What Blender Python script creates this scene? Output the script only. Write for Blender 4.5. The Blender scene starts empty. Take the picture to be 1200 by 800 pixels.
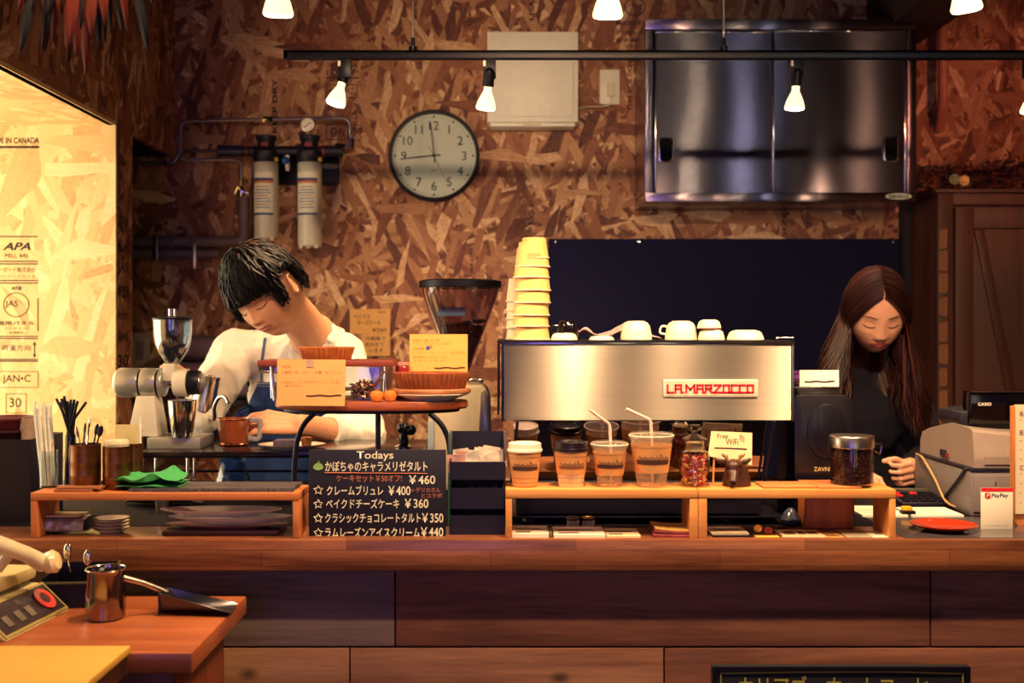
import bpy, bmesh, math, random
from mathutils import Vector, Matrix, noise
from mathutils.bvhtree import BVHTree
random.seed(7)
SC = bpy.context.scene
COL = SC.collection
R = math.radians
# ------------------------------------------------------------------ camera
EYE = 1.386; FPX = 1280.0; CX = 590.0; CY = 385.0
cam_d = bpy.data.cameras.new('camera'); cam = bpy.data.objects.new('camera', cam_d); COL.objects.link(cam)
cam.location = (0, -2.0, EYE); cam.rotation_euler = (R(90), 0, 0)
cam_d.sensor_width = 36.0; cam_d.lens = 36.0*FPX/1200.0
cam_d.shift_x = (600-CX)/1200.0; cam_d.shift_y = -(400-CY)/1200.0
cam_d.dof.use_dof = True; cam_d.dof.focus_distance = 2.25; cam_d.dof.aperture_fstop = 4.0
cam_d.clip_start = 0.05
SC.camera = cam
# ------------------------------------------------------------------ view
SC.view_settings.view_transform = 'Standard'; SC.view_settings.look = 'None'
SC.view_settings.gamma = 1.0; SC.view_settings.use_curve_mapping = False
SC.view_settings.exposure = 0.0
# ------------------------------------------------------------------ world and large lights
W = bpy.data.worlds.new('world'); SC.world = W; W.use_nodes = True
W.node_tree.nodes['Background'].inputs[0].default_value = (0.22, 0.20, 0.75, 1)
W.node_tree.nodes['Background'].inputs[1].default_value = 0.1
def area(name, loc, rot, sx, sy, col, e):
    l = bpy.data.lights.new(name, 'AREA'); l.shape = 'RECTANGLE'; l.size = sx; l.size_y = sy
    l.color = col; l.energy = e
    o = bpy.data.objects.new(name, l); o.location = loc; o.rotation_euler = rot; COL.objects.link(o); return o
# daylight at the side window (left) and unseen panes added behind the camera for fill and reflections
area('window_daylight', (-1.95, 0.55, 1.45), (0, R(-90), 0), 1.1, 1.5, (1.0, 0.88, 0.60), 27)
for x, w, c, e in ((-1.07, 1.2, (.32, .20, 1.0), 19), (0.42, 0.42, (1.0, .80, .55), 3.5), (1.22, 0.36, (1.0, .84, .58), 3.0)):
    area('added_fill_pane', (x, -4.35, 1.5), (R(90), 0, 0), w, 1.8, c, e)  # unseen fill panes, added for violet shadows and bands on the steel
SPOT = dict(col=(1.0, 0.62, 0.32), back=34.0, front=36.0, near=60.0)

# ------------------------------------------------------------------ helpers
def X(px, d): return (px-CX)*d/FPX
def Z(py, d): return EYE-(py-CY)*d/FPX
def P(px, py, d): return Vector((X(px, d), d-2.0, Z(py, d)))
def lin(c):
    if isinstance(c, str): c = [int(c[i:i+2], 16)/255 for i in (0, 2, 4)]
    return tuple((v/12.92 if v <= 0.04045 else ((v+0.055)/1.055)**2.4) for v in c)+(1,)
MATS = {}
class NT:
    def __init__(s, name):
        s.m = bpy.data.materials.new(name); s.m.use_nodes = True; s.t = s.m.node_tree
        s.b = s.t.nodes['Principled BSDF']; s.out = s.t.nodes['Material Output']
    def n(s, typ, **k):
        o = s.t.nodes.new(typ)
        for a, v in k.items(): setattr(o, a, v)
        return o
    def l(s, a, b): s.t.links.new(a, b)
    def math(s, op, a, b=None, clamp=False):
        o = s.n('ShaderNodeMath', operation=op); o.use_clamp = clamp
        for i, v in enumerate((a, b)):
            if v is None: continue
            if isinstance(v, (int, float)): o.inputs[i].default_value = v
            else: s.l(v, o.inputs[i])
        return o.outputs[0]
    def mix(s, f, a, b):
        o = s.n('ShaderNodeMix', data_type='RGBA')
        for i, v in ((0, f), (6, a), (7, b)):
            if isinstance(v, (int, float)): o.inputs[i].default_value = v
            elif isinstance(v, tuple): o.inputs[i].default_value = v
            else: s.l(v, o.inputs[i])
        return o.outputs[2]
    def ramp(s, f, stops):
        o = s.n('ShaderNodeValToRGB'); e = o.color_ramp.elements
        while len(e) < len(stops): e.new(0.5)
        for el, (p, c) in zip(e, stops): el.position = p; el.color = c
        s.l(f, o.inputs[0]); return o.outputs[0]
    def map(s, scale=(1, 1, 1), rot=(0, 0, 0), loc=(0, 0, 0), src=None):
        if src is None:
            tc = s.n('ShaderNodeTexCoord'); src = tc.outputs['Object']
        o = s.n('ShaderNodeMapping'); o.inputs['Scale'].default_value = scale
        o.inputs['Rotation'].default_value = rot; o.inputs['Location'].default_value = loc
        s.l(src, o.inputs[0]); return o.outputs[0]
    def noise(s, vec, scale, det=4, rough=0.6, dist=0.0):
        o = s.n('ShaderNodeTexNoise'); o.inputs['Scale'].default_value = scale
        o.inputs['Detail'].default_value = det; o.inputs['Roughness'].default_value = rough
        o.inputs['Distortion'].default_value = dist
        s.l(vec, o.inputs['Vector']); return o.outputs[0]
    def bump(s, h, strength, dist=0.002):
        o = s.n('ShaderNodeBump'); o.inputs['Strength'].default_value = strength; o.inputs['Distance'].default_value = dist
        s.l(h, o.inputs['Height']); s.l(o.outputs[0], s.b.inputs['Normal'])
def mat(name, c, rough=0.6, metal=0.0, var=0.12, nscale=30, bump=0.0, coat=0.0, emit=0, trans=0, ior=1.45, spec=0.5, alpha=1.0, sheen=0.0, stretch=(1, 1, 1), sss=0.0):
    if name in MATS: return MATS[name]
    t = NT(name); b = t.b; c = lin(c)
    v = t.map(stretch); nz = t.noise(v, nscale)
    lo = tuple(x*(1-var) for x in c[:3])+(1,); hi = tuple(min(1, x*(1+var)) for x in c[:3])+(1,)
    col = t.ramp(nz, [(0.3, lo), (0.7, hi)])
    t.l(col, b.inputs['Base Color'])
    b.inputs['Roughness'].default_value = rough; b.inputs['Metallic'].default_value = metal
    b.inputs['Coat Weight'].default_value = coat; b.inputs['Coat Roughness'].default_value = 0.1
    b.inputs['Transmission Weight'].default_value = trans; b.inputs['IOR'].default_value = ior
    b.inputs['Specular IOR Level'].default_value = spec; b.inputs['Alpha'].default_value = alpha
    b.inputs['Sheen Weight'].default_value = sheen
    if sss: b.inputs['Subsurface Weight'].default_value = sss; b.inputs['Subsurface Radius'].default_value = (0.012, 0.005, 0.003)
    if emit:
        b.inputs['Emission Color'].default_value = c; b.inputs['Emission Strength'].default_value = emit
    if bump: t.bump(nz, bump)
    MATS[name] = t.m; return t.m
def glass(name, tint='f4f8fa', rough=0.02, shell=0.12, frost=0.0):
    """thin clear wall: mostly transparent, fresnel gloss on top (no refraction needed for thin shells)"""
    if name in MATS: return MATS[name]
    t = NT(name); c = lin(tint)
    tr = t.n('ShaderNodeBsdfTransparent'); tr.inputs[0].default_value = c
    gl = t.n('ShaderNodeBsdfGlossy'); gl.inputs['Roughness'].default_value = rough
    nz = t.noise(t.map(), 8)
    fr = t.n('ShaderNodeLayerWeight'); fr.inputs[0].default_value = 0.5
    f = t.math('ADD', t.math('MULTIPLY', t.math('POWER', fr.outputs['Facing'], 3.5), 0.6), t.math('ADD', shell*0.25, t.math('MULTIPLY', nz, shell*0.3)), True)
    mx = t.n('ShaderNodeMixShader'); t.l(f, mx.inputs[0]); t.l(tr.outputs[0], mx.inputs[1]); t.l(gl.outputs[0], mx.inputs[2])
    if frost:
        df = t.n('ShaderNodeBsdfTranslucent'); df.inputs[0].default_value = c; d2 = t.n('ShaderNodeBsdfDiffuse'); d2.inputs[0].default_value = c
        m2 = t.n('ShaderNodeMixShader'); m2.inputs[0].default_value = .5; t.l(df.outputs[0], m2.inputs[1]); t.l(d2.outputs[0], m2.inputs[2])
        m3 = t.n('ShaderNodeMixShader'); m3.inputs[0].default_value = frost; t.l(mx.outputs[0], m3.inputs[1]); t.l(m2.outputs[0], m3.inputs[2]); mx = m3
    t.l(mx.outputs[0], t.out.inputs[0]); MATS[name] = t.m; return t.m
def wood(name, dark, light, axis=0, rough=0.45, scale=1.0, coat=0.0, bumpy=0.15, stave=0.0, knots=False):
    if name in MATS: return MATS[name]
    t = NT(name); sc = [14, 14, 14]; sc[axis] = 1.1; sc = tuple(v*scale for v in sc)
    v = t.map(sc); n1 = t.noise(v, 2.2, 6, 0.65, 0.6); n2 = t.noise(t.map(tuple(x*5 for x in sc)), 3, 3)
    f = t.math('ADD', t.math('MULTIPLY', n1, 0.75), t.math('MULTIPLY', n2, 0.25))
    col = t.ramp(f, [(0.32, lin(dark)), (0.5, tuple((a+b)/2 for a, b in zip(lin(dark), lin(light)))), (0.68, lin(light))])
    if stave:
        br = t.n('ShaderNodeTexBrick'); br.inputs['Scale'].default_value = 1.0
        br.inputs['Brick Width'].default_value = 0.42; br.inputs['Row Height'].default_value = stave
        br.inputs['Mortar Size'].default_value = 0.0006; br.offset = 0.37
        br.inputs['Color1'].default_value = (0.62, 0.6, 0.6, 1); br.inputs['Color2'].default_value = (1.25, 1.2, 1.15, 1)
        br.inputs['Mortar'].default_value = (0.5, 0.45, 0.4, 1)
        tc = t.n('ShaderNodeTexCoord'); sp = t.n('ShaderNodeSeparateXYZ'); t.l(tc.outputs['Object'], sp.inputs[0])
        cb = t.n('ShaderNodeCombineXYZ'); t.l(sp.outputs[0], cb.inputs[0]); t.l(t.math('ADD', sp.outputs[2], sp.outputs[1]), cb.inputs[1])
        t.l(cb.outputs[0], br.inputs['Vector'])
        mx = t.n('ShaderNodeMix', data_type='RGBA', blend_type='MULTIPLY'); mx.inputs[0].default_value = 1
        t.l(col, mx.inputs[6]); t.l(br.outputs[0], mx.inputs[7]); col = mx.outputs[2]
    if knots:
        vo = t.n('ShaderNodeTexVoronoi'); vo.inputs['Scale'].default_value = 1
        ks = [7, 7, 7]; ks[axis] = 4.2; t.l(t.map(tuple(ks)), vo.inputs['Vector'])
        k = t.ramp(vo.outputs['Distance'], [(0.05, (1, 1, 1, 1)), (0.11, (0, 0, 0, 1))])
        col = t.mix(t.math('MULTIPLY', k, 0.75), col, lin('1c0f12'))
    t.l(col, t.b.inputs['Base Color']); t.b.inputs['Roughness'].default_value = rough
    t.b.inputs['Coat Weight'].default_value = coat; t.b.inputs['Coat Roughness'].default_value = 0.18
    if bumpy: t.bump(f, bumpy)
    MATS[name] = t.m; return t.m
def osb(name, plane='xz', bright=1.0, size=0.62, pale=False):
    if name in MATS: return MATS[name]
    t = NT(name); tc = t.n('ShaderNodeTexCoord'); sp = t.n('ShaderNodeSeparateXYZ'); t.l(tc.outputs['Object'], sp.inputs[0])
    cb = t.n('ShaderNodeCombineXYZ'); ii = {'x': 0, 'y': 1, 'z': 2}
    t.l(sp.outputs[ii[plane[0]]], cb.inputs[0]); t.l(sp.outputs[ii[plane[1]]], cb.inputs[1])
    nd = t.n('ShaderNodeTexNoise'); nd.inputs['Scale'].default_value = 12; nd.inputs['Detail'].default_value = 3; t.l(cb.outputs[0], nd.inputs['Vector'])
    w = t.n('ShaderNodeVectorMath', operation='MULTIPLY_ADD'); t.l(nd.outputs['Color'], w.inputs[0]); w.inputs[1].default_value = (0.012,)*3; t.l(cb.outputs[0], w.inputs[2])
    base = w.outputs[0]
    tone = t.math('MULTIPLY', t.noise(t.map((40, 14, 1), (0, 0, 0.6), src=base), 1.6, 4), 1.0)
    layers = [(15, 34, 9, 0.35), (-50, 26, 8, 0.45), (80, 30, 8, 0.5), (40, 22, 6.5, 0.55), (-20, 20, 5.5, 0.6), (105, 18, 5.5, 0.66), (62, 15, 4.6, 0.72), (-72, 13, 4.2, 0.78), (5, 11, 4.0, 0.86)]
    for i, (a, sw, sl, th) in enumerate(layers):
        m1 = t.map((1, 1, 1), (0, 0, R(a)), (3.1*i, 1.7*i, 0), src=base)
        m = t.map((sl/size, sw*1.5/size, 1), src=m1)
        v = t.n('ShaderNodeTexVoronoi'); v.voronoi_dimensions = '2D'; v.inputs['Scale'].default_value = 1.0; v.inputs['Randomness'].default_value = 0.95
        t.l(m, v.inputs['Vector'])
        s2 = t.n('ShaderNodeSeparateColor'); t.l(v.outputs['Color'], s2.inputs[0])
        g = t.noise(t.map((8, 150, 1), (0, 0, 0), src=m1), 1.2, 2)
        tn = t.math('ADD', t.math('MULTIPLY', s2.outputs[1], 0.72), t.math('MULTIPLY', g, 0.34))
        mask = t.math('GREATER_THAN', s2.outputs[0], th)
        mm = t.n('ShaderNodeMix', data_type='FLOAT'); t.l(mask, mm.inputs[0]); t.l(tone, mm.inputs[2]); t.l(tn, mm.inputs[3]); tone = mm.outputs[0]
    k = bright
    tone = t.math('ADD', tone, t.math('MULTIPLY', t.math('SUBTRACT', t.noise(t.map((1, 1, 1), src=base), 70, 4, .7), .5), .38))
    def c(*v): return tuple(min(1, q*k) for q in v)+(1,)
    col = t.ramp(tone, [(0.12, c(.06, .014, .012)), (0.27, c(.17, .045, .026)), (0.42, c(.29, .105, .052)), (0.60, c(.38, .165, .085)), (0.78, c(.52, .27, .14)), (0.95, c(.84, .58, .36))])
    if pale: col = t.ramp(tone, [(0.02, c(.42, .20, .08)), (0.2, c(.62, .38, .16)), (0.45, c(.72, .50, .22)), (0.75, c(.80, .58, .28)), (0.97, c(.90, .72, .42))])  # paler copy for jamb and soffit: window daylight put into the colour
    t.l(col, t.b.inputs['Base Color']); t.b.inputs['Roughness'].default_value = 0.62
    t.bump(tone, 0.35, 0.002)
    MATS[name] = t.m; return t.m
def brushed(name, c='b9b3ac', rough=0.28, aniso=0.85, rot=0.25, streak=(.5, .5, 60)):
    if name in MATS: return MATS[name]
    t = NT(name); nz = t.noise(t.map(streak), 12, 3); cc = lin(c)
    t.l(t.ramp(nz, [(0.3, tuple(v*0.9 for v in cc[:3])+(1,)), (0.7, cc)]), t.b.inputs['Base Color'])
    t.b.inputs['Metallic'].default_value = 1.0
    rr = t.math('ADD', t.math('MULTIPLY', nz, 0.08), rough-0.04); t.l(rr, t.b.inputs['Roughness'])
    t.b.inputs['Anisotropic'].default_value = aniso; t.b.inputs['Anisotropic Rotation'].default_value = rot
    tg = t.n('ShaderNodeTangent', direction_type='RADIAL', axis='Z'); t.l(tg.outputs[0], t.b.inputs['Tangent'])
    MATS[name] = t.m; return t.m

class MB:
    def __init__(s): s.bm = bmesh.new(); s.mi = 0
    def _f(s, vs):
        try: f = s.bm.faces.new(vs)
        except ValueError: return None
        f.material_index = s.mi; return f
    def box(s, x0, x1, y0, y1, z0, z1, M=None):
        co = [(x, y, z) for z in (z0, z1) for y in (y0, y1) for x in (x0, x1)]
        v = [s.bm.verts.new((M @ Vector(c)) if M else c) for c in co]
        for q in ((0, 2, 3, 1), (4, 5, 7, 6), (0, 1, 5, 4), (2, 6, 7, 3), (0, 4, 6, 2), (1, 3, 7, 5)): s._f([v[i] for i in q])
        return s
    def hexa(s, bot, top):
        v = [s.bm.verts.new(c) for c in list(bot)+list(top)]
        s._f([v[3], v[2], v[1], v[0]]); s._f(v[4:8])
        for i in range(4): s._f([v[i], v[(i+1) % 4], v[4+(i+1) % 4], v[4+i]])
        return s
    def prism(s, poly, y0, y1, M=None):
        """poly in (x,z), extruded along y"""
        a = [s.bm.verts.new((M @ Vector((x, y0, z))) if M else (x, y0, z)) for x, z in poly]
        b = [s.bm.verts.new((M @ Vector((x, y1, z))) if M else (x, y1, z)) for x, z in poly]
        s._f(a); s._f(b[::-1]); n = len(a)
        for i in range(n): s._f([a[(i+1) % n], a[i], b[i], b[(i+1) % n]])
        return s
    def lathe(s, prof, c=(0, 0, 0), seg=28, M=None, flute=0, fa=0.0, caps=True):
        c = Vector(c); rings = []
        for r, z in prof:
            ring = []
            for i in range(seg):
                a = 2*math.pi*i/seg; rr = r
                if flute: rr = r*(1+fa*math.cos(flute*a))
                p = Vector((rr*math.cos(a), rr*math.sin(a), z))
                if M: p = M @ p
                ring.append(s.bm.verts.new(p+c))
            rings.append(ring)
        for k in range(len(rings)-1):
            for i in range(seg):
                j = (i+1) % seg; s._f([rings[k][i], rings[k][j], rings[k+1][j], rings[k+1][i]])
        if caps:
            if prof[0][0] > 1e-6: s._f(rings[0][::-1])
            if prof[-1][0] > 1e-6: s._f(rings[-1])
        return s
    def cyl(s, p0, p1, r0, r1=None, seg=20):
        p0 = Vector(p0); p1 = Vector(p1); r1 = r0 if r1 is None else r1
        q = (p1-p0).to_track_quat('Z', 'Y').to_matrix().to_4x4(); L = (p1-p0).length
        return s.lathe([(r0, 0), (r1, L)], p0, seg, q)
    def tube(s, pts, r, seg=8, closed=False, flat=1.0, up=None):
        pts = [Vector(p) for p in pts]; n = len(pts); rings = []
        rad = r if isinstance(r, (list, tuple)) else [r]*n
        pu = up and Vector(up)
        for i, p in enumerate(pts):
            a = pts[(i-1) % n] if (closed or i > 0) else p; b = pts[(i+1) % n] if (closed or i < n-1) else p
            t = (b-a)
            if t.length < 1e-9: t = Vector((0, 0, 1))
            t.normalize()
            if pu is None: pu = Vector((0, 0, 1)) if abs(t.z) < 0.9 else Vector((1, 0, 0))
            sd = t.cross(pu)
            if sd.length < 1e-6: sd = t.orthogonal()
            sd.normalize(); u = sd.cross(t).normalized(); pu = u if up is None else Vector(up)
            rings.append([s.bm.verts.new(p+(sd*math.cos(2*math.pi*k/seg)+u*math.sin(2*math.pi*k/seg)*flat)*rad[i]) for k in range(seg)])
        m = n if closed else n-1
        for i in range(m):
            A = rings[i]; B = rings[(i+1) % n]
            for k in range(seg): s._f([A[k], A[(k+1) % seg], B[(k+1) % seg], B[k]])
        if not closed: s._f(rings[0][::-1]); s._f(rings[-1])
        return s
    def ball(s, c, r, seg=12, sc=(1, 1, 1), M=None):
        rings = max(5, seg//2); prof = []
        for i in range(rings+1):
            a = -math.pi/2+math.pi*i/rings; prof.append((max(1e-5, r*math.cos(a)), r*math.sin(a)))
        S = Matrix.Diagonal((sc[0], sc[1], sc[2], 1)); return s.lathe(prof, c, seg, (M @ S) if M else S)
    def rcone(s, p0, r0, p1, r1, seg=16):
        s.cyl(p0, p1, r0, r1, seg); s.ball(p0, r0, seg); s.ball(p1, r1, seg); return s
    def grid(s, fn, nu, nv, closed_u=False):
        V = [[s.bm.verts.new(fn(i/(nu if closed_u else nu-1), j/(nv-1))) for i in range(nu)] for j in range(nv)]
        for j in range(nv-1):
            for i in range(nu if closed_u else nu-1):
                k = (i+1) % nu; s._f([V[j][i], V[j][k], V[j+1][k], V[j+1][i]])
        return s
    def build(s, name, mats, parent=None, bevel=0.0, smooth=38, solid=0.0, rot=None, world=True, seg=2):
        bm = s.bm
        bmesh.ops.recalc_face_normals(bm, faces=bm.faces)
        if bevel:
            es = [e for e in bm.edges if len(e.link_faces) == 2 and e.calc_face_angle(0) > R(30)]
            bmesh.ops.bevel(bm, geom=es, offset=bevel, segments=seg, affect='EDGES', profile=0.5)
        for f in bm.faces: f.smooth = True
        for e in bm.edges:
            if len(e.link_faces) != 2 or e.calc_face_angle(0) > R(smooth): e.smooth = False
        if parent is not None and world:
            off = parent.matrix_world.inverted() if parent.get('_rot') else Matrix.Translation(-root_loc(parent))
            bmesh.ops.transform(bm, matrix=off, verts=bm.verts)
        me = bpy.data.meshes.new(name); bm.to_mesh(me); bm.free()
        for m in (mats if isinstance(mats, (list, tuple)) else [mats]): me.materials.append(m)
        o = bpy.data.objects.new(name, me); COL.objects.link(o)
        if solid: md = o.modifiers.new('thickness', 'SOLIDIFY'); md.thickness = abs(solid); md.offset = 0.0 if solid > 0 else -1.0
        if parent is not None: o.parent = parent
        return o
def root_loc(o):
    l = Vector((0, 0, 0))
    while o is not None: l += o.location; o = o.parent
    return l
def thing(name, label, cat, loc=(0, 0, 0), rotz=0.0, group=None):
    o = bpy.data.objects.new(name, None); COL.objects.link(o); o.location = loc; o.rotation_euler = (0, 0, rotz)
    o.empty_display_size = 0.05; o['label'] = label; o['category'] = cat
    if group: o['group'] = group
    return o
def tag(o, label, cat, group=None, kind=None):
    o['label'] = label; o['category'] = cat
    if group: o['group'] = group
    if kind: o['kind'] = kind
    return o
def centre(o):
    """put a single-mesh thing's origin at its base centre"""
    v = [x.co for x in o.data.vertices]
    c = Vector(((min(p.x for p in v)+max(p.x for p in v))/2, (min(p.y for p in v)+max(p.y for p in v))/2, min(p.z for p in v)))
    o.data.transform(Matrix.Translation(-c)); o.location = o.location+c; return o
def struct(o): o['kind'] = 'structure'; return o
def dup(root, loc, rotz=0.0, label=None, group=None):
    r = root.copy(); COL.objects.link(r); r.location = loc; r.rotation_euler = (0, 0, rotz)
    if label: r['label'] = label
    if group: r['group'] = group
    def kids(a, b):
        for ch in list(a.children):
            c = ch.copy(); COL.objects.link(c); c.parent = b; kids(ch, c)
    kids(root, r); return r
FACE = Matrix(((1, 0, 0, 0), (0, 0, -1, 0), (0, 1, 0, 0), (0, 0, 0, 1)))   # text plane -> upright, facing -Y
def text(s, box, y, m, parent, name='lettering', bold=0.0, M=None, ext=0.0004, shear=0.0, keep=False):
    """box = (x0, x1, z0, z1) in the plane; fits the string into it. M overrides the plane matrix."""
    cu = bpy.data.curves.new('t', 'FONT'); cu.body = s; cu.size = 1.0; cu.extrude = 0.0; cu.offset = bold; cu.shear = shear
    cu.resolution_u = 3
    o = bpy.data.objects.new('t', cu); COL.objects.link(o)
    dg = bpy.context.evaluated_depsgraph_get(); me = bpy.data.meshes.new_from_object(o.evaluated_get(dg))
    bpy.data.objects.remove(o); bpy.data.curves.remove(cu)
    if not me.vertices: return None
    xs = [v.co.x for v in me.vertices]; ys = [v.co.y for v in me.vertices]
    x0, x1, z0, z1 = box
    if keep:
        w = (max(xs)-min(xs))*(z1-z0)/max(1e-6, max(ys)-min(ys)); xm = (x0+x1)/2; x0, x1 = xm-w/2, xm+w/2
    sx = (x1-x0)/max(1e-6, max(xs)-min(xs)); sy = (z1-z0)/max(1e-6, max(ys)-min(ys))
    if keep: sx = sy = min(sx, sy)
    for v in me.vertices: v.co = Vector((x0+(v.co.x-min(xs))*sx, z0+(v.co.y-min(ys))*sy, 0))
    T = M if M else (Matrix.Translation((0, y, 0)) @ FACE)
    me.transform(T)
    if parent is not None: me.transform(Matrix.Translation(-root_loc(parent)))
    me.materials.append(m); me.name = name
    t = bpy.data.objects.new(name, me); COL.objects.link(t); t.parent = parent; return t
def ptext(s, px0, px1, py0, py1, d, m, parent, **k):
    return text(s, (X(px0, d), X(px1, d), Z(py1, d), Z(py0, d)), d-2.0, m, parent, **k)
# ------------------------------------------------------------------ shared materials
M_black = mat('black_metal', '100e1e', 0.4, 0.3, var=0.1)
M_blackpl = mat('black_plastic', '121024', 0.5, var=0.1, nscale=60)
M_navy = mat('navy_chalkboard_paint', '0a0936', 0.95, var=0.12, nscale=6)
M_white = mat('white_enamel', 'ece8dc', 0.4, var=0.04)
M_cream = mat('cream_paint', 'd8cfae', 0.45, var=0.05)
M_steel = brushed('brushed_steel', '80788a', 0.24, 1.0)
M_chrome = mat('chrome', 'd8d4d0', 0.12, 1.0, var=0.03)
M_steelp = mat('satin_steel', 'b8b2ac', 0.28, 1.0, var=0.06)
M_osb = osb('osb_wall', 'xz'); M_osbs = osb('osb_side', 'yz'); M_osbj = osb('osb_jamb_lit', 'xz', 1.1, 0.8, True); M_osbt = osb('osb_soffit_lit', 'xy', 1.1, .8, True)
M_ink = mat('black_stamp_ink', '2a1c22', 0.8)
M_inkw = mat('faded_wall_ink', '38202a', 0.8)
M_chalk = mat('cream_chalk_marker', 'f0ecd0', 0.8, var=0.08)
M_chalkr = mat('terracotta_chalk_marker', 'b8704c', 0.8, var=0.1)
M_chalkg = mat('green_chalk_marker', '8fb86a', 0.8, var=0.1)
M_chalky = mat('yellow_chalk_marker', 'b8b052', 0.8, var=0.1)
M_kraft = mat('kraft_card', 'd8a468', 0.75, var=0.05)
M_kraftt = mat('kraft_text_ink', 'a0683c', 0.8)
M_brownink = mat('brown_marker', '4c2a20', 0.8)
M_paper = mat('white_paper', 'f0ead8', 0.7, var=0.03)
M_counter = wood('counter_wood', '5e3020', 'a06844', 0, 0.35, 1.0, coat=0.25, stave=0.029)
M_riser = wood('pine_riser', 'c87c3c', 'e8a860', 0, 0.5, 0.6)
M_riserl = wood('reddish_riser', 'b06030', 'd48850', 0, 0.5, 0.6)
M_plank = wood('plank_brown', '563028', 'b4785a', 0, 0.65, 0.5, knots=True, bumpy=0.4)
M_plankd = wood('plank_weathered', '523a3e', 'aa928c', 0, 0.75, 0.5, knots=True, bumpy=0.5)
M_plankl = wood('plank_light', '7e4c3c', 'd09a74', 0, 0.65, 0.5, knots=True, bumpy=0.4)
M_darkwood = wood('dark_door_wood', '2c1410', '5a2c1c', 2, 0.55, 0.6)
M_table = wood('table_red_wood', '8c4426', 'bc6e44', 0, 0.35, 0.6, coat=0.2)
M_dark = mat('dark_paint', '1a1220', 0.8, var=0.2, nscale=5)
# ------------------------------------------------------------------ room shell
def sbox(name, m, *b, bevel=0): return struct(MB().box(*b).build(name, m, bevel=bevel))
XL = -1.203; YB = 2.0; CZ = 2.78
sbox('floor', wood('floor_boards', '3a2418', '5e3e28', 1, 0.6, 0.4), -3.0, 3.2, -4.6, 2.1, -0.05, 0)
sbox('ceiling', M_dark, -3.0, 3.2, -4.6, 2.1, CZ, CZ+0.08)
wall_b = sbox('wall_back', M_osb, -2.2, 2.42, YB, YB+0.1, 0, CZ)
YJ = 1.377; YA = 1.54; ZT = 2.015
# side wall with the window opening (Y 0.1..YJ) and the alcove opening (YA..YB)
w = MB(); w.box(XL-0.02, XL, -4.5, YB, ZT, CZ); w.box(XL-0.02, XL, YJ+0.001, YA, 0, ZT); w.box(XL-0.02, XL, -4.5, -0.3, 0, ZT); w.box(XL-0.02, XL, -0.3, YJ, 0, 0.85)
wall_l = struct(w.build('wall_left', M_osbs))
jamb = sbox('wall_window_jamb', M_osbj, -2.0, XL+0.004, YJ, YJ+0.012, 0.85, ZT)
sbox('trim_window_head', M_osbt, -2.0, XL+0.003, -0.3, YJ, ZT, ZT+0.012)
sbox('trim_window_near_jamb', M_osbj, -2.0, XL-0.02, -0.312, -0.3, 0.85, ZT)
sbox('trim_window_ledge', M_osbt, -2.0, XL-0.02, -0.3, YJ, 0.838, 0.85)
wf = MB()
for a, b, c, d in ((-0.3, YJ, 0.85, 0.9), (-0.3, YJ, ZT-0.05, ZT), (-0.3, -0.25, 0.9, ZT-0.05), (YJ-0.05, YJ, 0.9, ZT-0.05), (0.52, 0.56, 0.9, ZT-0.05)): wf.box(-2.04, -2.0, a, b, c, d)
win = struct(wf.build('window_1', M_white))
struct(MB().box(-2.022, -2.018, -0.25, YJ-0.05, 0.9, ZT-0.05).build('window_pane', glass('window_glass'), win))
# alcove beyond the jamb
a = MB(); a.box(-2.2, XL-0.02, YA-0.012, YA, 0, ZT); a.box(-2.2, XL-0.02, YA-0.012, YB, ZT, ZT+0.012); a.box(-2.21, -2.2, YA-0.012, YB, 0, ZT+0.012)
struct(a.build('wall_alcove', M_dark))
sbox('wall_right', M_osbs, 2.4, 2.42, -4.5, YB, 0, CZ)
# wall behind the viewer; its unseen window is added for cool fill
a = MB(); a.box(-3, 3.2, -4.6, -4.5, 0, 0.5); a.box(-3, 3.2, -4.6, -4.5, 2.5, CZ); a.box(-3, -1.75, -4.6, -4.5, 0.5, 2.5); a.box(2.35, 3.2, -4.6, -4.5, 0.5, 2.5)
struct(a.build('wall_front', M_dark))
a = MB(); a.box(-1.75, 2.35, -4.58, -4.53, 0.5, 0.56); a.box(-1.75, 2.35, -4.58, -4.53, 2.44, 2.5)
for x in (-1.75, -0.4, 0.95, 2.29): a.box(x, x+0.06, -4.58, -4.53, 0.56, 2.44)
win2 = struct(a.build('window_added', M_black)); struct(MB().box(-1.7, 2.3, -4.556, -4.552, 0.56, 2.44).build('window_pane', MATS['window_glass'], win2))  # unseen window, added to let cool fill in from behind
sbox('trim_ceiling_beam', wood('beam_wood', '1c0e10', '3a1c16', 1, 0.7, 0.5), 1.33, 1.52, -4.4, YB, 2.43, CZ)

sbox('trim_dark_gap', M_dark, 1.447, 1.477, 1.95, 1.999, 0, 1.84)  # added dark strip standing in for the dark recess beside the cupboard
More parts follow.
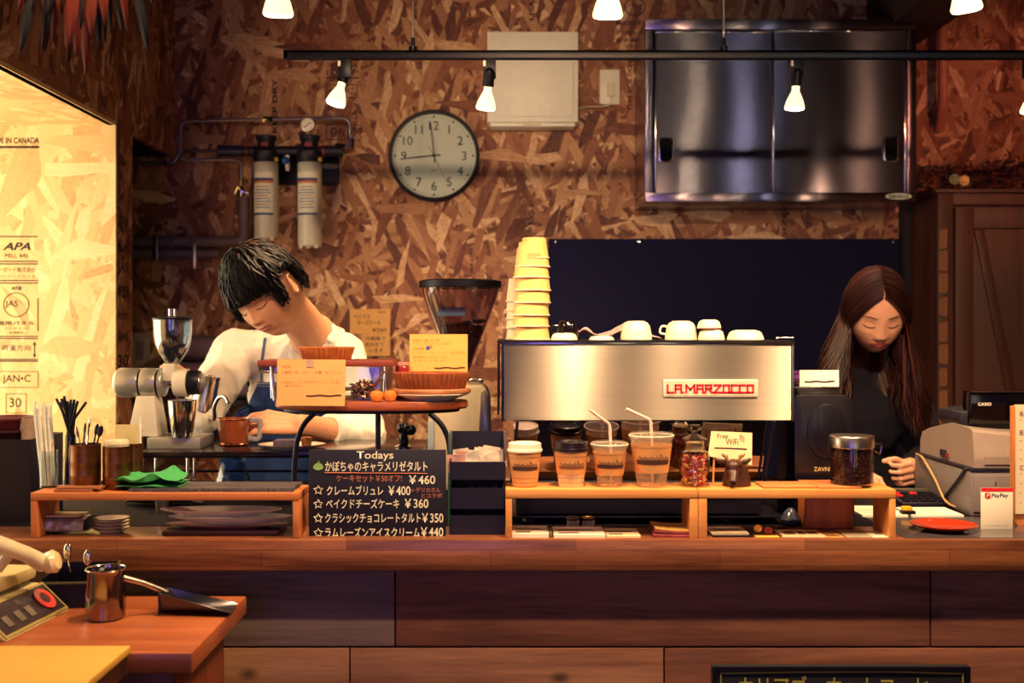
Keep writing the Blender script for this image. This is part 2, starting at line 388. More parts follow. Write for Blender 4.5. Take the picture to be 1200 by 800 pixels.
# printed stamps on the boards
def stamp_frame(m, x0, x1, z0, z1, y, t=0.002):
    for b in ((x0, x1, z0, z0+t), (x0, x1, z1-t, z1), (x0, x0+t, z0, z1), (x1-t, x1, z0, z1)): m.box(b[0], b[1], y-0.0006, y, b[2], b[3])
DJ = YJ+2.0
yj = YJ-0.0007
def jt(s, a, b, c, d, **k): return text(s, (X(a, DJ), X(b, DJ), Z(d, DJ), Z(c, DJ)), yj, M_ink, jamb, name='stamp_print', **k)
jt('MADE IN CANADA', -14, 46, 161, 168, bold=0.02); jt('APA', 3, 36, 284, 293, bold=0.03, shear=0.3); jt('MILL 445', 6, 33, 297, 302)
jt('日本ノーボード株式会社', -18, 42, 313, 319); jt('エンジニアードウッド', -14, 42, 322, 326); jt('4級', 13, 26, 335, 340, bold=0.02)
jt('JAS', 6, 21, 352, 361, bold=0.01); jt('構造用パネル', -12, 41, 376, 381, bold=0.02); jt('F☆☆☆☆', 7, 32, 383, 386); jt('全国検定', 10, 28, 388, 391)
jt('荷重方向', 2, 36, 404, 411); jt('JAN•C', 3, 36, 439, 450, bold=0.005); jt('30', 11, 25, 466, 477, bold=0.005)
a = MB()
for yy in (171.5, 277, 306, 309, 328.5, 331.5, 394, 396.5, 421, 423): a.box(X(-20, DJ), X(46 if yy < 200 else 44.5, DJ), yj-0.0006, yj, Z(yy+0.7, DJ), Z(yy-0.5, DJ))
a.box(X(-20, DJ), X(46, DJ), yj-0.0006, yj, Z(173.6, DJ), Z(172.4, DJ))
stamp_frame(a, X(-20, DJ), X(45, DJ), Z(454, DJ), Z(435, DJ), yj, 0.0015); stamp_frame(a, X(7, DJ), X(31, DJ), Z(484, DJ), Z(461, DJ), yj, 0.0015)
a.box(X(44, DJ), X(45, DJ), yj-0.0006, yj, Z(388, DJ), Z(349, DJ)); a.box(X(40, DJ), X(41, DJ), yj-0.0006, yj, Z(417, DJ), Z(402, DJ))
a.prism([(X(38.5, DJ), Z(404, DJ)), (X(42.5, DJ), Z(404, DJ)), (X(40.5, DJ), Z(400, DJ))], yj-0.0006, yj); a.prism([(X(38.5, DJ), Z(415, DJ)), (X(40.5, DJ), Z(419, DJ)), (X(42.5, DJ), Z(415, DJ))], yj-0.0006, yj)
cc = P(19, 357, DJ); pts = [(cc.x+0.039*math.cos(t), yj-0.0003, cc.z+0.037*math.sin(t)) for t in [2*math.pi*i/40 for i in range(40)]]
a.tube(pts, 0.0012, 4, closed=True)
a.build('stamp_print', M_ink, jamb)
def wt(s, a, b, c, d, M=None, **k): return text(s, (X(a, 4), X(b, 4), Z(d, 4), Z(c, 4)), YB-0.001, M_inkw, wall_b, name='stamp_print', **k)
wt('O•N E T', 388, 418, 149, 161, bold=0.02); wt('JAN•C', 386, 414, 103, 112, bold=0.01); wt('STRUCTURAL', 383, 420, 74, 79); wt('1 EXP', 383, 420, 82, 88)
a = MB(); stamp_frame(a, X(382, 4), X(423, 4), Z(164, 4), Z(146, 4), YB-0.0005, 0.003); stamp_frame(a, X(382, 4), X(419, 4), Z(115, 4), Z(99, 4), YB-0.0005, 0.003)
a.box(X(382, 4), X(422, 4), YB-0.001, YB-0.0005, Z(92, 4), Z(90.5, 4)); a.box(X(382, 4), X(422, 4), YB-0.001, YB-0.0005, Z(71, 4), Z(69.5, 4)); a.build('stamp_print', M_inkw, wall_b)
wt('SYP', 741, 753, 5, 10, bold=0.03); wt('構造用合板', 722, 753, 24, 30, bold=0.02); wt('日本農林規格', 723, 752, 36, 41); wt('認定番号', 722, 753, 45, 49, bold=0.02); wt('検査合格', 732, 752, 52, 56)
a = MB(); cc = P(744, 8, 4); a.tube([(cc.x+0.037*math.cos(t), YB-0.0008, cc.z+0.032*math.sin(t)) for t in [2*math.pi*i/32 for i in range(32)]], 0.002, 4, closed=True); a.build('stamp_print', M_inkw, wall_b)
VERT = lambda x, z: Matrix.Translation((x, YB-0.001, z)) @ FACE @ Matrix.Rotation(R(90), 4, 'Z')
def vt(s, px, py0, py1, w=6):
    text(s, (0, (py1-py0)*4/FPX, 0, w*4/FPX), 0, M_inkw, wall_b, name='stamp_print', bold=0.03, M=VERT(X(px+w/2, 4), Z(py1, 4)))
vt('KEEP DRY', 322, 92, 156); vt('USA', 623, 0, 24); vt('EXP 1', 623, 240, 262); vt('THIS SIDE DOWN', 738, 60, 130, 5); vt('1021', 621, 262, 278, 4); vt('JAS 1102', 553, 290, 321, 5); vt('SIZED', 919, 236, 278, 5)
# small print down the narrow side of the boards by the alcove
def st(s, y0, y1, z0, z1):
    M = Matrix(((0, 0, 1, XL+0.0008), (1, 0, 0, 0), (0, 1, 0, 0), (0, 0, 0, 1)))
    text(s, (y0, y1, z0, z1), 0, M_ink, wall_l, name='stamp_print', M=M, bold=0.02)
for q, s in enumerate(('APA', 'MILL 445', 'JAS', '構造用', 'F☆☆☆☆', 'JAN•C', '30', 'CSA')):
    z = Z(258+q*27, 3.45); st(s, 1.405, 1.50, z-0.028, z+0.014)
# ------------------------------------------------------------------ counter
ct = tag(MB().box(-1.195, 2.3, 0.0, 0.135, 0.942, 1.0).build('countertop', M_counter, bevel=0.003), 'long thick reddish wooden bar top running across the room', 'countertop')
centre(ct)
centre(tag(MB().box(-1.195, 2.3, 0.1355, 0.78, 0.95, 1.0).build('work_surface', mat('dark_worktop', '120e16', .7, var=.2, spec=.12), None, bevel=0.001), 'dark work surface behind the wooden bar top', 'worktop'))
cp = thing('bar_counter', 'plank clad front of the bar below the wooden top', 'counter', (0.5, 0.06, 0))
segs = [(0.942, 0.790, [(-1.19, -0.205, M_plankd), (-0.202, 0.8, M_plank), (0.803, 2.29, M_plank)]), (0.787, 0.635, [(-1.19, -0.29, M_plankl), (-0.287, 0.30, M_plankl), (0.303, 1.3, M_plank), (1.303, 2.29, M_plankl)]),
        (0.632, 0.48, [(-1.19, 0.1, M_plank), (0.103, 2.29, M_plankd)]), (0.477, 0.325, [(-1.19, -0.4, M_plankl), (-0.397, 0.9, M_plank), (0.903, 2.29, M_plankl)]), (0.322, 0.17, [(-1.19, 0.3, M_plankd), (0.303, 2.29, M_plank)]), (0.167, 0.0, [(-1.19, -0.1, M_plank), (-0.097, 2.29, M_plankl)])]
for z1, z0, row in segs:
    for x0, x1, m in row: MB().box(x0, x1, 0.05, 0.07, z0+0.0005, z1-0.0005).build('plank', m, cp, bevel=0.0012)
MB().box(-1.19, 2.29, 0.07, 0.09, 0, 0.941).build('backing_panel', M_dark, cp)
MB().box(-1.19, 2.29, 0.70, 0.72, 0, 0.941).build('rear_panel', M_darkwood, cp)
# ------------------------------------------------------------------ track lights
bulb_glow = mat('lamp_face_glow', 'ffe6b4', 0.3, emit=14); M_bulb = mat('bulb_reflector_glass', 'ffe0b0', 0.15, emit=1.6)
def spot(name, loc, d, e, size=100, blend=0.7, rad=0.025, col=None):
    l = bpy.data.lights.new(name, 'SPOT'); l.energy = e; l.color = col or SPOT['col']; l.spot_size = R(size); l.spot_blend = blend; l.shadow_soft_size = rad
    o = bpy.data.objects.new(name, l); COL.objects.link(o); o.location = loc
    o.rotation_euler = Vector(d).to_track_quat('-Z', 'Y').to_euler(); return o
def track_lamp(face, drn, zrail, label, e, group, s=1.0, size=100, warm=None, aim=None):
    """face: centre of the lit disc; drn: where it points; hangs from the rail at (x, y, zrail)"""
    face = Vector(face); drn = Vector(drn).normalized(); back = face-drn*0.062*s
    t = thing('track_lamp', label, 'lamp', (back.x, face.y, zrail), group=group)
    q = drn.to_track_quat('Z', 'Y').to_matrix().to_4x4()
    MB().lathe([(0.010*s, 0), (0.010*s, 0.016*s), (0.014*s, 0.024*s), (0.021*s, 0.04*s), (0.0255*s, 0.056*s), (0.0255*s, 0.060*s)], back, 20, q).build('bulb', M_bulb, t)
    MB().lathe([(0.0235*s, 0.0602*s), (0.023*s, 0.0625*s), (0.015*s, 0.0645*s)], back, 20, q).build('bulb_face', bulb_glow, t)
    a = MB(); b0 = back-drn*0.03*s; a.cyl(b0, back+drn*0.004*s, 0.0135*s, 0.0145*s, 16); a.ball(b0, 0.0135*s, 14); a.build('socket', M_black, t)
    sx = back.x-drn.x*0.03*s
    a = MB(); a.cyl((b0.x, face.y, zrail-0.045*s), b0, 0.005*s); a.build('stem', M_black, t)
    MB().box(b0.x-0.016*s, b0.x+0.016*s, face.y-0.011, face.y+0.011, zrail-0.048*s, zrail-0.0005).build('track_adapter', M_black, t, bevel=0.001)
    MB().box(b0.x-0.0165*s, b0.x-0.010*s, face.y-0.0115, face.y-0.0105, zrail-0.02*s, zrail-0.006).build('adapter_latch', M_white, t)
    l = spot('spot_light', face+drn*0.012*s-Vector(t.location), aim or drn, e, size, col=warm); l.parent = t
    return t
# far rail over the work area
DR = 2.8; ZR = Z(64, DR)
def rail(label, x0, x1, y, z, rods):
    t = thing('light_track', label, 'light track', ((x0+x1)/2, y, z))
    a = MB(); a.box(x0, x1, y-0.011, y-0.006, z, z+0.021); a.box(x0, x1, y+0.006, y+0.011, z, z+0.021); a.box(x0, x1, y-0.011, y+0.011, z+0.015, z+0.021); a.box(x0, x0+0.01, y-0.011, y+0.011, z-0.001, z+0.022); a.build('rail', M_black, t, bevel=0.0008)
    for rx in rods:
        MB().cyl((rx, y, z+0.03), (rx, y, CZ-0.001), 0.003).build('hanger_rod', M_steelp, t)
        MB().lathe([(0.005, 0.055), (0.006, 0.035), (0.011, 0.032), (0.011, 0.021)][::-1], (rx, y, z), 14).build('hanger_clamp', M_black, t)
        MB().lathe([(0.02, -0.006), (0.022, -0.001)], (rx, y, CZ), 16).build('ceiling_cup', M_black, t)
    return t
rail('black ceiling track crossing the photo in front of the steel cupboard', X(333, DR), 2.3, DR-2, ZR-0.012, [X(484, DR), X(848, DR), 1.5])
g1 = 'spot bulbs on the far track'
for (px, py, dr_, e, sz, nm) in ((393, 122, (-0.28, -0.25, -1), 26, 75, 'tilted spot bulb at the left end of the far track'), (569, 128, (-0.12, 0.62, -1), 46, 110, 'straight spot bulb on the far track before the white wall panel'), (931, 128, (-0.05, 0.1, -1), 40, 100, 'spot bulb on the far track before the steel cupboard'), (1207, 133, (0.0, 0.7, -1), 16, 120, 'spot bulb at the right picture edge on the far track')):
    f = P(px, py, DR); track_lamp(f, (dr_[0], dr_[1]*0.5, dr_[2]), ZR-0.012, nm, e, g1, size=sz, aim=(0.42, 0.12, -1) if px == 931 else dr_)
# near rail above the bar front, just out of view
DN = 1.83; rail('upper black ceiling track nearer the viewer', -1.1, 2.3, DN-2, 2.035, [-0.6, 0.4, 1.4])
g2 = 'spot bulbs on the near track'
for (px, py, dx, nm) in ((326, 19, -0.05, 'large spot bulb at the top of the photo above the filters'), (712, 21, 0.0, 'large spot bulb at the top middle beside the white wall panel'), (1133, 13, 0.2, 'large spot bulb at the top right corner under the beam')):
    f = P(px, py, DN); track_lamp(f, (dx, 0.25, -1), 2.035, nm, SPOT['front']*(1.35 if px > 1000 else 1), g2, size=120, aim=(.15, .7, -1) if px > 1000 else None)
# third rail nearer the viewer, lights the plank front and the side table
rail('ceiling track nearest the viewer above the side table', -1.1, 2.3, -0.6, 2.35, [-0.6, 0.4, 1.4])
for q_, (x, e) in enumerate(((-0.62, 17), (0.20, 32), (0.51, 32), (0.86, 32), (1.95, 26))):
    track_lamp((x, -0.6, 2.22), (0, 0.35, -1), 2.35, ('leftmost', 'second', 'middle', 'fourth', 'rightmost')[q_]+' downward spot bulb on the track nearest the viewer', e, 'spot bulbs nearest the viewer', size=110)
for x, tgt, e, sz, cc, nm in ((-0.15, (-.12, 2.0, 2.0), 60, 44, None, 'added unseen spot bulb lighting the clock wall'), (0.36, (.25, 2.0, 1.9), 38, 40, None, 'added unseen spot bulb lighting the breaker box'), (1.6, (1.85, 2.0, 2.05), 75, 28, (1.0, .30, .13), 'added unseen reddish spot bulb lighting the wall above the wooden cupboard'), (1.02, (.64, 1.72, 2.15), 6, 34, (1.0, .85, .45), 'added unseen spot bulb for the streak on the left steel door'), (1.36, (.78, 1.72, 2.15), 3.5, 34, (.85, .9, 1.0), 'added unseen cool spot bulb for the streak amid the steel cupboard'), (2.02, (1.22, 1.72, 2.1), 3, 34, (1.0, .6, .3), 'added unseen spot bulb for the streak on the right steel door')):
    dv = Vector(tgt)-Vector((x, -.6, 2.24)); track_lamp((x, -0.6, 2.24), dv, 2.35, nm, e, 'added unseen spot bulbs washing the wall', size=sz, warm=cc)  # unseen lamps added to brighten the wall and streak the steel doors
# ------------------------------------------------------------------ wall clock
t = thing('wall_clock', 'round white wall clock with black rim and numerals', 'clock', (X(508, 3.95), 1.96, Z(234, 3.95)))
c = P(508, 181, 3.95); y = 1.999
Mx = Matrix.Rotation(R(90), 4, 'X')
def disc(m, c, prof, seg=48): return m.lathe(prof, c, seg, Mx)   # profile z runs toward -Y
MB().lathe([(0.158, 0), (0.166, 0.006), (0.166, 0.030), (0.161, 0.036), (0.154, 0.034), (0.152, 0.022)], (c.x, y, c.z), 64, Mx, caps=False).build('rim', M_blackpl, t)
MB().lathe([(0.152, 0.0005), (0.152, 0.02)], (c.x, y, c.z), 64, Mx).build('dial', mat('dial_white', 'e6e1d0', 0.5, var=0.02), t)
yd = y-0.0205
for h in range(1, 13):
    a = R(90-30*h); hx = c.x+0.110*math.cos(a); hz = c.z+0.110*math.sin(a); w = 0.012 if h < 10 else 0.020
    text(str(h), (hx-w, hx+w, hz-0.016, hz+0.016), yd, M_blackpl, t, name='numeral', keep=True)
a = MB()
for k in range(60):
    q = R(6*k); r = 0.004 if k % 5 == 0 else 0.0014; a.cyl((c.x+0.142*math.cos(q), yd, c.z+0.142*math.sin(q)), (c.x+0.142*math.cos(q), yd-0.0005, c.z+0.142*math.sin(q)), r, seg=10)
a.build('minute_marks', M_blackpl, t)
def hand(nm, tip, tail, w, yy, m):
    tp = P(*tip, 3.95); tl = P(*tail, 3.95); v = (tp-tl); v.y = 0; n = Vector((-v.z, 0, v.x)).normalized()*w
    MB().prism([((tl+n*0.8).x, (tl+n*0.8).z), ((tp+n*0.5).x, (tp+n*0.5).z), ((tp-n*0.5).x, (tp-n*0.5).z), ((tl-n*0.8).x, (tl-n*0.8).z)], yy, yy-0.001).build(nm, m, t)
hand('hour_hand', (468, 185), (516, 180), 0.0036, yd-0.003, M_blackpl); hand('minute_hand', (504, 142), (509, 189), 0.003, yd-0.005, M_blackpl)
hand('second_hand', (524, 214), (502, 170), 0.0012, yd-0.007, mat('second_hand_red', '9a2a30', 0.5))
MB().cyl((c.x, yd, c.z), (c.x, yd-0.009, c.z), 0.005).build('hub', M_blackpl, t)
text('SEIKO', (c.x-0.012, c.x+0.012, c.z-0.055, c.z-0.049), yd, M_blackpl, t)
MB().lathe([(0.1515, 0.0285), (0.1515, 0.030)], (c.x, y, c.z), 64, Mx).build('cover_glass', glass('clock_glass', shell=0.03), t)
# ------------------------------------------------------------------ white panel box, socket
d = 3.9; t = thing('breaker_panel', 'white square breaker box hung on the chipboard wall', 'electrical panel', (X(624, d), 1.95, Z(148, d)))
x0, x1, z0, z1 = X(571, d), X(677.5, d), Z(143, d), Z(37, d)
MB().box(x0, x1, 1.9, 1.999, z0, z1).build('box', M_white, t, bevel=0.003)
MB().box(x0+0.018, x1-0.018, 1.893, 1.8995, z0+0.018, z1-0.018).build('cover', M_white, t, bevel=0.002)
MB().box(x0+0.01, x1-0.01, 1.912, 1.999, z0-0.013, z0-0.0005).build('lower_flange', M_white, t, bevel=0.002)
MB().box(X(613, d), X(634, d), 1.904, 1.911, z0-0.009, z0-0.0005).build('latch', M_cream, t)
d = 3.97; t = thing('wall_socket', 'white wall socket plate with a plug beside the breaker box', 'socket', (X(715, d), 1.98, Z(121, d)))
MB().box(X(703, d), X(727, d), 1.988, 1.999, Z(121, d), Z(80, d)).build('plate', M_white, t, bevel=0.003)
a = MB(); a.box(X(712, d), X(720, d), 1.968, 1.9875, Z(112, d), Z(97, d)); a.build('plug', M_cream, t, bevel=0.002)
a = MB(); a.tube([P(716, 111, 3.96), P(716, 120, 3.97), P(714, 123, 3.98), P(705, 125, 3.985), P(690, 125, 3.985), P(678, 127, 3.985)], 0.0022, 6)
a.build('cord', M_cream, t)
# ------------------------------------------------------------------ stainless cupboard
d = 3.72; yf = d-2; x0, x1, z0, z1 = X(756, d), X(1074, d), Z(236, d), Z(22, d)
t = thing('steel_cupboard', 'stainless steel wall cupboard with two sliding doors', 'cupboard', ((x0+x1)/2, 1.86, z0))
a = MB(); fw = 0.036
a.box(x0, x1, yf+0.02, 1.999, z1-fw, z1); a.box(x0, x1, yf+0.02, 1.999, z0, z0+fw*0.9); a.box(x0, x0+0.004, yf+0.02, 1.999, z0+fw, z1-fw); a.box(x1-0.004, x1, yf+0.02, 1.999, z0+fw, z1-fw); a.box(x0, x1, 1.99, 1.998, z0, z1)
a.build('body', M_steel, t)
a = MB(); a.box(x0, x1, yf, yf+0.02, z1-fw, z1); a.box(x0, x1, yf, yf+0.02, z0, z0+0.03); a.box(x0, x0+0.028, yf, yf+0.02, z0+0.03, z1-fw); a.box(x1-0.032, x1, yf, yf+0.02, z0+0.03, z1-fw)
a.build('face_frame', M_steel, t, bevel=0.002)
xm = X(908, d)
def sdoor(xa, xb, yy, hx):
    # door with a rolled edge; the skin bows very slightly as thin sheet does
    mb = MB(); n = 24
    def f(u, v): return Vector((xa+(xb-xa)*u, yy-0.0022*math.sin(math.pi*u)*math.sin(math.pi*v)-0.0006*math.sin(7*v+4*u), z0+0.032+(z1-fw-z0-0.034)*v))
    mb.grid(f, n, 20); dr = mb.build('sliding_door', M_steel, t, solid=0.004)
    e = MB(); za, zb = z0+0.032, z1-fw-0.002
    for bx in ((xa, xa+0.006), (xb-0.006, xb)): e.box(bx[0], bx[1], yy-0.006, yy+0.004, za, zb)
    e.box(xa, xb, yy-0.006, yy+0.004, zb-0.004, zb); e.build('door_edge', M_chrome, dr, bevel=0.001)
    hz = Z(175, d); h = MB(); w, hh = 0.026, 0.044
    h.prism([(hx-w, hz-hh+0.01), (hx-w+0.01, hz-hh), (hx+w-0.01, hz-hh), (hx+w, hz-hh+0.01), (hx+w, hz+hh-0.01), (hx+w-0.01, hz+hh), (hx-w+0.01, hz+hh), (hx-w, hz+hh-0.01)], yy-0.010, yy-0.004)
    hp = h.build('recessed_pull', M_chrome, dr, bevel=0.0015)
    w -= 0.005; hh -= 0.005; h = MB(); h.prism([(hx-w, hz-hh+0.01), (hx-w+0.01, hz-hh), (hx+w-0.01, hz-hh), (hx+w, hz-hh+0.01), (hx+w, hz+hh-0.01), (hx+w-0.01, hz+hh), (hx-w+0.01, hz+hh), (hx-w, hz+hh-0.01)], yy-0.0115, yy-0.0105)
    h.build('pull_insert', mat('gloss_black', '0a0812', 0.08, var=0.05), hp)
sdoor(X(768, d), xm+0.012, yf+0.022, X(781, d)+0.0)
sdoor(xm-0.006, X(1063, d), yf+0.012, X(1044.5, d))
bz = Z(230, d); bx = X(1053, d)
a = MB(); a.prism([(bx+0.045*math.cos(q)*1.0, bz+0.011*math.sin(q)) for q in [2*math.pi*i/24 for i in range(24)]], yf-0.002, yf-0.0002); bd = a.build('badge', mat('badge_cream', 'd8dcc8', 0.4), t)
text('tanico', (bx-0.034, bx+0.034, bz-0.007, bz+0.008), yf-0.0023, mat('badge_teal', '1c4c50', 0.5), bd, bold=0.02)
# ------------------------------------------------------------------ water filters and pipework on the wall
def arc_path(pts, r=0.02, n=5):
    """round the corners of a polyline"""
    pts = [Vector(p) for p in pts]; out = [pts[0]]
    for a, b, c in zip(pts, pts[1:], pts[2:]):
        u = (a-b).normalized(); v = (c-b).normalized(); rr = min(r, (a-b).length*0.45, (c-b).length*0.45)
        p0 = b+u*rr; p1 = b+v*rr
        for k in range(n+1):
            q = k/n; out.append(p0*(1-q)**2+b*2*q*(1-q)+p1*q*q)
    return out+[pts[-1]]
d = 3.88
M_filt = mat('filter_white', 'cfc8b8', 0.35, var=0.03, coat=0.3)
lblw = mat('label_white', 'e4dfd0', 0.5); lblb = mat('label_blue', '2a3f86', 0.5); lblo = mat('label_orange', 'c8703a', 0.5); yel = mat('yellow_valve', 'c89a38', 0.5); blu = mat('blue_valve', '2c55a0', 0.4); redp = mat('red_plastic', '8a1c28', 0.5)
t = thing('water_filter', 'twin white cartridge water filter with black heads and a gauge', 'water filter', (X(337, d), 1.9, Z(293, d)))
MB().box(X(300, d), X(392, d), 1.985, 1.999, Z(212, d), Z(165, d)).build('mounting_plate', M_black, t, bevel=0.004)
for pc, yb in ((312, 282), (363, 291)):
    c = P(pc, yb, d); r = 0.0425; h = Z(191, d)-c.z
    cb = MB().lathe([(r*0.8, 0.004), (r*0.95, 0.008), (r, 0.02), (r, h-0.004), (r*0.97, h)], c, 32).build('filter_cartridge', M_filt, t)
    for a_ in (-0.7, 0.0, 0.7): MB().box(c.x+a_*r*0.9-0.006, c.x+a_*r*0.9+0.006, c.y-r*0.72, c.y-r*0.5, c.z-0.001, c.z+0.012).build('foot_lug', M_filt, cb)
    def band(z0, z1, m, w=0.95, off=0.0006, nm='label'):
        mb = MB(); mb.grid(lambda u, v: Vector((c.x+(r+off)*math.sin((u-0.5)*2*w-0.15), c.y-(r+off)*math.cos((u-0.5)*2*w-0.15), z0+(z1-z0)*v)), 13, 2)
        return mb.build(nm, m, cb)
    zt = Z(203, d); zb = Z(253, d)
    band(zb, zt, lblw); band(Z(213, d), Z(210, d), lblb, off=0.0012, nm='label_stripe'); band(Z(216, d), Z(213, d), lblo, off=0.0012, nm='label_stripe'); band(zb, Z(250.5, d), lblb, off=0.0012, nm='label_stripe')
    for k in range(8):
        z = Z(221+k*3.4, d); band(z, z+0.003, M_kraftt if k % 3 == 0 else lblb, w=0.5+0.1*(k % 3), off=0.0012, nm='label_print')
    MB().lathe([(r*0.98, 0), (r*1.08, 0.006), (r*1.08, 0.035), (r*0.7, 0.05), (r*0.7, 0.075), (r*0.85, 0.08), (r*0.85, 0.092), (r*0.5, 0.096)], (c.x, c.y, Z(190, d)), 28).build('filter_head', M_blackpl, t)
    MB().box(c.x-0.012, c.x+0.012, c.y-r*0.86, c.y-r*0.80, Z(171, d)-0.006, Z(171, d)+0.006).build('head_label', redp, t)
    MB().ball((c.x+r*1.0, c.y-r*0.6, Z(188, d)), 0.009, 10).build('drain_knob', yel, t)
a = MB(); a.cyl(P(262, 177, d), P(395, 177, d), 0.017); a.build('manifold', M_blackpl, t)
a = MB(); a.cyl(P(256, 177, d), P(284, 177, d), 0.020); a.build('union_nut', mat('dark_blue_fitting', '1a2450', 0.4), t)
a = MB(); a.cyl(P(378, 177, d), P(402, 177, d), 0.019); a.build('union_nut', M_blackpl, t)
for px in (289, 379): MB().cyl(P(px, 177, d), P(px+1.5, 177, d), 0.0215).build('seal_ring', redp, t)
MB().cyl(P(337, 197, d), P(337, 182, d), 0.008).build('valve_stem', M_white, t); MB().ball(P(335, 188, d-0.02), 0.013, 12, (1.2, .8, 1)).build('valve_handle', blu, t)
MB().cyl(P(337, 200, d), P(337, 194, d), 0.006).build('spout', M_white, t)
c = P(361.5, 147, d); g = MB().lathe([(0.021, 0), (0.026, 0.002), (0.026, 0.016), (0.023, 0.018)], c, 28, Mx).build('pressure_gauge', M_steelp, t)
MB().lathe([(0.0225, 0.0182), (0.0225, 0.019)], c, 28, Mx).build('gauge_dial', M_white, g)
a = MB(); a.tube([(c.x+0.012, c.y-0.0196, c.z+0.008), (c.x-0.012, c.y-0.0196, c.z-0.01)], 0.0014, 4); a.build('needle', redp, g)
a = MB()
for k in range(9):
    q = R(-45+k*33.75); a.tube([(c.x+0.015*math.cos(q), c.y-0.0193, c.z+0.015*math.sin(q)), (c.x+0.019*math.cos(q), c.y-0.0193, c.z+0.019*math.sin(q))], 0.0007, 4)
a.build('gauge_marks', M_blackpl, g)
MB().cyl(P(361.5, 163, d), P(361.5, 154, d), 0.006).build('gauge_stem', yel, t)
g3 = 'steel water tubes by the filters'
def tubes(nm, pts, r, m, label, extra=(), rr=0.03):
    t = thing(nm, label, 'pipe', P(pts[0][0], pts[0][1], pts[0][2] if len(pts[0]) > 2 else 3.93))
    pp = [P(p[0], p[1], p[2] if len(p) > 2 else 3.93) for p in pts]
    MB().tube(arc_path(pp, rr), r, 10).build('tube', m, t)
    for e in extra: e(t)
    return t
M_tube = mat('dull_steel_tube', '8c8290', 0.35, 0.8)
def nut(px, py, ax, L=0.018, r=0.011, m=None):
    def f(t):
        c = P(px, py, 3.93); v = Vector((L, 0, 0)) if ax == 'x' else Vector((0, 0, L)); MB().cyl(c-v, c+v, r, seg=6).build('compression_nut', m or M_chrome, t)
    return f
tubes('steel_water_tube', [(402, 172), (411, 172), (410, 138), (212, 142), (212, 178), (207, 186), (203, 191), (150, 191)], 0.0065, M_tube, 'bent steel tube looping high over the water filter', [nut(314, 140, 'x'), nut(411, 168, 'z'), nut(399, 172, 'x'), nut(195, 191, 'x', 0.006, 0.012)])
tubes('steel_water_tube', [(254, 177, 3.88), (216, 177, 3.90), (211, 183, 3.91), (216, 188, 3.92), (277, 187, 3.93), (283, 192), (282, 216)], 0.0065, M_tube, 'steel tube hairpin running from the filter to the lever valve', [nut(250, 177, 'x', 0.007, 0.012, yel), nut(283, 214, 'z', 0.01)], rr=0.02)
t = thing('lever_valve', 'small chrome lever valve above the grey vertical pipe', 'valve', P(284, 230, 3.93))
c = P(281, 226, 3.91); MB().lathe([(0.009, -0.02), (0.012, -0.008), (0.012, 0.008), (0.008, 0.018)], P(283, 225, 3.93), 14).build('valve_body', M_chrome, t)
a = MB(); a.tube([c+Vector((-0.018, 0, -0.004)), c+Vector((-0.004, -.005, 0.022)), c+Vector((0.008, -.005, 0.004)), c+Vector((0.03, 0, -0.002))], [0.004, 0.006, 0.005, 0.004], 8); a.build('lever', M_chrome, t)
M_pvc = mat('grey_pvc', '70606a', 0.55, var=0.08)
tubes('grey_drain_pipe', [(140, 283), (286, 283), (286, 231)], 0.020, M_pvc, 'upper grey plastic pipe turning up to the lever valve', [nut(182, 283, 'x', 0.014, 0.0235, M_pvc), nut(203, 283, 'x', 0.008, 0.0245, M_pvc), nut(226, 283, 'x', 0.012, 0.0235, M_pvc)])
tubes('grey_drain_pipe', [(140, 297), (258, 297)], 0.018, M_pvc, 'lower short grey plastic pipe ending left of the filters', [])
for px, py in ((182, 290), (227, 300)):
    c = P(px, py, 3.905); a = MB(); a.box(c.x-0.008, c.x+0.008, c.y-0.001, 1.9995, c.z-0.045, c.z+0.045)
    o = a.build('pipe_clip', M_steelp, None, bevel=0.001); tag(o, 'small metal strap clip on the grey pipes, '+('left one' if px < 200 else 'right one'), 'pipe clip', 'clips on the grey pipes'); centre(o)
t = thing('wall_outlet', 'grey outlet plate in the alcove beside the coffee grinder hopper', 'socket', P(164, 428, 3.98))
MB().box(X(152, 3.97), X(173, 3.97), 1.985, 1.999, Z(430, 3.97), Z(390, 3.97)).build('plate', mat('grey_plate', 'a89c90', 0.5), t, bevel=0.003)
MB().box(X(157, 3.97), X(167, 3.97), 1.9835, 1.9848, Z(422, 3.97), Z(400, 3.97)).build('outlet_insert', mat('grey_insert', '80767c', 0.5), t)
# folded towels on a small wall shelf behind the barista
t = thing('towel_shelf', 'small dark wall shelf behind the man', 'shelf', P(250, 466, 3.9)); MB().box(X(225, 3.9), X(300, 3.9), 1.72, 1.999, Z(466, 3.9)-0.018, Z(466, 3.9)).build('shelf_board', M_dark, t, bevel=0.002)
MB().box(X(240, 3.9), X(243, 3.9), 1.75, 1.999, Z(466, 3.9)-0.10, Z(466, 3.9)-0.0185).build('bracket', M_black, t)
M_towel = mat('purple_grey_towel', '6a5868', 0.95, var=0.15, nscale=90, bump=0.4)
zz = Z(466, 3.9)
for k, (w, h) in enumerate(((0.23, 0.075), (0.24, 0.06), (0.17, 0.09))):
    a = MB(); c = Vector((X(263, 3.9)-0.02*k, 1.84, zz+h/2)); n = 40
    a.grid(lambda u, v: Vector((c.x+w*(v-0.5), c.y+0.085*math.cos(2*math.pi*u)*(1-0.05*math.sin(9*v)), c.z+h/2*(0.97+0.03*math.sin(14*v+u*6))*math.copysign(abs(math.sin(2*math.pi*u))**0.6, math.sin(2*math.pi*u)))), 24, 14, closed_u=True)
    tag(a.build('folded_towel', M_towel, None), ('bottom', 'middle', 'top')[k]+' purple grey folded towel on the wall shelf behind the man', 'towel', 'towels on the wall shelf'); zz += h*0.99

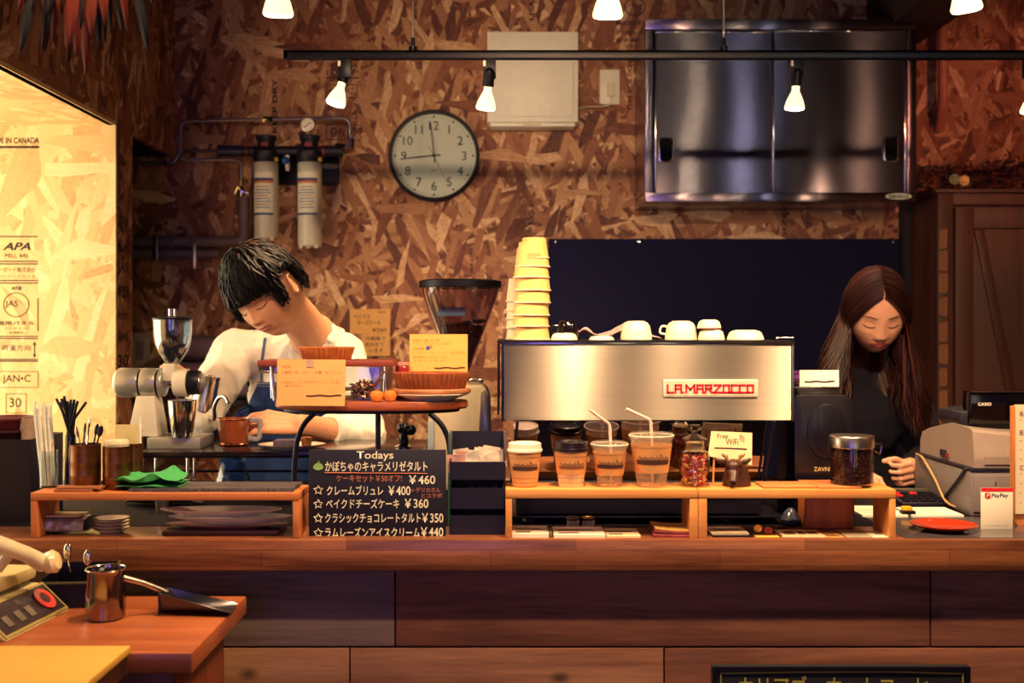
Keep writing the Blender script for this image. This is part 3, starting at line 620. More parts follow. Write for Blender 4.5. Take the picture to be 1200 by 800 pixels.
# ------------------------------------------------------------------ kraft menu cards on the wall
def wall_card(px0, px1, py0, py1, lines, label):
    t = thing('menu_card', label, 'card', P((px0+px1)/2, py1, 3.985))
    MB().box(X(px0, 3.985), X(px1, 3.985), 1.985, 1.9865, Z(py1, 3.985), Z(py0, 3.985)).build('card_sheet', M_kraft, t)
    for s, a, b, c_, d_ in lines: text(s, (X(a, 3.985), X(b, 3.985), Z(d_, 3.985), Z(c_, 3.985)), 1.9847, M_brownink, t, bold=0.01)
wall_card(410, 457, 362, 391, [('ベイクド', 414, 434, 368, 374), ('チーズケーキ', 419, 446, 375, 381), ('¥360', 436, 453, 384, 389), ('NEW', 443, 452, 364, 367)], 'upper kraft price card on the wall beside the man reading 360')
wall_card(424, 457, 391.5, 417, [('冷蔵庫で', 428, 452, 394, 399), ('あわせて', 428, 450, 401, 406), ('います', 433, 449, 408, 413)], 'lower kraft note on the wall under the price card')

# ------------------------------------------------------------------ dark board on the wall, right side cupboard
d = 3.97; t = thing('blackboard', 'large plain dark navy board on the wall behind the machine', 'blackboard', (X(849, d), 1.985, Z(560, d)))
MB().box(X(643, d), X(1055, d), 1.978, 1.999, Z(560, d), Z(279.5, d)).build('board', M_navy, t, bevel=0.001)
for px in (651, 749, 1047): MB().lathe([(0.004, 0), (0.003, 0.002)], (X(px, d), 1.978, Z(283, d)), 10, Mx).build('screw', M_chrome, t)
d = 3.72; y0 = d-2
t = thing('wardrobe', 'tall dark wooden cupboard with a braced panel door at right', 'cupboard', (1.85, 1.86, 0))
x0 = X(1099, d); x1 = 2.38; zt = Z(226, d)
MB().box(x0, x1, y0+0.02, 1.999, 0, zt-0.001).build('carcass', M_darkwood, t)
a = MB(); a.box(x0, X(1117, d), y0, y0+0.019, 0, zt-0.001); a.box(X(1117, d), x1, y0, y0+0.019, Z(240, d), zt-0.001); a.build('face_frame', M_darkwood, t, bevel=0.002)
MB().box(x0-0.012, x1, y0-0.012, 1.999, zt, zt+0.013).build('top_board', M_darkwood, t, bevel=0.002)
dr = MB().box(X(1119, d), x1-0.02, y0+0.004, y0+0.019, 0.1, Z(243, d)).build('door_panel', M_darkwood, t, bevel=0.001)
a = MB(); dx0, dx1, dz0, dz1 = X(1119, d), x1-0.02, 0.1, Z(243, d); ya, yb = y0-0.008, y0+0.0035
a.box(dx0, X(1140, d), ya, yb, dz0, dz1); a.box(X(1140, d), dx1, ya, yb, Z(268, d), dz1); a.box(X(1140, d), dx1, ya, yb, dz0, dz0+0.08)
a.build('door_rails', M_darkwood, dr, bevel=0.002)
a = MB(); a.prism([(X(1141, d), Z(269, d)), (X(1152, d), Z(269, d)), (X(1192, d), Z(470, d)), (X(1181, d), Z(470, d))], ya, yb); a.build('door_brace', M_darkwood, dr, bevel=0.001)
M_note = mat('aged_note_paper', '8a5a3e', 0.8, var=0.2, nscale=12)
for k, (a_, b_) in enumerate(((268, 291), (293.5, 318), (320, 343), (348, 371), (377, 400), (403, 427), (431, 452), (457, 481), (484, 505))):
    cx = X(1105.5, d); w = 0.0125+0.001*(k % 3); t2 = thing('paper_tag', ('topmost', 'second from top', 'third from top', 'fourth from top', 'fifth from top', 'sixth from top', 'third from bottom', 'second from bottom', 'lowest')[k]+' small brown paper tag pinned down the cupboard frame', 'tag', (cx, y0-0.001, Z(b_, d)), group='paper tags on the cupboard frame')
    a = MB(); a.prism([(cx-w, Z(b_, d)+0.008*(k % 2)), (cx+w*0.7, Z(b_, d)), (cx+w, Z(b_-3, d)), (cx+w, Z(a_, d)), (cx-w*0.8, Z(a_+1, d)), (cx-w, Z(a_+4, d))], y0-0.0022, y0-0.0004); a.build('tag_paper', M_note, t2)
    a = MB()
    for q in range(5): z = Z(a_+4+q*3.5, d); a.box(cx-w*0.5, cx+w*(0.1+0.1*((q*k) % 5)), y0-0.0027, y0-0.0023, z, z+0.002)
    a.build('handwriting', M_inkw, t2)
# dried greenery and two pale flowers on top of the cupboard
a = MB(); rnd = random.Random(3); zt2 = zt+0.0155
for k in range(900):
    x = rnd.uniform(1.46, 2.34); hh = 0.10 if x < 1.75 else 0.14
    base = Vector((x, rnd.uniform(1.80, 1.98), zt2+rnd.random()**1.2*hh)); 
    if x < x0: base.z = zt2+0.02+rnd.random()*0.07
    v = Vector((rnd.gauss(0, 1), rnd.gauss(0, .7), rnd.gauss(0.1, .7))).normalized()*rnd.uniform(0.012, 0.03); n = v.orthogonal().normalized()*rnd.uniform(.003, .007)
    base.z = max(base.z, zt2+abs(v.z)+0.002)
    a.mi = rnd.choice((0, 0, 0, 1, 1, 2)); vs = [a.bm.verts.new(p) for p in (base-v, base+n, base+v, base-n)]; a._f(vs)
for k in range(40):
    x = rnd.uniform(x0, 2.3); p = Vector((x, 1.88, zt2+0.003)); a.mi = 1; a.tube([p, p+Vector((rnd.uniform(-.08, .08), 0, .05)), p+Vector((rnd.uniform(-.14, .14), .03, rnd.uniform(.07, .13)))], 0.0012, 4)
fo = a.build('dried_foliage', [mat('dry_dark_leaf', '1c1c24', 0.8), mat('dry_brown_leaf', '6a2c20', 0.8), mat('dry_red_leaf', '9c4430', 0.8)], None)
tag(fo, 'heap of dark dried foliage lying along the cupboard top', 'dried foliage', kind='stuff')
def rosette(nm, c, r, m, label, cat='flower', group=None, n=4, core=None, facing=-1):
    t = thing(nm, label, cat, c, group=group)
    a = MB(); rnd = random.Random(int(c[0]*1e4))
    for L in range(n):
        k = 5+2*L; rr = r*(0.35+0.65*(L+1)/n)
        for i in range(k):
            q = 2*math.pi*(i+0.5*L)/k+rnd.uniform(-.1, .1); dv = Vector((math.cos(q), 0, math.sin(q))); tip = Vector(c)+dv*rr+Vector((0, -r*0.9*(1-(L/n))+0.0, 0)); b0 = Vector(c)+dv*rr*0.15; sdv = Vector((-math.sin(q), 0, math.cos(q)))*rr*0.42
            md = b0.lerp(tip, 0.6)+Vector((0, -r*0.25, 0)); a._f([a.bm.verts.new(p) for p in (b0, md+sdv, tip, md-sdv)])
    a.build('petals', m, t, solid=0.0006, smooth=80); MB().ball(Vector(c)+Vector((0, -r*0.3, 0)), r*0.4, 10).build('flower_heart', core or m, t); return t
rosette('dried_flower', (X(1121, 3.68), 1.70, zt2+0.028), 0.020, mat('petal_greygreen', '98a078', 0.8), 'pale grey green dried flower lying left on the cupboard top', group='flowers on the cupboard')
rosette('dried_flower', (X(1131, 3.68), 1.69, zt2+0.022), 0.019, mat('petal_cream', 'e8c890', 0.8), 'cream yellow dried flower lying right on the cupboard top', group='flowers on the cupboard')
t = thing('wall_conduit', 'pinkish vertical pipe ending in a round collar on the wall', 'pipe', P(1101, 163, 3.95))
M_cond = mat('beige_conduit', 'b87a60', 0.5)
MB().tube(arc_path([P(1105, -60, 3.9), P(1105, 120, 3.9), P(1101, 152, 3.97)], 0.05), 0.017, 12).build('pipe', M_cond, t)
MB().lathe([(0.032, 0), (0.034, 0.004), (0.030, 0.012), (0.018, 0.016)], P(1101, 152, 3.999), 24, Mx).build('collar', mat('collar_tan', 'd0966a', 0.5), t)
t = thing('ceiling_dry_flowers', 'hanging bunch of reddish dried leaves close at the top left', 'dried plants', (X(95, 1.5), -0.5, 2.6))
rnd = random.Random(11)
ml = [mat('leaf_rust', '8c2c14', 0.8), mat('leaf_dark', '0c101c', 0.7), mat('leaf_brown', '30120c', 0.8)]
a = MB(); a.tube([(X(95, 1.5), -0.5, CZ-0.001), (X(95, 1.5), -0.5, 2.05)], 0.003, 6)
a.build('string', M_black, t)
for k in range(34):
    px = rnd.uniform(15, 190); py = rnd.uniform(15, 70)-abs(px-100)*0.2+rnd.uniform(-6, 14); dd = 1.5+rnd.uniform(-.06, .06)
    if k < 4: px, py = ((78, 62), (100, 88), (122, 28), (172, 60))[k]
    tip = P(px, py, dd); top = Vector((X(95, 1.5)+(tip.x-X(95, 1.5))*0.35, -0.5, 2.08)); dv = (tip-top); m = ml[(0, 0, 0, 1)[k] if k < 4 else rnd.choice((0, 1, 1, 2, 2))]
    L = rnd.uniform(0.07, 0.11); u = dv.normalized(); w = rnd.uniform(.006, .011); sd = Vector((u.z, 0.3, -u.x)).normalized(); a = MB(); st = tip-u*L
    pts = [(st, w*.3), (st+u*L*.3, w), (st+u*L*.6, w*.85), (st+u*L*.85, w*.4), (tip, 0.001)]
    vs = [(a.bm.verts.new(p+sd*q+Vector((0, .004, 0))), a.bm.verts.new(p), a.bm.verts.new(p-sd*q+Vector((0, .004, 0)))) for p, q in pts]
    for A, B in zip(vs, vs[1:]): a._f([A[0], A[1], B[1], B[0]]); a._f([A[1], A[2], B[2], B[1]])
    lf = a.build('dried_leaf', m, t, solid=0.0008); MB().tube([top, top.lerp(st, 0.6)+Vector((0, 0, .01)), st+u*0.006], 0.0013, 4).build('leaf_stem', ml[2], lf)
# ------------------------------------------------------------------ risers on the bar
ZC = 1.0; ZLT = 1.084; ZRT = 1.090
def riser(nm, x0, x1, y0, y1, zt, th, posts, m, label):
    t = thing(nm, label, 'display shelf', ((x0+x1)/2, (y0+y1)/2, ZC))
    MB().box(x0, x1, y0, y1, zt-th, zt).build('top_board', m, t, bevel=0.0015)
    for a, b in posts: MB().box(a, b, y0+0.0005, y1-0.0005, ZC, zt-th-0.0003).build('side_board', m, t, bevel=0.0015)
    return t
lx0, lx1 = X(35, 2.01), X(350, 2.01)
riser('display_riser', lx0, lx1, 0.012, 0.115, ZLT, 0.0145, [(lx0, X(43, 2.01)), (X(342.5, 2.01), lx1)], M_riserl, 'long low reddish wooden riser under the slate at left of the bar')
rx0, rxm, rx1 = X(592.5, 2.01), X(818.5, 2.01), X(1050.5, 2.01)
riser('display_riser', rx0, rxm-0.0005, 0.012, 0.105, ZRT, 0.0165, [(rx0, X(600, 2.01)), (X(808.5, 2.01), rxm-0.0005)], M_riser, 'pale wooden riser carrying the row of takeaway cups')
riser('display_riser', rxm+0.0005, rx1, 0.012, 0.105, ZRT, 0.0165, [(rxm+0.0005, X(829, 2.01)), (X(1043, 2.01), rx1)], M_riser, 'pale wooden riser under the deer head and the bean jar')
# ------------------------------------------------------------------ black container at far left, lids in it
y0, y1 = 0.18, 0.34; xb = X(41, 2.2)
t = thing('storage_bin', 'black open bin at the far left end of the bar', 'bin', (-1.04, 0.26, ZC))
a = MB(); zt = Z(515, 2.18); a.box(-1.16, xb, y0, y0+0.004, ZC, zt); a.box(-1.16, xb, y1-0.004, y1, ZC, zt); a.box(-1.16, -1.156, y0+.004, y1-.004, ZC, zt); a.box(xb-.004, xb, y0+.004, y1-.004, ZC, zt); a.box(-1.156, xb-.004, y0+.004, y1-.004, ZC, ZC+.004)
a.build('bin_body', M_black, t)
m1 = mat('dark_red_lid', '5c2028', 0.5, var=0.2)
zb = ZC+0.0045
for k in range(8):
    h = (Z(488, 2.24)-ZC-0.0045)/8
    c = (X(4, 2.24), 0.26, zb+k*h); r = 0.055-0.001*(k % 3)
    o = thing('takeout_bowl', 'dark red takeout bowl, number from the top of the nested stack: '+('eighth', 'seventh', 'sixth', 'fifth', 'fourth', 'third', 'second', 'first')[k], 'bowl', c, group='nested bowls in the black bin')
    MB().lathe([(r*.72, 0), (r*.94, h*.75), (r, h*.78), (r, h*.94), (r*.9, h*.96), (r*.7, 0.002)], c, 28, flute=0, caps=True).build('bowl_wall', m1 if k % 2 else mat('dark_maroon_lid', '3c141e', 0.5), o)
a = MB(); c = Vector((X(32, 2.24), 0.25, zb)); H = Z(489, 2.24)-zb
a.grid(lambda u, v: Vector((c.x+0.016*(1-.25*v)*(1+.25*noise.noise((u*9, v*12, 2)))*math.cos(2*math.pi*u), c.y+0.03*(1+.3*noise.noise((u*8, v*14, 5)))*math.sin(2*math.pi*u), c.z+H*v+0.006*noise.noise((u*7, v*9, 8))*v)), 26, 26, closed_u=True)
tag(centre(a.build('paper_bag_bundle', mat('crumpled_brown_paper', 'a08878', 0.8, var=0.3, bump=0.5), None)), 'crumpled brownish white paper bundle standing in the black bin', 'paper bundle')
# ------------------------------------------------------------------ straws and tins on the left riser
zr = ZLT
def straw(nm, pts, r, m, label, cat, group, loc=None):
    o = MB().tube(pts, r, 8).build(nm, m, None, smooth=50); tag(o, label, cat, group); return centre(o)
M_strawb = mat('black_straw', '10141c', 0.3); M_straww = mat('white_straw', 'e8ecdc', 0.4); M_wood1 = mat('stirrer_wood', 'c08a5c', 0.7)
def glass_pot(nm, c, r, h, label, cat, neck=None, m=None):
    t = thing(nm, label, cat, c); w = 0.0015
    if neck:
        rn, hs = neck; prof = [(r, 0), (r, hs*.8), (rn, hs*1.25), (rn, h), (rn-w, h), (rn-w, hs*1.25), (r-w, hs*.8), (r-w, 0.003), (0.0001, 0.003)]
    else: prof = [(r, 0), (r*1.03, h), (r*1.03-w, h), (r-w, 0.003), (0.0001, 0.003)]
    MB().lathe(prof, c, 28).build('glass_wall', m or M_glass, t); return t
M_glass = glass('clear_glass', 'eef2f2', 0.02, 0.10)
c0 = Vector((X(57, 2.085), 0.085, zr)); glass_pot('straw_glass', c0, 0.017, 0.07, 'clear tumbler holding white straws and wooden stirrers at left', 'glass')
for k in range(11):
    q = 2*math.pi*k/11; b = c0+Vector((0.011*math.cos(q), 0.011*math.sin(q), 0.004)); tp = c0+Vector((-0.012+0.0145*math.cos(q), 0.012*math.sin(q), 0.157+0.006*math.sin(5*q)))
    straw('white_straw', [b, tp], 0.003, M_straww, 'white straw standing in the tumbler at far left', 'straw', 'white straws in the tumbler')
for k in range(7):
    q = 2*math.pi*k/7+.2; b = c0+Vector((0.005*math.cos(q), 0.005*math.sin(q), 0.004)); tp = c0+Vector((0.004+0.006*math.cos(q), 0.006*math.sin(q), 0.085))
    a = MB(); a.tube([b, tp], 0.0022, 4, flat=.4); tag(centre(a.build('wooden_stirrer', M_wood1, None)), 'flat wooden stirrer standing among the white straws', 'stirrer', 'stirrers in the tumbler')
c1 = Vector((X(83, 2.08), 0.08, zr)); glass_pot('straw_bottle', c1, 0.0165, 0.098, 'clear slim bottle holding the bundle of black straws', 'bottle', neck=(0.0105, 0.055))
ends = [(66, 467), (72, 467), (75, 464), (79, 470), (83, 468), (87, 468), (91, 470), (70, 471), (89, 472)]
for k, (px, py) in enumerate(ends):
    q = 2*math.pi*k/9; nk = c1+Vector((0.0062*math.cos(q), 0.0062*math.sin(q), 0.098)); tp = P(px, py, 2.08+0.012*math.sin(q)); b = nk+(nk-tp)*(0.092/max(0.02, (tp.z-nk.z))); b.x = max(c1.x-0.010, min(c1.x+0.010, b.x)); b.y = max(c1.y-0.010, min(c1.y+0.010, b.y)); b.z = zr+0.005
    straw('black_straw', [b, nk, tp], 0.0027, M_strawb, 'straight black straw standing in the slim bottle', 'straw', 'black straws in the bottle')
nk = c1+Vector((0.0, 0.0, 0.098)); straw('black_straw', arc_path([c1+Vector((0, 0, .005)), nk, P(84, 495, 2.08), P(101, 471, 2.08)], 0.01), 0.0027, M_strawb, 'bent black straw leaning right out of the slim bottle', 'straw', 'black straws in the bottle')
M_tin = mat('bronze_tin', '7a5034', 0.32, 0.85, var=0.2, nscale=14, stretch=(1, 1, 12))
def tin(px0, px1, py, y, label):
    d = y+2; r = (X(px1, d)-X(px0, d))/2; c = Vector(((X(px0, d)+X(px1, d))/2, y, zr)); h = Z(py, d)-zr; t = thing('tin_can', label, 'tin', c, group='bronze tins on the left riser')
    MB().lathe([(r*.98, 0), (r, .001), (r, h*.3), (r*1.01, h*.31), (r, h*.33), (r, h*.6), (r*1.01, h*.61), (r, h*.63), (r, h-.002), (r*1.02, h), (r*.96, h), (r*.96, 0.003), (0.0001, .003)], c, 36).build('tin_wall', M_tin, t); return c, r, h
c2, r2, h2 = tin(82.5, 117.5, 520, 0.068, 'bronze tin with small spoons beside the straw bottle')
c3, r3, h3 = tin(121, 152, 522, 0.066, 'bronze tin filled with a roll of white lids')
c4, r4, h4 = tin(148, 167, 519, 0.098, 'narrow bronze tin behind with a cream card and stirrers')
def spoon(c, top, ang, label, m, r=0.008):
    t = thing('small_spoon', label, 'spoon', c, group='spoons in the bronze tin'); c = Vector(c); top = Vector(top)
    MB().tube([c, top], [0.002, 0.0015], 6).build('handle', m, t)
    u = (top-c).normalized(); q = u.to_track_quat('Z', 'Y').to_matrix().to_4x4() @ Matrix.Rotation(ang, 4, 'Z')
    MB().ball(top+u*r*1.3, r, 14, (0.85, 0.25, 1.5), M=q).build('bowl', m, t)
for k, (px, py, an) in enumerate(((99, 508, .3), (104, 502, .1), (112, 509, .6), (116, 511, 1.2), (92, 512, .2))):
    spoon(c2+Vector((-.008+.004*k, -.006+.004*(k % 3), .006)), P(px, py, 2.065+.006*(k % 3)), an, ('black', 'silver', 'black', 'dark', 'steel')[k]+' small spoon sticking '+('left', 'highest', 'right', 'rightmost', 'far left')[k]+' out of the bronze tin', (M_black, M_chrome, M_black, M_black, M_steelp)[k], 0.0075)
for k in range(5):
    z = c3.z+h3-0.03+k*0.0082; c = Vector((c3.x, c3.y, z)); r = r3*.93
    o = thing('cup_lid', ('lowest', 'second', 'third', 'fourth', 'topmost')[k]+' cream plastic lid stacked in the middle bronze tin', 'lid', c, group='cream lids in the tin')
    MB().lathe([(r, 0), (r, .004), (r*.93, .008), (0.0001, .008)], c, 28, caps=False).build('lid_shell', M_cream, o, solid=-.0005)
a = MB(); d = 2.1; a.box(X(133, d), X(159.5, d), c4.y-0.004, c4.y-0.0032, c4.z+0.01, Z(497, d)); o = a.build('cream_card', mat('cream_card', 'd8cc94', 0.7), None); o.data.transform(Matrix.Translation((0.006, 0, 0))); tag(centre(o), 'blank cream card standing in the narrow bronze tin', 'card')
for k in range(7):
    x = X(158+k*1.25, d); a = MB(); b = Vector((c4.x-.006+.002*k, c4.y+0.002, c4.z+.005)); tp = Vector((x, c4.y+0.001, Z(503-(k % 3), d))); a.tube([b, tp], 0.0024, 4, flat=.35, up=(0, 1, 0)); tag(centre(a.build('wooden_stirrer', M_wood1, None)), 'wooden stirrer standing in the narrow bronze tin', 'stirrer', 'stirrers in the narrow tin')
a = MB(); a.cyl((X(163.5, d), .099, zr+.005), (X(164.5, d), .099, Z(497, d)), .003); a.cyl((X(164.5, d), .099, Z(497, d)), (X(164.5, d), .099, Z(488, d)), .0012); tag(centre(a.build('marker_pen', M_white, None)), 'thin white pen with dark tip by the narrow tin', 'pen')
# coaster boards, cloth, slate
def plank_thing(nm, px0, px1, y0, y1, z, h, m, label, cat, group=None):
    d = y0+2; o = MB().box(X(px0, d), X(px1, d), y0, y1, z, z+h).build(nm, m, None, bevel=0.001); return centre(tag(o, label, cat, group))
M_board = wood('small_board', '7a4428', 'b87850', 0, 0.55, 1.0)
plank_thing('coaster_board', 63, 108, 0.018, 0.046, zr, 0.005, M_board, 'lower small wooden coaster lying before the tins', 'coaster', 'wooden coasters')
plank_thing('coaster_board', 66, 118, 0.020, 0.045, zr+.0052, 0.004, M_board, 'upper small wooden coaster lying before the tins', 'coaster', 'wooden coasters')
a = MB(); n = 60; rnd = random.Random(5); top = []; bot = []
sx0, sx1 = X(151, 2.02), X(344, 2.02); sy0, sy1 = 0.018, 0.112
def slate_edge():
    pts = []
    for k in range(70): pts.append((sx0+(sx1-sx0)*k/69, sy0+rnd.uniform(0, .0025)))
    for k in range(20): pts.append((sx1-rnd.uniform(0, .003), sy0+(sy1-sy0)*k/20))
    for k in range(70): pts.append((sx1-(sx1-sx0)*k/69, sy1-rnd.uniform(0, .0025)))
    for k in range(20): pts.append((sx0+rnd.uniform(0, .003), sy1-(sy1-sy0)*k/20))
    return pts
e = slate_edge(); A = [a.bm.verts.new((x, y, zr)) for x, y in e]; B = [a.bm.verts.new((x+rnd.uniform(-.001, .001), y+rnd.uniform(0, .002), zr+.0065)) for x, y in e]
a._f(A[::-1]); a._f(B)
for i in range(len(A)): a._f([A[i], A[(i+1) % len(A)], B[(i+1) % len(B)], B[i]])
centre(tag(a.build('slate_tray', mat('slate', '4a4448', 0.55, var=0.15, nscale=20, bump=0.4), None, smooth=20), 'long dark slate slab with rough edges on the left riser', 'slate'))
# green cloth: folded layers
M_green = mat('green_cloth', '3fa05c', 0.95, var=0.12, nscale=120, bump=0.5)
a = MB(); gx0, gx1 = X(141, 2.06), X(216, 2.06); zb = zr+.0068
def clothf(u, v):
    # one sheet folded three times in profile (u), running along x (v)
    w = u*3; k = int(min(2, w)); f = w-k; yy = 0.028+0.062*(f if k % 2 == 0 else 1-f); zz = zb+0.0062*k+0.0062*(f**6)+.0014
    x = gx0+(gx1-gx0)*v; edge = 0.5+0.5*math.cos((v-0.15)*3.0)
    zz += (0.010*math.exp(-((v-.55-.2*f)/.13)**2)+0.004*math.exp(-((v-.1)/.1)**2))*(k+0.5)/2+0.0008*noise.noise((v*5, f*3, k))*(k+.4)
    return Vector((x+0.004*math.sin(5*f+k)*(1-v), yy+0.004*math.sin(9*v+k), zz*1.0))
a.grid(clothf, 46, 40); o = a.build('green_cloth', M_green, None, solid=.0012); tag(centre(o), 'bright green folded cleaning cloth on the slate end', 'cloth')
a = MB(); a.tube([P(199, 562, 2.06), P(212, 560, 2.08), P(229, 558, 2.09)], [.003, .0035, .002], 8); o = a.build('bar_tool', M_chrome, None); o.location.z = zr+.0105-min(v.co.z for v in o.data.vertices); tag(centre(o), 'short shiny metal bar tool lying by the green cloth', 'tool')
# ------------------------------------------------------------------ things under the left riser
M_plate = mat('white_china', 'e6e0d0', 0.25, var=0.03, coat=0.4); M_chin0 = mat('rim_cream', 'f2ead0', .3); M_rimd = mat('plate_rim_brown', '7c3c34', 0.4)
def plate(nm, c, rx, ry, h, m, label, group=None, cat='plate', rim=None):
    t = thing(nm, label, cat, c, group=group); S = Matrix.Diagonal((1, ry/rx, 1, 1)); r = rx
    MB().lathe([(r*.6, 0), (r*.62, h*.15), (r*.97, h*.85), (r, h*.95), (r*.985, h), (r*.95, h*.97), (r*.6, h*.35), (0.0001, h*.3)], c, 48, S).build('plate_body', m, t)
    if rim: MB().tube([(c[0]+r*.985*math.cos(q), c[1]+ry*.985*math.sin(q), c[2]+h) for q in [2*math.pi*i/48 for i in range(48)]], 0.0008, 5, closed=True).build('coloured_rim', rim, t)
    return t
for k in range(4): plate('small_plate', (X(131, 2.08), .078, ZC+k*.0062), .0335, .0335, .0085, M_plate, ('lowest', 'second', 'third', 'top')[k]+' of the small round plates stacked under the left riser', 'small plates under the riser', rim=M_rimd)
oz = ZC+.009
tag(centre(MB().box(X(190, 2.04), X(346, 2.04)-.03, .035, .110, ZC, ZC+.009).build('serving_tray', mat('dark_brown_tray', '3a1c20', .5), None, bevel=.003)), 'dark brown tray lying under the oval plates', 'tray')
plate('oval_plate', (X(268, 2.09), .075, oz), .117, .033, .008, mat('rose_plate', '9c6460', .35), 'lowest reddish rimmed oval plate below the left riser', 'oval plates under the riser')
plate('oval_plate', (X(273, 2.09), .074, oz+.009), .118, .033, .013, M_plate, 'middle white oval plate below the left riser', 'oval plates under the riser', rim=M_chin0)
plate('oval_plate', (X(262, 2.09), .073, oz+.0225), .116, .033, .013, M_plate, 'upper white oval plate below the left riser', 'oval plates under the riser', rim=M_chin0)
# wrapped packet of trays
a = MB(); d = 2.05; x0, x1 = X(47, d), X(99, d)
a.grid(lambda u, v: Vector((x0+(x1-x0)*v+.002*noise.noise((u*6, v*20, 3)), .075+.032*math.copysign(abs(math.cos(2*math.pi*u))**.6, math.cos(2*math.pi*u))*(1+.1*noise.noise((u*9, v*9, 1))), ZC+.0165+.0145*math.copysign(abs(math.sin(2*math.pi*u))**.6, math.sin(2*math.pi*u))*(1-.12*abs(2*v-1)**4+.14*noise.noise((u*8, v*15, 9))))), 30, 40, closed_u=True)
t = a.build('wrapped_packet', mat('clear_plastic_wrap', 'a8a4b0', .15, .25, var=.3, nscale=60, bump=.8), None); tag(centre(t), 'plastic wrapped packet lying at the left end under the riser', 'packet'); 
zt_ = max(v.co.z for v in t.data.vertices)+t.location.z
tag(centre(MB().box(X(48, d), X(92, d), .05, .10, zt_+.0003, zt_+.0028).build('tray_sheet', M_cream, None, bevel=.0005)), 'cream flat tray lying on the wrapped packet', 'tray')
t = thing('metal_cup', 'small dull metal cup standing behind the riser near the plates', 'cup', (X(190, 2.3), .30, ZC)); MB().lathe([(.012, 0), (.016, Z(587, 2.3)-ZC+.02), (.0148, Z(587, 2.3)-ZC+.02), (.011, .002), (.0001, .002)], (X(190, 2.3), .30, ZC), 24).build('cup_body', M_steelp, t)
a = MB(); cx = X(185, 2.35)
a.grid(lambda u, v: Vector((cx+(.085*(v-.5)*2), .40+.06*math.cos(2*math.pi*u)*(1-.8*(2*v-1)**2), ZC+.022*(1-(2*v-1)**2)*(1+math.sin(2*math.pi*u))+.001+.004*(1+noise.noise((u*4, v*8, 2))))), 24, 20, closed_u=True)
tag(centre(a.build('dark_cloth', mat('dark_slate_cloth', '30303c', .95), None)), 'dark grey rag bunched on the bar behind the left riser', 'cloth')
# ------------------------------------------------------------------ pour-over stand and what stands on it
ZS = 1.111; sx0, sx1 = X(160, 2.44), X(494, 2.44)
t = thing('drip_stand', 'black metal pour over stand with chrome legs behind the left riser', 'stand', ((sx0+sx1)/2, .58, ZC))
MB().box(sx0, sx1, .44, .72, ZS-.014, ZS).build('top_plate', mat('stand_black', '1c1820', .22, .4, coat=.3), t, bevel=.002)
for x, y in ((X(220, 2.46), .46), (X(228, 2.46), .46), (X(167, 2.46), .46), (X(488, 2.46), .46), (X(167, 2.6), .70), (X(488, 2.6), .70)): MB().cyl((x, y, ZC), (x, y, ZS-.0145), .0035).build('leg', M_chrome, t)
MB().box(sx0+.01, sx1-.01, .705, .712, ZC+.03, ZC+.036).build('cross_bar', M_black, t)
# grinder
d = 2.52; gy = .555
M_gray = mat('grey_cast_metal', 'b4b2aa', .34, .6, var=.06, coat=.2)
M_gcream = mat('cream_cast_metal', 'd4ccba', .4, .05, var=.04, coat=.2)
t = thing('coffee_grinder', 'silver horizontal motor coffee grinder with a clear hopper', 'coffee grinder', (X(192, d), gy, ZS))
MB().box(X(168, d-.05), X(231, d-.05), gy-.06, gy+.06, ZS, ZS+.026).build('base', M_gray, t, bevel=.002)
a = MB(); zb = ZS+.0262; zt = Z(464, d)
a.hexa([(X(150, d)+.0, gy-.04, zb), (X(186, d), gy-.04, zb), (X(186, d), gy+.04, zb), (X(150, d), gy+.04, zb)], [(X(158, d), gy-.028, zt), (X(180, d), gy-.028, zt), (X(180, d), gy+.028, zt), (X(158, d), gy+.028, zt)])
a.build('pedestal', M_gcream, t, bevel=.003)
zc = Z(449, d); r = .0345
def hx(pa, pb, ra, rb, m, nm, seg=36, par=None): return MB().cyl((X(pa, d), gy, zc), (X(pb, d), gy, zc), ra, rb, seg).build(nm, m, par or t, bevel=.0015)
hx(134, 159, r, r, M_gray, 'motor_drum'); hx(129.5, 134, .027, r*.97, M_gcream, 'motor_cap'); hx(159, 161.5, r*.9, r*.9, M_black, 'drum_groove'); hx(161.5, 180, r, r, M_gray, 'motor_drum'); hx(180, 182.5, r*.9, r*.9, M_black, 'drum_groove'); hx(182.5, 188, r*.99, r*.93, M_gray, 'drum_flange')
hx(188, 200, .012, .012, M_chrome, 'drive_shaft'); hx(200, 216, .031, .033, M_gcream, 'burr_housing'); hx(216, 230, .029, .028, M_black, 'adjust_dial'); hx(230, 233, .024, .02, M_steelp, 'dial_ring'); hx(208, 222, .004, .004, M_chrome, 'clamp_screw')
a = MB(); a.hexa([(X(188, d), gy-.02, zc+.004), (X(202, d), gy-.02, zc+.004), (X(202, d), gy+.02, zc+.004), (X(188, d), gy+.02, zc+.004)], [(X(187, d), gy-.018, Z(426, d)), (X(202, d), gy-.018, Z(426, d)), (X(202, d), gy+.018, Z(426, d)), (X(187, d), gy+.018, Z(426, d))])
a.build('feed_throat', M_gcream, t, bevel=.003)
hc = Vector((X(197, d), gy, 0)); 
prof = [(8.5, 425.5), (12, 420), (17, 412), (20.5, 403), (22, 393), (22.6, 380), (23, 374)]
pr = [(x*d/FPX, Z(y, d)) for x, y in prof]; inner = [(x-.0014, z) for x, z in pr[::-1]]
M_hop = glass('hopper_glass', 'e8eef4', .04, .5)
hp = MB().lathe(pr+inner, hc, 36, caps=False).build('hopper', M_hop, t)
MB().lathe([(.0455, Z(374.5, d)), (.046, Z(372.5, d)), (.03, Z(370.5, d)), (.006, Z(369.5, d))], hc, 36).build('hopper_lid', M_black, hp)
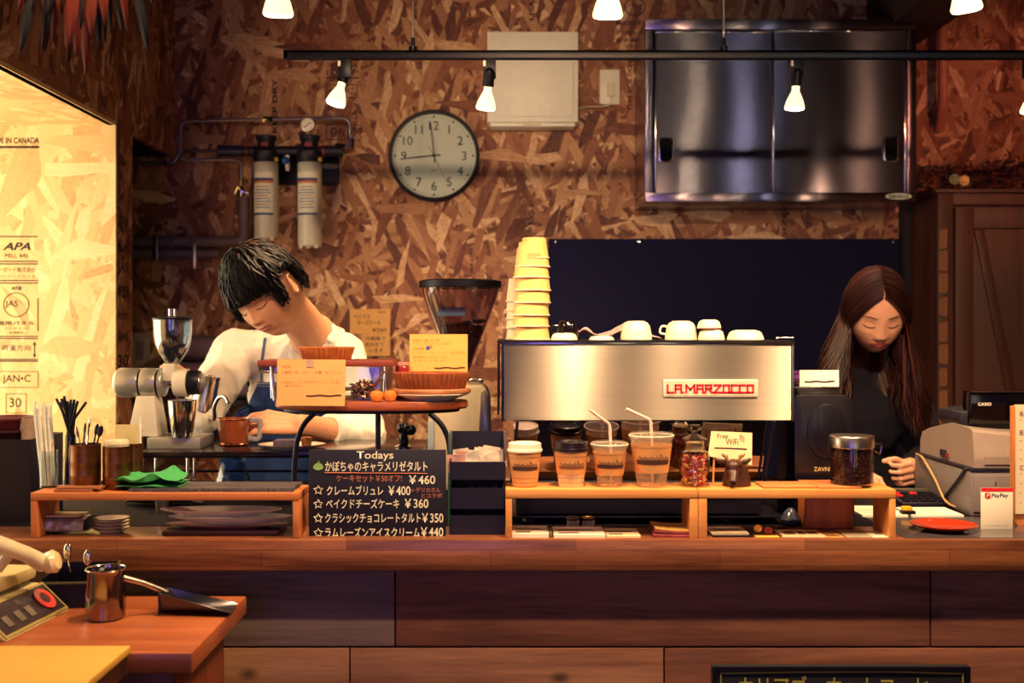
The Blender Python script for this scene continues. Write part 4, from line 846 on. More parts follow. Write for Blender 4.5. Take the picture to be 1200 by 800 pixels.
for q in (-3, 3): MB().cyl((hc.x+q*d/FPX, gy, Z(371, d)), (hc.x+q*d/FPX, gy, Z(361.5, d)), .0042).build('lid_knob', M_chrome, hp)
MB().lathe([(.014, Z(424.5, d)), (.028, Z(412, d)), (.032, Z(404, d)), (.006, Z(398, d))], hc, 24).build('grounds', mat('dark_grounds', '3c3440', .8, var=.3, nscale=150, bump=.5), hp)
# steel beaker in front of spout
c = Vector((X(213.5, 2.50), .50, ZS+.0265)); t = thing('steel_beaker', 'tapered steel beaker catching grounds under the grinder', 'beaker', c); r = 16.5*2.5/FPX; h = Z(469, 2.5)-c.z
MB().lathe([(r*.66, 0), (r*.72, .003), (r*.95, h*.7), (r, h), (r*1.05, h+.001), (r*.94, h-.002), (r*.62, .004), (.0001, .004)], c, 32).build('beaker_wall', M_chrome, t)
# kettle
kc = P(240, 466, 2.78); tl = Matrix.Rotation(R(14), 4, 'Y') 
t = thing('pouring_kettle', 'steel gooseneck kettle held by the man and pouring', 'kettle', kc)
MB().lathe([(.030, -.062), (.033, -.058), (.0315, 0), (.026, .048), (.027, .058), (.0245, .058), (.0235, .046), (.029, 0), (.030, -.056), (.0001, -.057)], kc, 32, tl).build('body', M_chrome, t)
MB().tube(arc_path([P(245, 488, 2.76), P(252, 492, 2.72), P(250, 478, 2.70), P(256, 465, 2.68), P(264, 464, 2.67), P(267.5, 472, 2.66)], .03), [.0055]*8+[.005]*9+[.0042]*9, 10).build('spout', M_chrome, t)
MB().tube(arc_path([kc+Vector((-.030, .0, .045)), kc+Vector((-.058, .0, .052)), kc+Vector((-.066, .0, .0)), kc+Vector((-.04, .0, -.03))], .02), .006, 8, flat=1.6).build('handle', M_blackpl, t)
o = MB().tube([P(267.8, 473, 2.66), P(268.5, 480, 2.655), P(268.5, 491, 2.655), P(268.5, 500, 2.655)], [.0016, .0013, .001, .001], 6).build('water_stream', M_glass, None); tag(centre(o), 'thin stream of water falling from the kettle spout into the dripper', 'water')
# dripper, its holder, server below
c = Vector((X(275.5, 2.6), .585, ZS)); dd = 2.585
M_amber = mat('amber_dripper', 'b05a34', .12, .0, var=.1, trans=.35, coat=.6, ior=1.5); M_cop = mat('copper', 'd08a6a', .2, 1.0)
t = thing('coffee_dripper', 'ribbed amber cone dripper filled with coffee on the stand', 'dripper', c)
r0, r1 = 15*dd/FPX, 20*dd/FPX; zt = Z(490.5, dd)-ZS
MB().lathe([(.031, 0), (.034, .003), (.031, .007), (r0, .0075)], c, 40, flute=12, fa=.02).build('dripper_flange', M_cop, t)
MB().lathe([(r0, .0078), (r1*.98, zt-.002), (r1, zt), (r1-.0025, zt), (r0-.003, .012), (.0001, .012)], c, 60, flute=20, fa=.012).build('dripper_cone', M_amber, t)
MB().tube([(c.x+r1*math.cos(q), c.y+r1*math.sin(q), c.z+zt) for q in [2*math.pi*i/36 for i in range(36)]], .0014, 6, closed=True).build('rim', M_cop, t)
MB().lathe([(r0-.004, .0135), (r1-.006, zt-.014), (.0001, zt-.012)], c, 30).build('coffee_bed', mat('wet_coffee', '4a1c10', .3, var=.3, bump=.3), t)
MB().tube(arc_path([c+Vector((r1-.002, 0, zt-.004)), c+Vector((r1+.022, .004, zt-.002)), c+Vector((r1+.02, .004, .012)), c+Vector((r0+.004, 0, .016))], .01), .0038, 8, flat=1.6).build('handle', mat('grey_handle', '8a8890', .4), t)
cs = Vector((c.x, .58, ZC)); t = thing('glass_server', 'clear glass coffee server under the drip stand', 'coffee server', cs)
MB().lathe([(.036, 0), (.043, .006), (.044, .018), (.030, .062), (.026, .070), (.034, .086), (.034, .090), (.0325, .090), (.0245, .070), (.0285, .062), (.042, .018), (.036, .003), (.0001, .003)], cs, 40).build('server_glass', glass('server_glass', 'dfe8f0', .02, .22), t)
MB().lathe([(.034, .0035), (.041, .0075), (.0415, .014), (.0001, .014)], cs, 32).build('brewed_coffee', mat('brewed_coffee', '2a0e08', .1), t)
# plate with cakes
c = Vector((X(341, 2.5), .515, ZS)); plate('cake_plate', c, .078, .06, .010, M_plate, 'round white plate with two cakes on the drip stand', rim=M_rimd)
d = 2.47
a = MB(); a.box(X(318, d), X(345, d), .485, .525, ZS+.0045, ZS+.021); tag(centre(a.build('cake_slice', mat('poppy_cake', '746478', .85, var=.45, nscale=260, bump=.6), None, bevel=.003)), 'speckled purple grey slab of cake on the white plate', 'cake')
a = MB(); a.lathe([(.010, 0), (.013, .018), (.012, .021), (.0001, .024)], (X(354, d)+.004, .505, ZS+.0045), 24, flute=12, fa=.04); tag(centre(a.build('small_tart', mat('glazed_tart', 'b06428', .25, coat=.6), None)), 'small round orange glazed tart beside the speckled cake', 'tart')
# tamper
d = 2.52; c = Vector((X(473.5, d), .52, ZS)); t = thing('coffee_tamper', 'black curved handle tamper with chrome foot on the stand end', 'tamper', c)
MB().lathe([(.021, 0), (.0215, .004), (.012, .008), (.008, .012)], c, 28).build('foot', M_chrome, t)
a = MB(); a.tube(arc_path([c+Vector((0, 0, .010)), c+Vector((-.002, 0, .034)), c+Vector((.012, -.004, .052))], .01), [.012]*2+[.010]*3+[.012]*3, 14); a.ball(c+Vector((.017, -.004, .042)), .0125, 14); a.ball(c+Vector((-.003, 0, .045)), .014, 14); a.build('handle', mat('gloss_black_knob', '0e0c16', .12), t)
# ------------------------------------------------------------------ tiered cake stand
t = thing('cake_stand', 'tiered stand with round wooden board on curved black legs', 'cake stand', (X(445, 2.27), .27, ZC))
d = 2.25; zl = 1.222; bx0, bx1 = X(322, d), X(548, d); bc = ((bx0+bx1)/2, .26)
MB().lathe([(.195, zl), (.199, zl+.004), (.199, zl+.014), (.196, zl+.017)], (bc[0], bc[1], 0), 64, Matrix.Diagonal((1, .42, 1, 1))).build('lower_board', wood('stand_board', '6a2c1a', 'b05c34', 0, .4, .8, coat=.2), t)
MB().lathe([(.178, zl-.007), (.182, zl-.0055), (.182, zl-.001), (.178, zl-.0005)], (bc[0], bc[1], 0), 64, Matrix.Diagonal((1, .42, 1, 1))).build('iron_ring', M_black, t)
zq = zl-.0065
for pts in ([(369, 484), (356, 496), (348, 515), (345, 545), (345, 575)], [(503, 484), (518, 497), (526, 515), (528, 545), (528, 578)]):
    pp = [P(x, y, 2.21) for x, y in pts]; pp[-1].z = ZC+.0055; pp[0].z = zq; MB().tube(arc_path(pp, .05), .0055, 10).build('leg', M_black, t)
for px, y in ((443, .20), (443, .32)): MB().cyl((X(px, y+2), y, ZC), (X(px, y+2), y, zq), .0055).build('leg', M_black, t)
zu = Z(428.5, 2.27)
MB().box(X(302, 2.23), X(461, 2.23), .225, .345, zu, zu+.0125).build('upper_board', wood('stand_board_dark', '5a2018', '8c4030', 0, .45, .8), t, bevel=.002)
M_acr = glass('acrylic', 'eef2f4', .03, .16)
for px in (318, 452):
    for y in (.235, .335): MB().cyl((X(px+ (4 if px < 400 else 0), y+2), min(y, .31), zl+.0172), (X(px, y+2), y, zu-.0002), .0035).build('tier_post', M_chrome, t)
tc = thing('glass_case', 'clear shallow glass case under the upper cake board', 'case', (X(385, 2.27), .28, zl+.0172))
a = MB(); gx0, gx1, gz0, gz1 = X(345, 2.25), X(445, 2.25), zl+.0174, zu-.004
for b in ((gx0, gx1, .248, .250, gz0, gz1), (gx0, gx1, .312, .314, gz0, gz1), (gx0, gx0+.002, .25, .312, gz0, gz1), (gx1-.002, gx1, .25, .312, gz0, gz1), (gx0, gx1, .248, .314, gz1, gz1+.002)): a.box(*b)
a.build('case_walls', M_acr, tc)
for k, z in enumerate((zl+.0178, zl+.036)): MB().box(gx0+.01, gx1-.01, .255, .305, z, z+.006).build('case_shelf', M_steelp, tc, bevel=.001)
tr = thing('metal_tray', 'shallow steel tray hanging under the left end of the upper board', 'tray', (X(330, 2.25), .28, zu-.02))
a = MB(); a.box(X(304, 2.25), X(340, 2.25), .24, .242, zu-.014, zu-.0004); a.box(X(304, 2.25), X(340, 2.25), .32, .322, zu-.014, zu-.0004); a.box(X(304, 2.25), X(340, 2.25), .242, .32, zu-.014, zu-.0125); a.build('tray_body', M_steelp, tr, bevel=.0005)
MB().tube([(X(306, 2.25), .236, zu-.008), (X(338, 2.25), .236, zu-.016)], .0022, 8).build('tray_handle', M_chrome, tr)
M_crust = mat('tart_crust', 'b0602e', .7, var=.25, nscale=60, bump=.4); M_crustd = mat('tart_crust_dark', '8a4422', .7, var=.25, nscale=60, bump=.4)
def tart(c, r, h, m, fill, label):
    t = thing('tart', label, 'tart', c)
    MB().lathe([(r*.84, 0), (r*.86, .001), (r*.985, h-.002), (r, h), (r*.95, h+.001), (r*.93, h-.004)], c, 160, flute=34, fa=.03, caps=False).build('crust', m, t)
    MB().lathe([(r*.82, .0015), (r*.93, h-.0035), (r*.6, h-.002), (.0001, h-.0015)], c, 48).build('filling', fill, t)
tart((X(382, 2.27), .285, zu+.0127), 32*2.27/FPX, .0255, M_crust, mat('dark_fruit', '4a1814', .4, coat=.4), 'small fluted tart on the upper cake board')
c = Vector((X(505, 2.23), .245, zl+.0172)); plate('serving_plate', c, .076, .062, .014, M_plate, 'white shallow plate under the big tart')
c2_ = c+Vector((0, 0, .0142)); tag(centre(MB().lathe([(.078, 0), (.081, .003), (.081, .008), (.079, .010)], c2_, 56, Matrix.Diagonal((1, .7, 1, 1))).build('round_board', M_board, None)), 'round thin wooden board between the plate and the big tart', 'board')
S7 = c2_+Vector((0, 0, .0102)); t = thing('tart', 'big fluted brown tart on the lower tier of the cake stand', 'tart', S7)
r, h = 45*2.2/FPX, .032; DS = Matrix.Diagonal((1, .68, 1, 1))
MB().lathe([(r*.86, 0), (r*.88, .001), (r*.99, h-.003), (r, h), (r*.95, h+.001), (r*.93, h-.004)], S7, 200, DS, flute=44, fa=.026, caps=False).build('crust', M_crustd, t)
MB().lathe([(r*.84, .0015), (r*.93, h-.0035), (r*.6, h-.002), (.0001, h-.001)], S7, 48, DS).build('filling', mat('baked_custard', 'd08a40', .5, var=.2), t)
def card(nm, px0, px1, py0, py1, d, m, label, lines, swoosh, tilt=0.0, foot=None, im=None):
    t = thing(nm, label, 'card', P((px0+px1)/2, py1, d)); y = d-2
    z0, z1 = Z(py1, d), Z(py0, d); x0, x1 = X(px0, d), X(px1, d)
    MB().prism([(x0-tilt*.5, z0), (x1-tilt*.5, z0-tilt*.3), (x1, z1-tilt*.5), (x0, z1)], y-.0005, y+.0005).build('card_sheet', m, t)
    for s, a, b, c_, d_ in lines: text(s, (X(a, d), X(b, d), Z(d_, d), Z(c_, d)), y-.0007, im or M_kraftt, t)
    if swoosh:
        a, b, yy = swoosh; pts = [Vector((X(a+(b-a)*k/12, d), y-.0007, Z(yy+.5*math.sin(k), d))) for k in range(13)]; MB().tube(pts, .0019, 5, flat=.2, up=(0, -1, 0)).build('marker_stroke', M_brownink if im is None else im, t)
    return t
card('price_card', 325, 405, 420.5, 475, 2.165, M_kraft, 'large kraft card hung on the front of the cake stand', [('原材料名', 330, 340, 428, 431), ('小麦粉、卵、バター、砂糖、生クリーム', 330, 400, 434.5, 438), ('かぼちゃ、アーモンドプードル、ラム酒', 331, 397, 446, 449.5), ('一部に乳成分', 331, 353, 450.5, 453), ('カフェ', 386, 392, 457.5, 460)], (359, 400, 463.5), tilt=.003)
o = MB().box(X(359, 2.165), X(368, 2.165), .1635, .1642, Z(430, 2.165), Z(421, 2.165)).build('tape_piece', mat('grey_tape', 'b09080', .5), None); o.parent = [q for q in COL.objects if q.name.startswith('price_card')][0]; o.data.transform(Matrix.Translation(-o.parent.location))
MB().box(X(360, 2.22), X(367, 2.22), .166, .224, zu+.0127, zu+.0132).build('tape_strip', MATS['grey_tape'], o.parent)
tcard = card('price_card', 480, 548, 391.5, 452, 2.32, mat('yellow_kraft_card', 'dca458', .75, var=.04), 'yellow kraft card standing behind the big tart', [('原材料名 小麦粉、卵、砂糖', 484, 515, 397, 400.5), ('バター、生クリーム、ラム酒', 484, 526, 401, 404), ('内容量', 484, 497, 407, 410), ('アーモンドプードル、チーズ、一部に乳成分', 484, 544, 411.5, 415), ('賞味期限 当日中にお召し', 484, 527, 417, 420), ('上がりください', 484, 526, 421, 424)], (509, 545, 431))
MB().lathe([(.0045, 0), (.004, .0015)], P(501.5, 407.5, 2.3195), 14, Mx).build('printed_dot', MATS['blue_valve'], tcard); MB().lathe([(.003, 0), (.0028, .0015)], P(505, 406, 2.3195), 14, Mx).build('printed_dot', MATS['label_orange'], tcard)
MB().box(X(505, 2.32), X(520, 2.32), .3205, .328, zl+.0172, Z(430, 2.32)).build('card_strut', M_kraft, tcard)
# pumpkins, dried posy, red jar
M_pump = mat('mini_pumpkin', 'd87830', .45, var=.15, nscale=20)
for k, (px, y) in enumerate(((441.5, .205), (457, .21))):
    r = .0135; c = Vector((X(px, 2+y), y, zl+.0172)); t = thing('mini_pumpkin', ('left', 'right')[k]+' of the two tiny orange pumpkins on the lower cake board', 'pumpkin', c, group='tiny pumpkins')
    MB().lathe([(.003, 0), (r*.7, r*.12), (r, r*.8), (r*.85, r*1.35), (r*.3, r*1.62), (.002, r*1.5)], c, 48, flute=8, fa=.04).build('pumpkin_body', M_pump, t)
    MB().tube([c+Vector((0, 0, r*1.5)), c+Vector((.002, 0, r*1.85)), c+Vector((.006, 0, r*2.05))], [.0015, .001, .001], 6).build('stem', M_board, t)
rnd = random.Random(21); base = Vector((X(425, 2.23), .235, zl+.0172)); a = MB(); t = thing('dried_posy', 'dark bunch of dried flowers beside the tiny pumpkins', 'dried flowers', base)
for k in range(260):
    q = rnd.uniform(0, 6.28); rr = .024*rnd.random()**.5; p = base+Vector((rr*math.cos(q), rr*.6*math.sin(q), rnd.uniform(.004, .043)*(1-rr*9)+.002)); v = Vector((rnd.gauss(0, 1), rnd.gauss(0, .6), rnd.gauss(.4, .7))).normalized()*rnd.uniform(.004, .009)
    n = v.orthogonal().normalized()*rnd.uniform(.0015, .003); p.z = max(p.z, base.z+.0095); a.mi = rnd.choice((0, 0, 0, 1, 1, 2, 3)); a._f([a.bm.verts.new(x) for x in (p-v, p+n, p+v, p-n)])
a.build('petals_and_leaves', [MATS['dry_dark_leaf'], mat('dry_plum', '3a1628', .8), mat('dry_cream', 'c8a878', .8), MATS['dry_red_leaf']], t)
a = MB()
for k in range(9): q = k*.7; a.tube([base+Vector((0, 0, .0015)), base+Vector((.018*math.cos(q), .01*math.sin(q), .034))], .0008, 4)
a.tube([P(437, 455, 2.23), P(446, 440, 2.23), P(455, 432, 2.23)], .0016, 5); a.build('stems', MATS['dry_brown_leaf'], t)
c = Vector((X(472, 2.34), .335, zl+.0)); c.z = 1.19
c = Vector((X(472, 2.31), .305, zl+.0172)); t = thing('jam_jar', 'small red jam jar behind the left edge of the big tart', 'jar', c); h = Z(424, 2.31)-c.z
MB().lathe([(.014, 0), (.0155, .003), (.0155, h-.012), (.013, h-.007)], c, 24).build('jam_fill', mat('red_jam', '7c2024', .2, coat=.5), t); MB().lathe([(.0145, h-.0068), (.0145, h), (.0001, h+.0004)], c, 24).build('jar_cap', mat('cap_pink', 'c07870', .4), t)
# ------------------------------------------------------------------ blackboard menu sign
d = 2.035; yb = d-2; bx0, bx1, bz1 = X(362, d), X(522.5, d), Z(527, d)
t = thing('menu_blackboard', 'small blackboard headed Todays with hand lettered cake prices', 'sign', ((bx0+bx1)/2, yb, ZC))
MB().box(bx0, bx1, yb, yb+.008, ZC, bz1).build('board', mat('menu_slate', '16162c', .6, var=.1), t, bevel=.0008)
for px in (357, 470):
    MB().prism([(X(px-3, d), ZC), (X(px+6, d), ZC), (X(px+2, d), ZC+.014)], yb+.0085, yb+.05).build('wooden_foot', M_kraft, t)
def bt(s, a, b, c_, e, m=None, bold=.011, **k): return text(s, (X(a, d), X(b, d), Z(e, d), Z(c_, d)), yb-.0004, m or M_chalk, t, name='hand_lettering', bold=bold, **k)
bt('Todays', 418, 461, 528.5, 540); bt('かぼちゃのキャラメリゼタルト', 381, 501, 540, 552.5); bt('ケーキセット￥50オフ!', 394, 471, 556, 564.5, M_chalkr); bt('￥460', 479, 510, 556.5, 567)
bt('クレームブリュレ', 383, 449, 568.5, 580); bt('￥400', 455, 481, 569, 580); bt('←デリカさん', 482, 516, 571, 576.5, M_chalkr, .01); bt('とコラボ', 494, 518, 578, 583, M_chalkr, .01)
bt('ベイクドチーズケーキ', 382, 468, 584, 595.5); bt('￥360', 474, 502, 584, 595); bt('クラシックチョコレートタルト', 381, 493, 601, 612.5); bt('￥350', 494.5, 519.5, 601, 612); bt('ラムレーズンアイスクリーム', 381, 492, 617.5, 629.5); bt('￥440', 493, 519.5, 617.5, 628.5)
a = MB(); a.tube([P(380, 553.6, d)+Vector((0, -.0006, 0)), P(440, 554.2, d)+Vector((0, -.0006, 0)), P(501, 554.6, d)+Vector((0, -.0006, 0))], .0008, 4); a.build('underline', M_chalkr, t)
for py in (574, 590.5, 607, 624):
    c = P(373, py, d); pts = []
    for i in range(10): q = R(90+36*i); r = .0088 if i % 2 == 0 else .0042; pts.append((c.x+r*math.cos(q), c.y-.0005, c.z+r*math.sin(q)))
    MB().tube(pts, .00075, 4, closed=True).build('star', M_chalk, t)
c = P(373, 546.5, d); a = MB(); a.prism([(c.x+.0085*math.cos(q)*(1+.12*math.cos(2*q)), c.z+.007*math.sin(q)-.0018*abs(math.cos(q))**6) for q in [2*math.pi*i/20 for i in range(20)]], c.y-.0008, c.y-.0002); a.tube([(c.x, c.y-.0008, c.z+.006), (c.x+.0015, c.y-.0008, c.z+.0105)], .0009, 4)
a.build('drawn_apple', M_chalkg, t)
# ------------------------------------------------------------------ stacked black caddy
d = 2.045; y0 = .045; cx0, cx1 = X(527, d), X(592, d)-.001
t = thing('tiered_caddy', 'black three tier caddy of small bins beside the menu board', 'caddy', ((cx0+cx1)/2, .1, ZC))
tiers = [(610, 646, 571), (573, 606, 546), (538, 573, 512)]
for k, (lip, bot, top) in enumerate(((604, 631, 583), (572, 596, 548), (541, 562, 510))):
    zb, zl_, zt_ = max(ZC, Z(bot, d)), Z(lip, d), Z(top, d); w = .003
    a = MB(); a.box(cx0, cx1, y0, y0+w, zb, zl_); a.box(cx0, cx1, y0+.09-w, y0+.09, zb, zt_); a.box(cx0, cx1, y0+w, y0+.09-w, zb, zb+w)
    for x in (cx0, cx1-w): a.prism([(0, 0)]*3, 0, 0) if 0 else a.hexa([(x, y0+w, zb+w), (x+w, y0+w, zb+w), (x+w, y0+.09-w, zb+w), (x, y0+.09-w, zb+w)], [(x, y0+w, zl_), (x+w, y0+w, zl_), (x+w, y0+.09-w, zt_), (x, y0+.09-w, zt_)])
    a.build('bin', M_blackpl, t)
    for x in (cx0-.002, cx1-.001): MB().box(x, x+.003, y0+.03, y0+.06, zl_-.002, zt_+.004).build('side_bracket', mat('grey_bracket', '5a5664', .4), t, bevel=.0005)
M_pkt = mat('sugar_packet', 'e4d8c8', .6, var=.06)
rnd = random.Random(9)
def packet(c, w, h, rz, tx, m, label, grp, cat='packet'):
    a = MB(); q = Matrix.Translation(c) @ Matrix.Rotation(rz, 4, 'Y') @ Matrix.Rotation(tx, 4, 'X')
    a.grid(lambda u, v: q @ Vector(((u-.5)*w, .0022*math.sin(math.pi*u)*math.sin(math.pi*v)+.0012*noise.noise((u*5+c[0]*99, v*5, 1)), (v-.5)*h)), 9, 9)
    o = a.build('paper_packet', m, None, solid=.0008); tag(centre(o), label, cat, grp); return o
zf = max(ZC, Z(562, d))+.003
for k in range(14):
    x = cx0+.012+(cx1-cx0-.024)*((k*0.37) % 1); y = y0+.012+.0052*k; packet((x, y, zf+.026+.004*math.sin(k*2)+.0012*(k/3)), .034, .034, rnd.uniform(-.5, .5), rnd.uniform(-.06, .06), M_pkt if k % 3 else mat('packet_pink', 'c89890', .6), 'white sugar packet in the top bin of the caddy', 'sugar packets in the caddy')
zf = Z(596, d)+.003
for k in range(4):
    packet((cx0+.014+.022*k, y0+.02+.008*k, zf+.018), .026, .03, rnd.uniform(-.4, .4), 0, mat('tea_packet', '8a7c6a', .6), 'beige tea packet in the middle bin of the caddy', 'tea packets in the caddy')
for k, c in enumerate(('1c5a48', '18604a', '3c3838', '2c2a30', '3a2c38')):
    a = MB(); x = X(524+k*6+3, 2.12); a.tube([(x, .143, ZC), (x, .143, Z(508, 2.143))], .0045, 8); tag(centre(a.build('marker_pen', mat('pen_'+c, c, .4), None)), ('leftmost green', 'second green', 'brown black', 'black', 'rightmost plum')[k]+' marker pen standing behind the caddy', 'pen', 'marker pens behind the caddy')
# ------------------------------------------------------------------ big grinder behind
d = 2.62; c = Vector((X(540, d), .66, ZC)); t = thing('bean_grinder', 'tall cream bean grinder with a wide clear cone hopper', 'bean grinder', c)
def prof_box(a, sec, y0, y1, m, nm, bev=.006):
    return None
zt = Z(450, d); bx0, bx1 = X(502, d), X(575, d)
a = MB(); a.prism([(bx0-.002, ZC), (bx1+.004, ZC), (bx1-.002, zt-.03), (bx1-.010, zt-.006), (bx1-.022, zt), (bx0+.03, zt), (bx0+.012, zt-.02), (bx0, zt-.09)], .60, .75)
a.build('body', mat('grinder_cream', 'cfc2a8', .4, .1, var=.04), t, bevel=.008)
MB().prism([(bx1-.034, ZC+.01), (bx1+.0045, ZC+.01), (bx1-.0015, zt-.035), (bx1-.014, zt-.012), (bx1-.024, zt-.02)], .594, .5995).build('side_panel', M_steelp, t, bevel=.001)
MB().prism([(bx0-.004, ZC+.01), (bx0+.014, ZC+.01), (bx0+.016, zt-.08), (bx0+.002, zt-.09)], .594, .5995).build('side_trim', mat('pale_blue_plastic', '98a8b4', .4), t, bevel=.001)
MB().box(X(549, d), X(566, d), .63, .69, zt+.0005, zt+.012).build('doser_cap', M_chrome, t, bevel=.003)
hc = Vector((X(538.5, d), .66, 0)); k_ = 1/FPX*d
pr = [(.022, zt+.0005), (.022, Z(437, d)), (12*k_, Z(432, d)), (44*k_, Z(347, d)), (46.5*k_, Z(336, d))]
MB().lathe(pr+[(r-.002, z) for r, z in pr[::-1]], hc, 48, caps=False).build('hopper', glass('hopper_smoke', 'e6dce4', .05, .25), t)
MB().lathe([(46*k_, Z(337, d)), (49*k_, Z(336, d)), (49*k_, Z(329, d)), (46*k_, Z(327.5, d)), (.0001, Z(327, d))], hc, 48).build('hopper_lid', M_black, t)
M_bean = mat('roasted_bean', '4a2a22', .28, var=.5, nscale=40, coat=.2)
def bean_geo(a, c, r, rnd):
    q = Matrix.Rotation(rnd.uniform(0, 6.28), 4, Vector((rnd.gauss(0, 1), rnd.gauss(0, 1), rnd.gauss(0, 1))).normalized())
    a.ball(c, r, 8, (1.35, .95, .75), M=q)
a = MB(); rz = lambda z: max(.0, 12+(44-12)*(Z(432, d)-z)/(Z(432, d)-Z(347, d)))*k_-.004
a.lathe([(.018, Z(440, d)), (12*k_-.004, Z(431, d)), (rz(Z(382, d))-.003, Z(382, d)), (.0001, Z(378, d))], hc, 32)
rnd = random.Random(2)
for k in range(900):
    py = rnd.uniform(376, 432); z = Z(py, d); q = rnd.uniform(-math.pi, math.pi); 
    if py < 386: r = rz(z)*rnd.random()**.5; z = Z(382, d)+.004+.012*(r*math.cos(q)/.08)+.003*rnd.random()
    else: r = rz(z)-.0035; q = rnd.uniform(-math.pi, 0)
    r = min(r, rz(z)-.005); bean_geo(a, hc+Vector((r*math.cos(q), r*math.sin(q), z)), .0042, rnd)
o = a.build('coffee_beans', M_bean, t); o['kind'] = 'stuff'
MB().grid(lambda u, v: hc+Vector(((36*k_+.0016)*math.sin((u-.8)*1.0)*1.0, -(36*k_+.0016)*math.cos((u-.8)*1.0), Z(370, d)+(Z(360, d)-Z(370, d))*v)), 8, 3).build('hopper_sticker', mat('blue_sticker', '384a6c', .5), t)
# ------------------------------------------------------------------ espresso machine
d = 2.15; ym = .15; mx0, mx1 = X(587.5, d), X(929, d); mz0, mz1 = Z(492, d), Z(399.5, d)
t = thing('espresso_machine', 'wide brushed steel espresso machine seen from behind', 'espresso machine', ((mx0+mx1)/2, .4, ZC))
a = MB(); a.grid(lambda u, v: Vector((mx0+.008+(mx1-mx0-.012)*u, ym-.0012*math.sin(math.pi*u), mz0+(mz1-mz0-.006)*v)), 24, 8)
M_panel = brushed('machine_panel_steel', 'b4aa9e', .34, 1.0)
a.build('rear_panel', M_panel, t, solid=.003)
MB().box(mx0+.006, mx1-.004, ym+.004, .58, mz0+.001, mz1-.0065).build('body', M_steelp, t)
MB().box(mx0, mx0+.0055, ym-.004, .58, mz0-.002, mz1-.003).build('side_panel', M_black, t, bevel=.001); MB().box(mx0-.008, mx0-.004, ym-.0, .58, mz0+.01, mz1-.006).build('side_trim', M_black, t, bevel=.001)
MB().box(mx1-.003, mx1+.002, ym-.003, .58, mz0-.002, mz1-.003).build('side_panel', M_steelp, t, bevel=.001)
MB().box(mx0-.008, mx1+.003, ym-.005, .58, mz1-.006, mz1-.0025).build('top_lip', M_chrome, t, bevel=.0008)
MB().box(mx0-.008, mx1+.003, ym-.003, .58, mz1-.0024, mz1+.001).build('top_tray', M_black, t, bevel=.0005)
MB().tube([(mx1-.03, ym+.01, mz1+.006), (mx1+.004, ym+.01, mz1+.006)], .002, 8).build('cup_rail', M_chrome, t)
# polished tilted splash panel under the body
zb_, zt_ = 1.085, mz0-.001; yb_, yt_ = .142, .122
yb_, yt_ = .150, .137
px0, px1 = X(604, 2.14), X(893, 2.14)
a = MB(); n = Vector((0, (zt_-zb_), -(yt_-yb_)))
v = [(px0, yb_, zb_), (px1, yb_, zb_), (px1+.012, yt_, zt_), (px0-.004, yt_, zt_)]
a.hexa([v[0], v[1], (v[1][0], v[1][1]+.004, v[1][2]), (v[0][0], v[0][1]+.004, v[0][2])], [v[3], v[2], (v[2][0], v[2][1]+.004, v[2][2]), (v[3][0], v[3][1]+.004, v[3][2])])
M_mir = mat('polished_splash_panel', '8c8490', .04, 1.0, var=.04)
a.build('splash_panel', M_mir, t)
MB().tube([(px0-.006, yb_-.004, zb_-.003), (px1+.006, yb_-.004, zb_-.003)], .0035, 8).build('drip_rail', M_blackpl, t)
MB().tube([(px1+.006, yb_-.003, zb_), (px1+.022, yt_-.003, zt_)], .0035, 8).build('frame_bar', M_black, t); MB().tube([(px1-.006, yb_-.003, zb_), (px1+.008, yt_-.003, zt_)], .002, 8).build('frame_bar', M_copd if 0 else M_black, t)
MB().tube([(px0-.008, yb_-.003, zb_), (px0+.004, yt_-.003, zt_)], .003, 8).build('frame_bar', M_black, t)
MB().box(mx0+.03, mx1-.06, .156, .56, ZC+.02, mz0-.002).build('lower_body', M_blackpl, t, bevel=.002)
MB().box(mx0+.02, X(918, 2.16), .152, .56, ZC+.0195-.0195+.012, Z(606, 2.14)).build('base_tray', mat('base_gloss_black', '14121e', .2), t, bevel=.002)
for x in (mx0+.06, mx1-.12):
    for y in (.20, .50): MB().lathe([(.018, 0), (.016, .0125)], (x, y, ZC), 18).build('foot', M_black, t)
# badge with the maker's name in connected block letters
d = ym-.0025+2; bx0, bx1, bz0, bz1 = X(777, d), X(888, d), Z(465, d), Z(444.5, d)
bd = MB().box(bx0, bx1, ym-.0055, ym-.0025, bz0, bz1).build('name_badge', mat('badge_silver', 'e6dccc', .35, .2), t, bevel=.0012)
MB().box(bx0+.003, bx1-.003, ym-.0062, ym-.0056, bz0+.003, bz1-.003).build('badge_field', mat('badge_field', 'c8c4ac', .4), bd)
M_red = mat('badge_red', 'dc1c34', .4)
G = {'L': ('I', [(0, 4, 0, 0), (0, 0, 2.2, 0)]), 'A': ('', [(0, 0, 0, 4), (0, 4, 2.2, 4), (2.2, 4, 2.2, 0), (0, 2, 2.2, 2)]), 'M': ('', [(0, 0, 0, 4), (0, 4, 1.6, 1.6), (1.6, 1.6, 3.2, 4), (3.2, 4, 3.2, 0)]),
     'R': ('', [(0, 0, 0, 4), (0, 4, 2.2, 4), (2.2, 4, 2.2, 2.2), (0, 2.1, 2.2, 2.1), (1.1, 2.1, 2.4, 0)]), 'Z': ('', [(0, 4, 2.6, 4), (2.6, 4, 0, 0), (0, 0, 2.8, 0)]), 'O': ('', [(0, 0, 0, 4), (0, 4, 2.2, 4), (2.2, 4, 2.2, 0), (0, 0, 2.2, 0)]),
     'T': ('', [(-.2, 4, 2.6, 4), (.9, 4, .9, 0), (.9, 0, 2.4, 0)]), 'C': ('', [(0, 0, 0, 4), (0, 4, 2.2, 4), (0, 0, 2.2, 0)])}
word = 'LA MARZOTTO'; word = 'LA MARZOCCO'
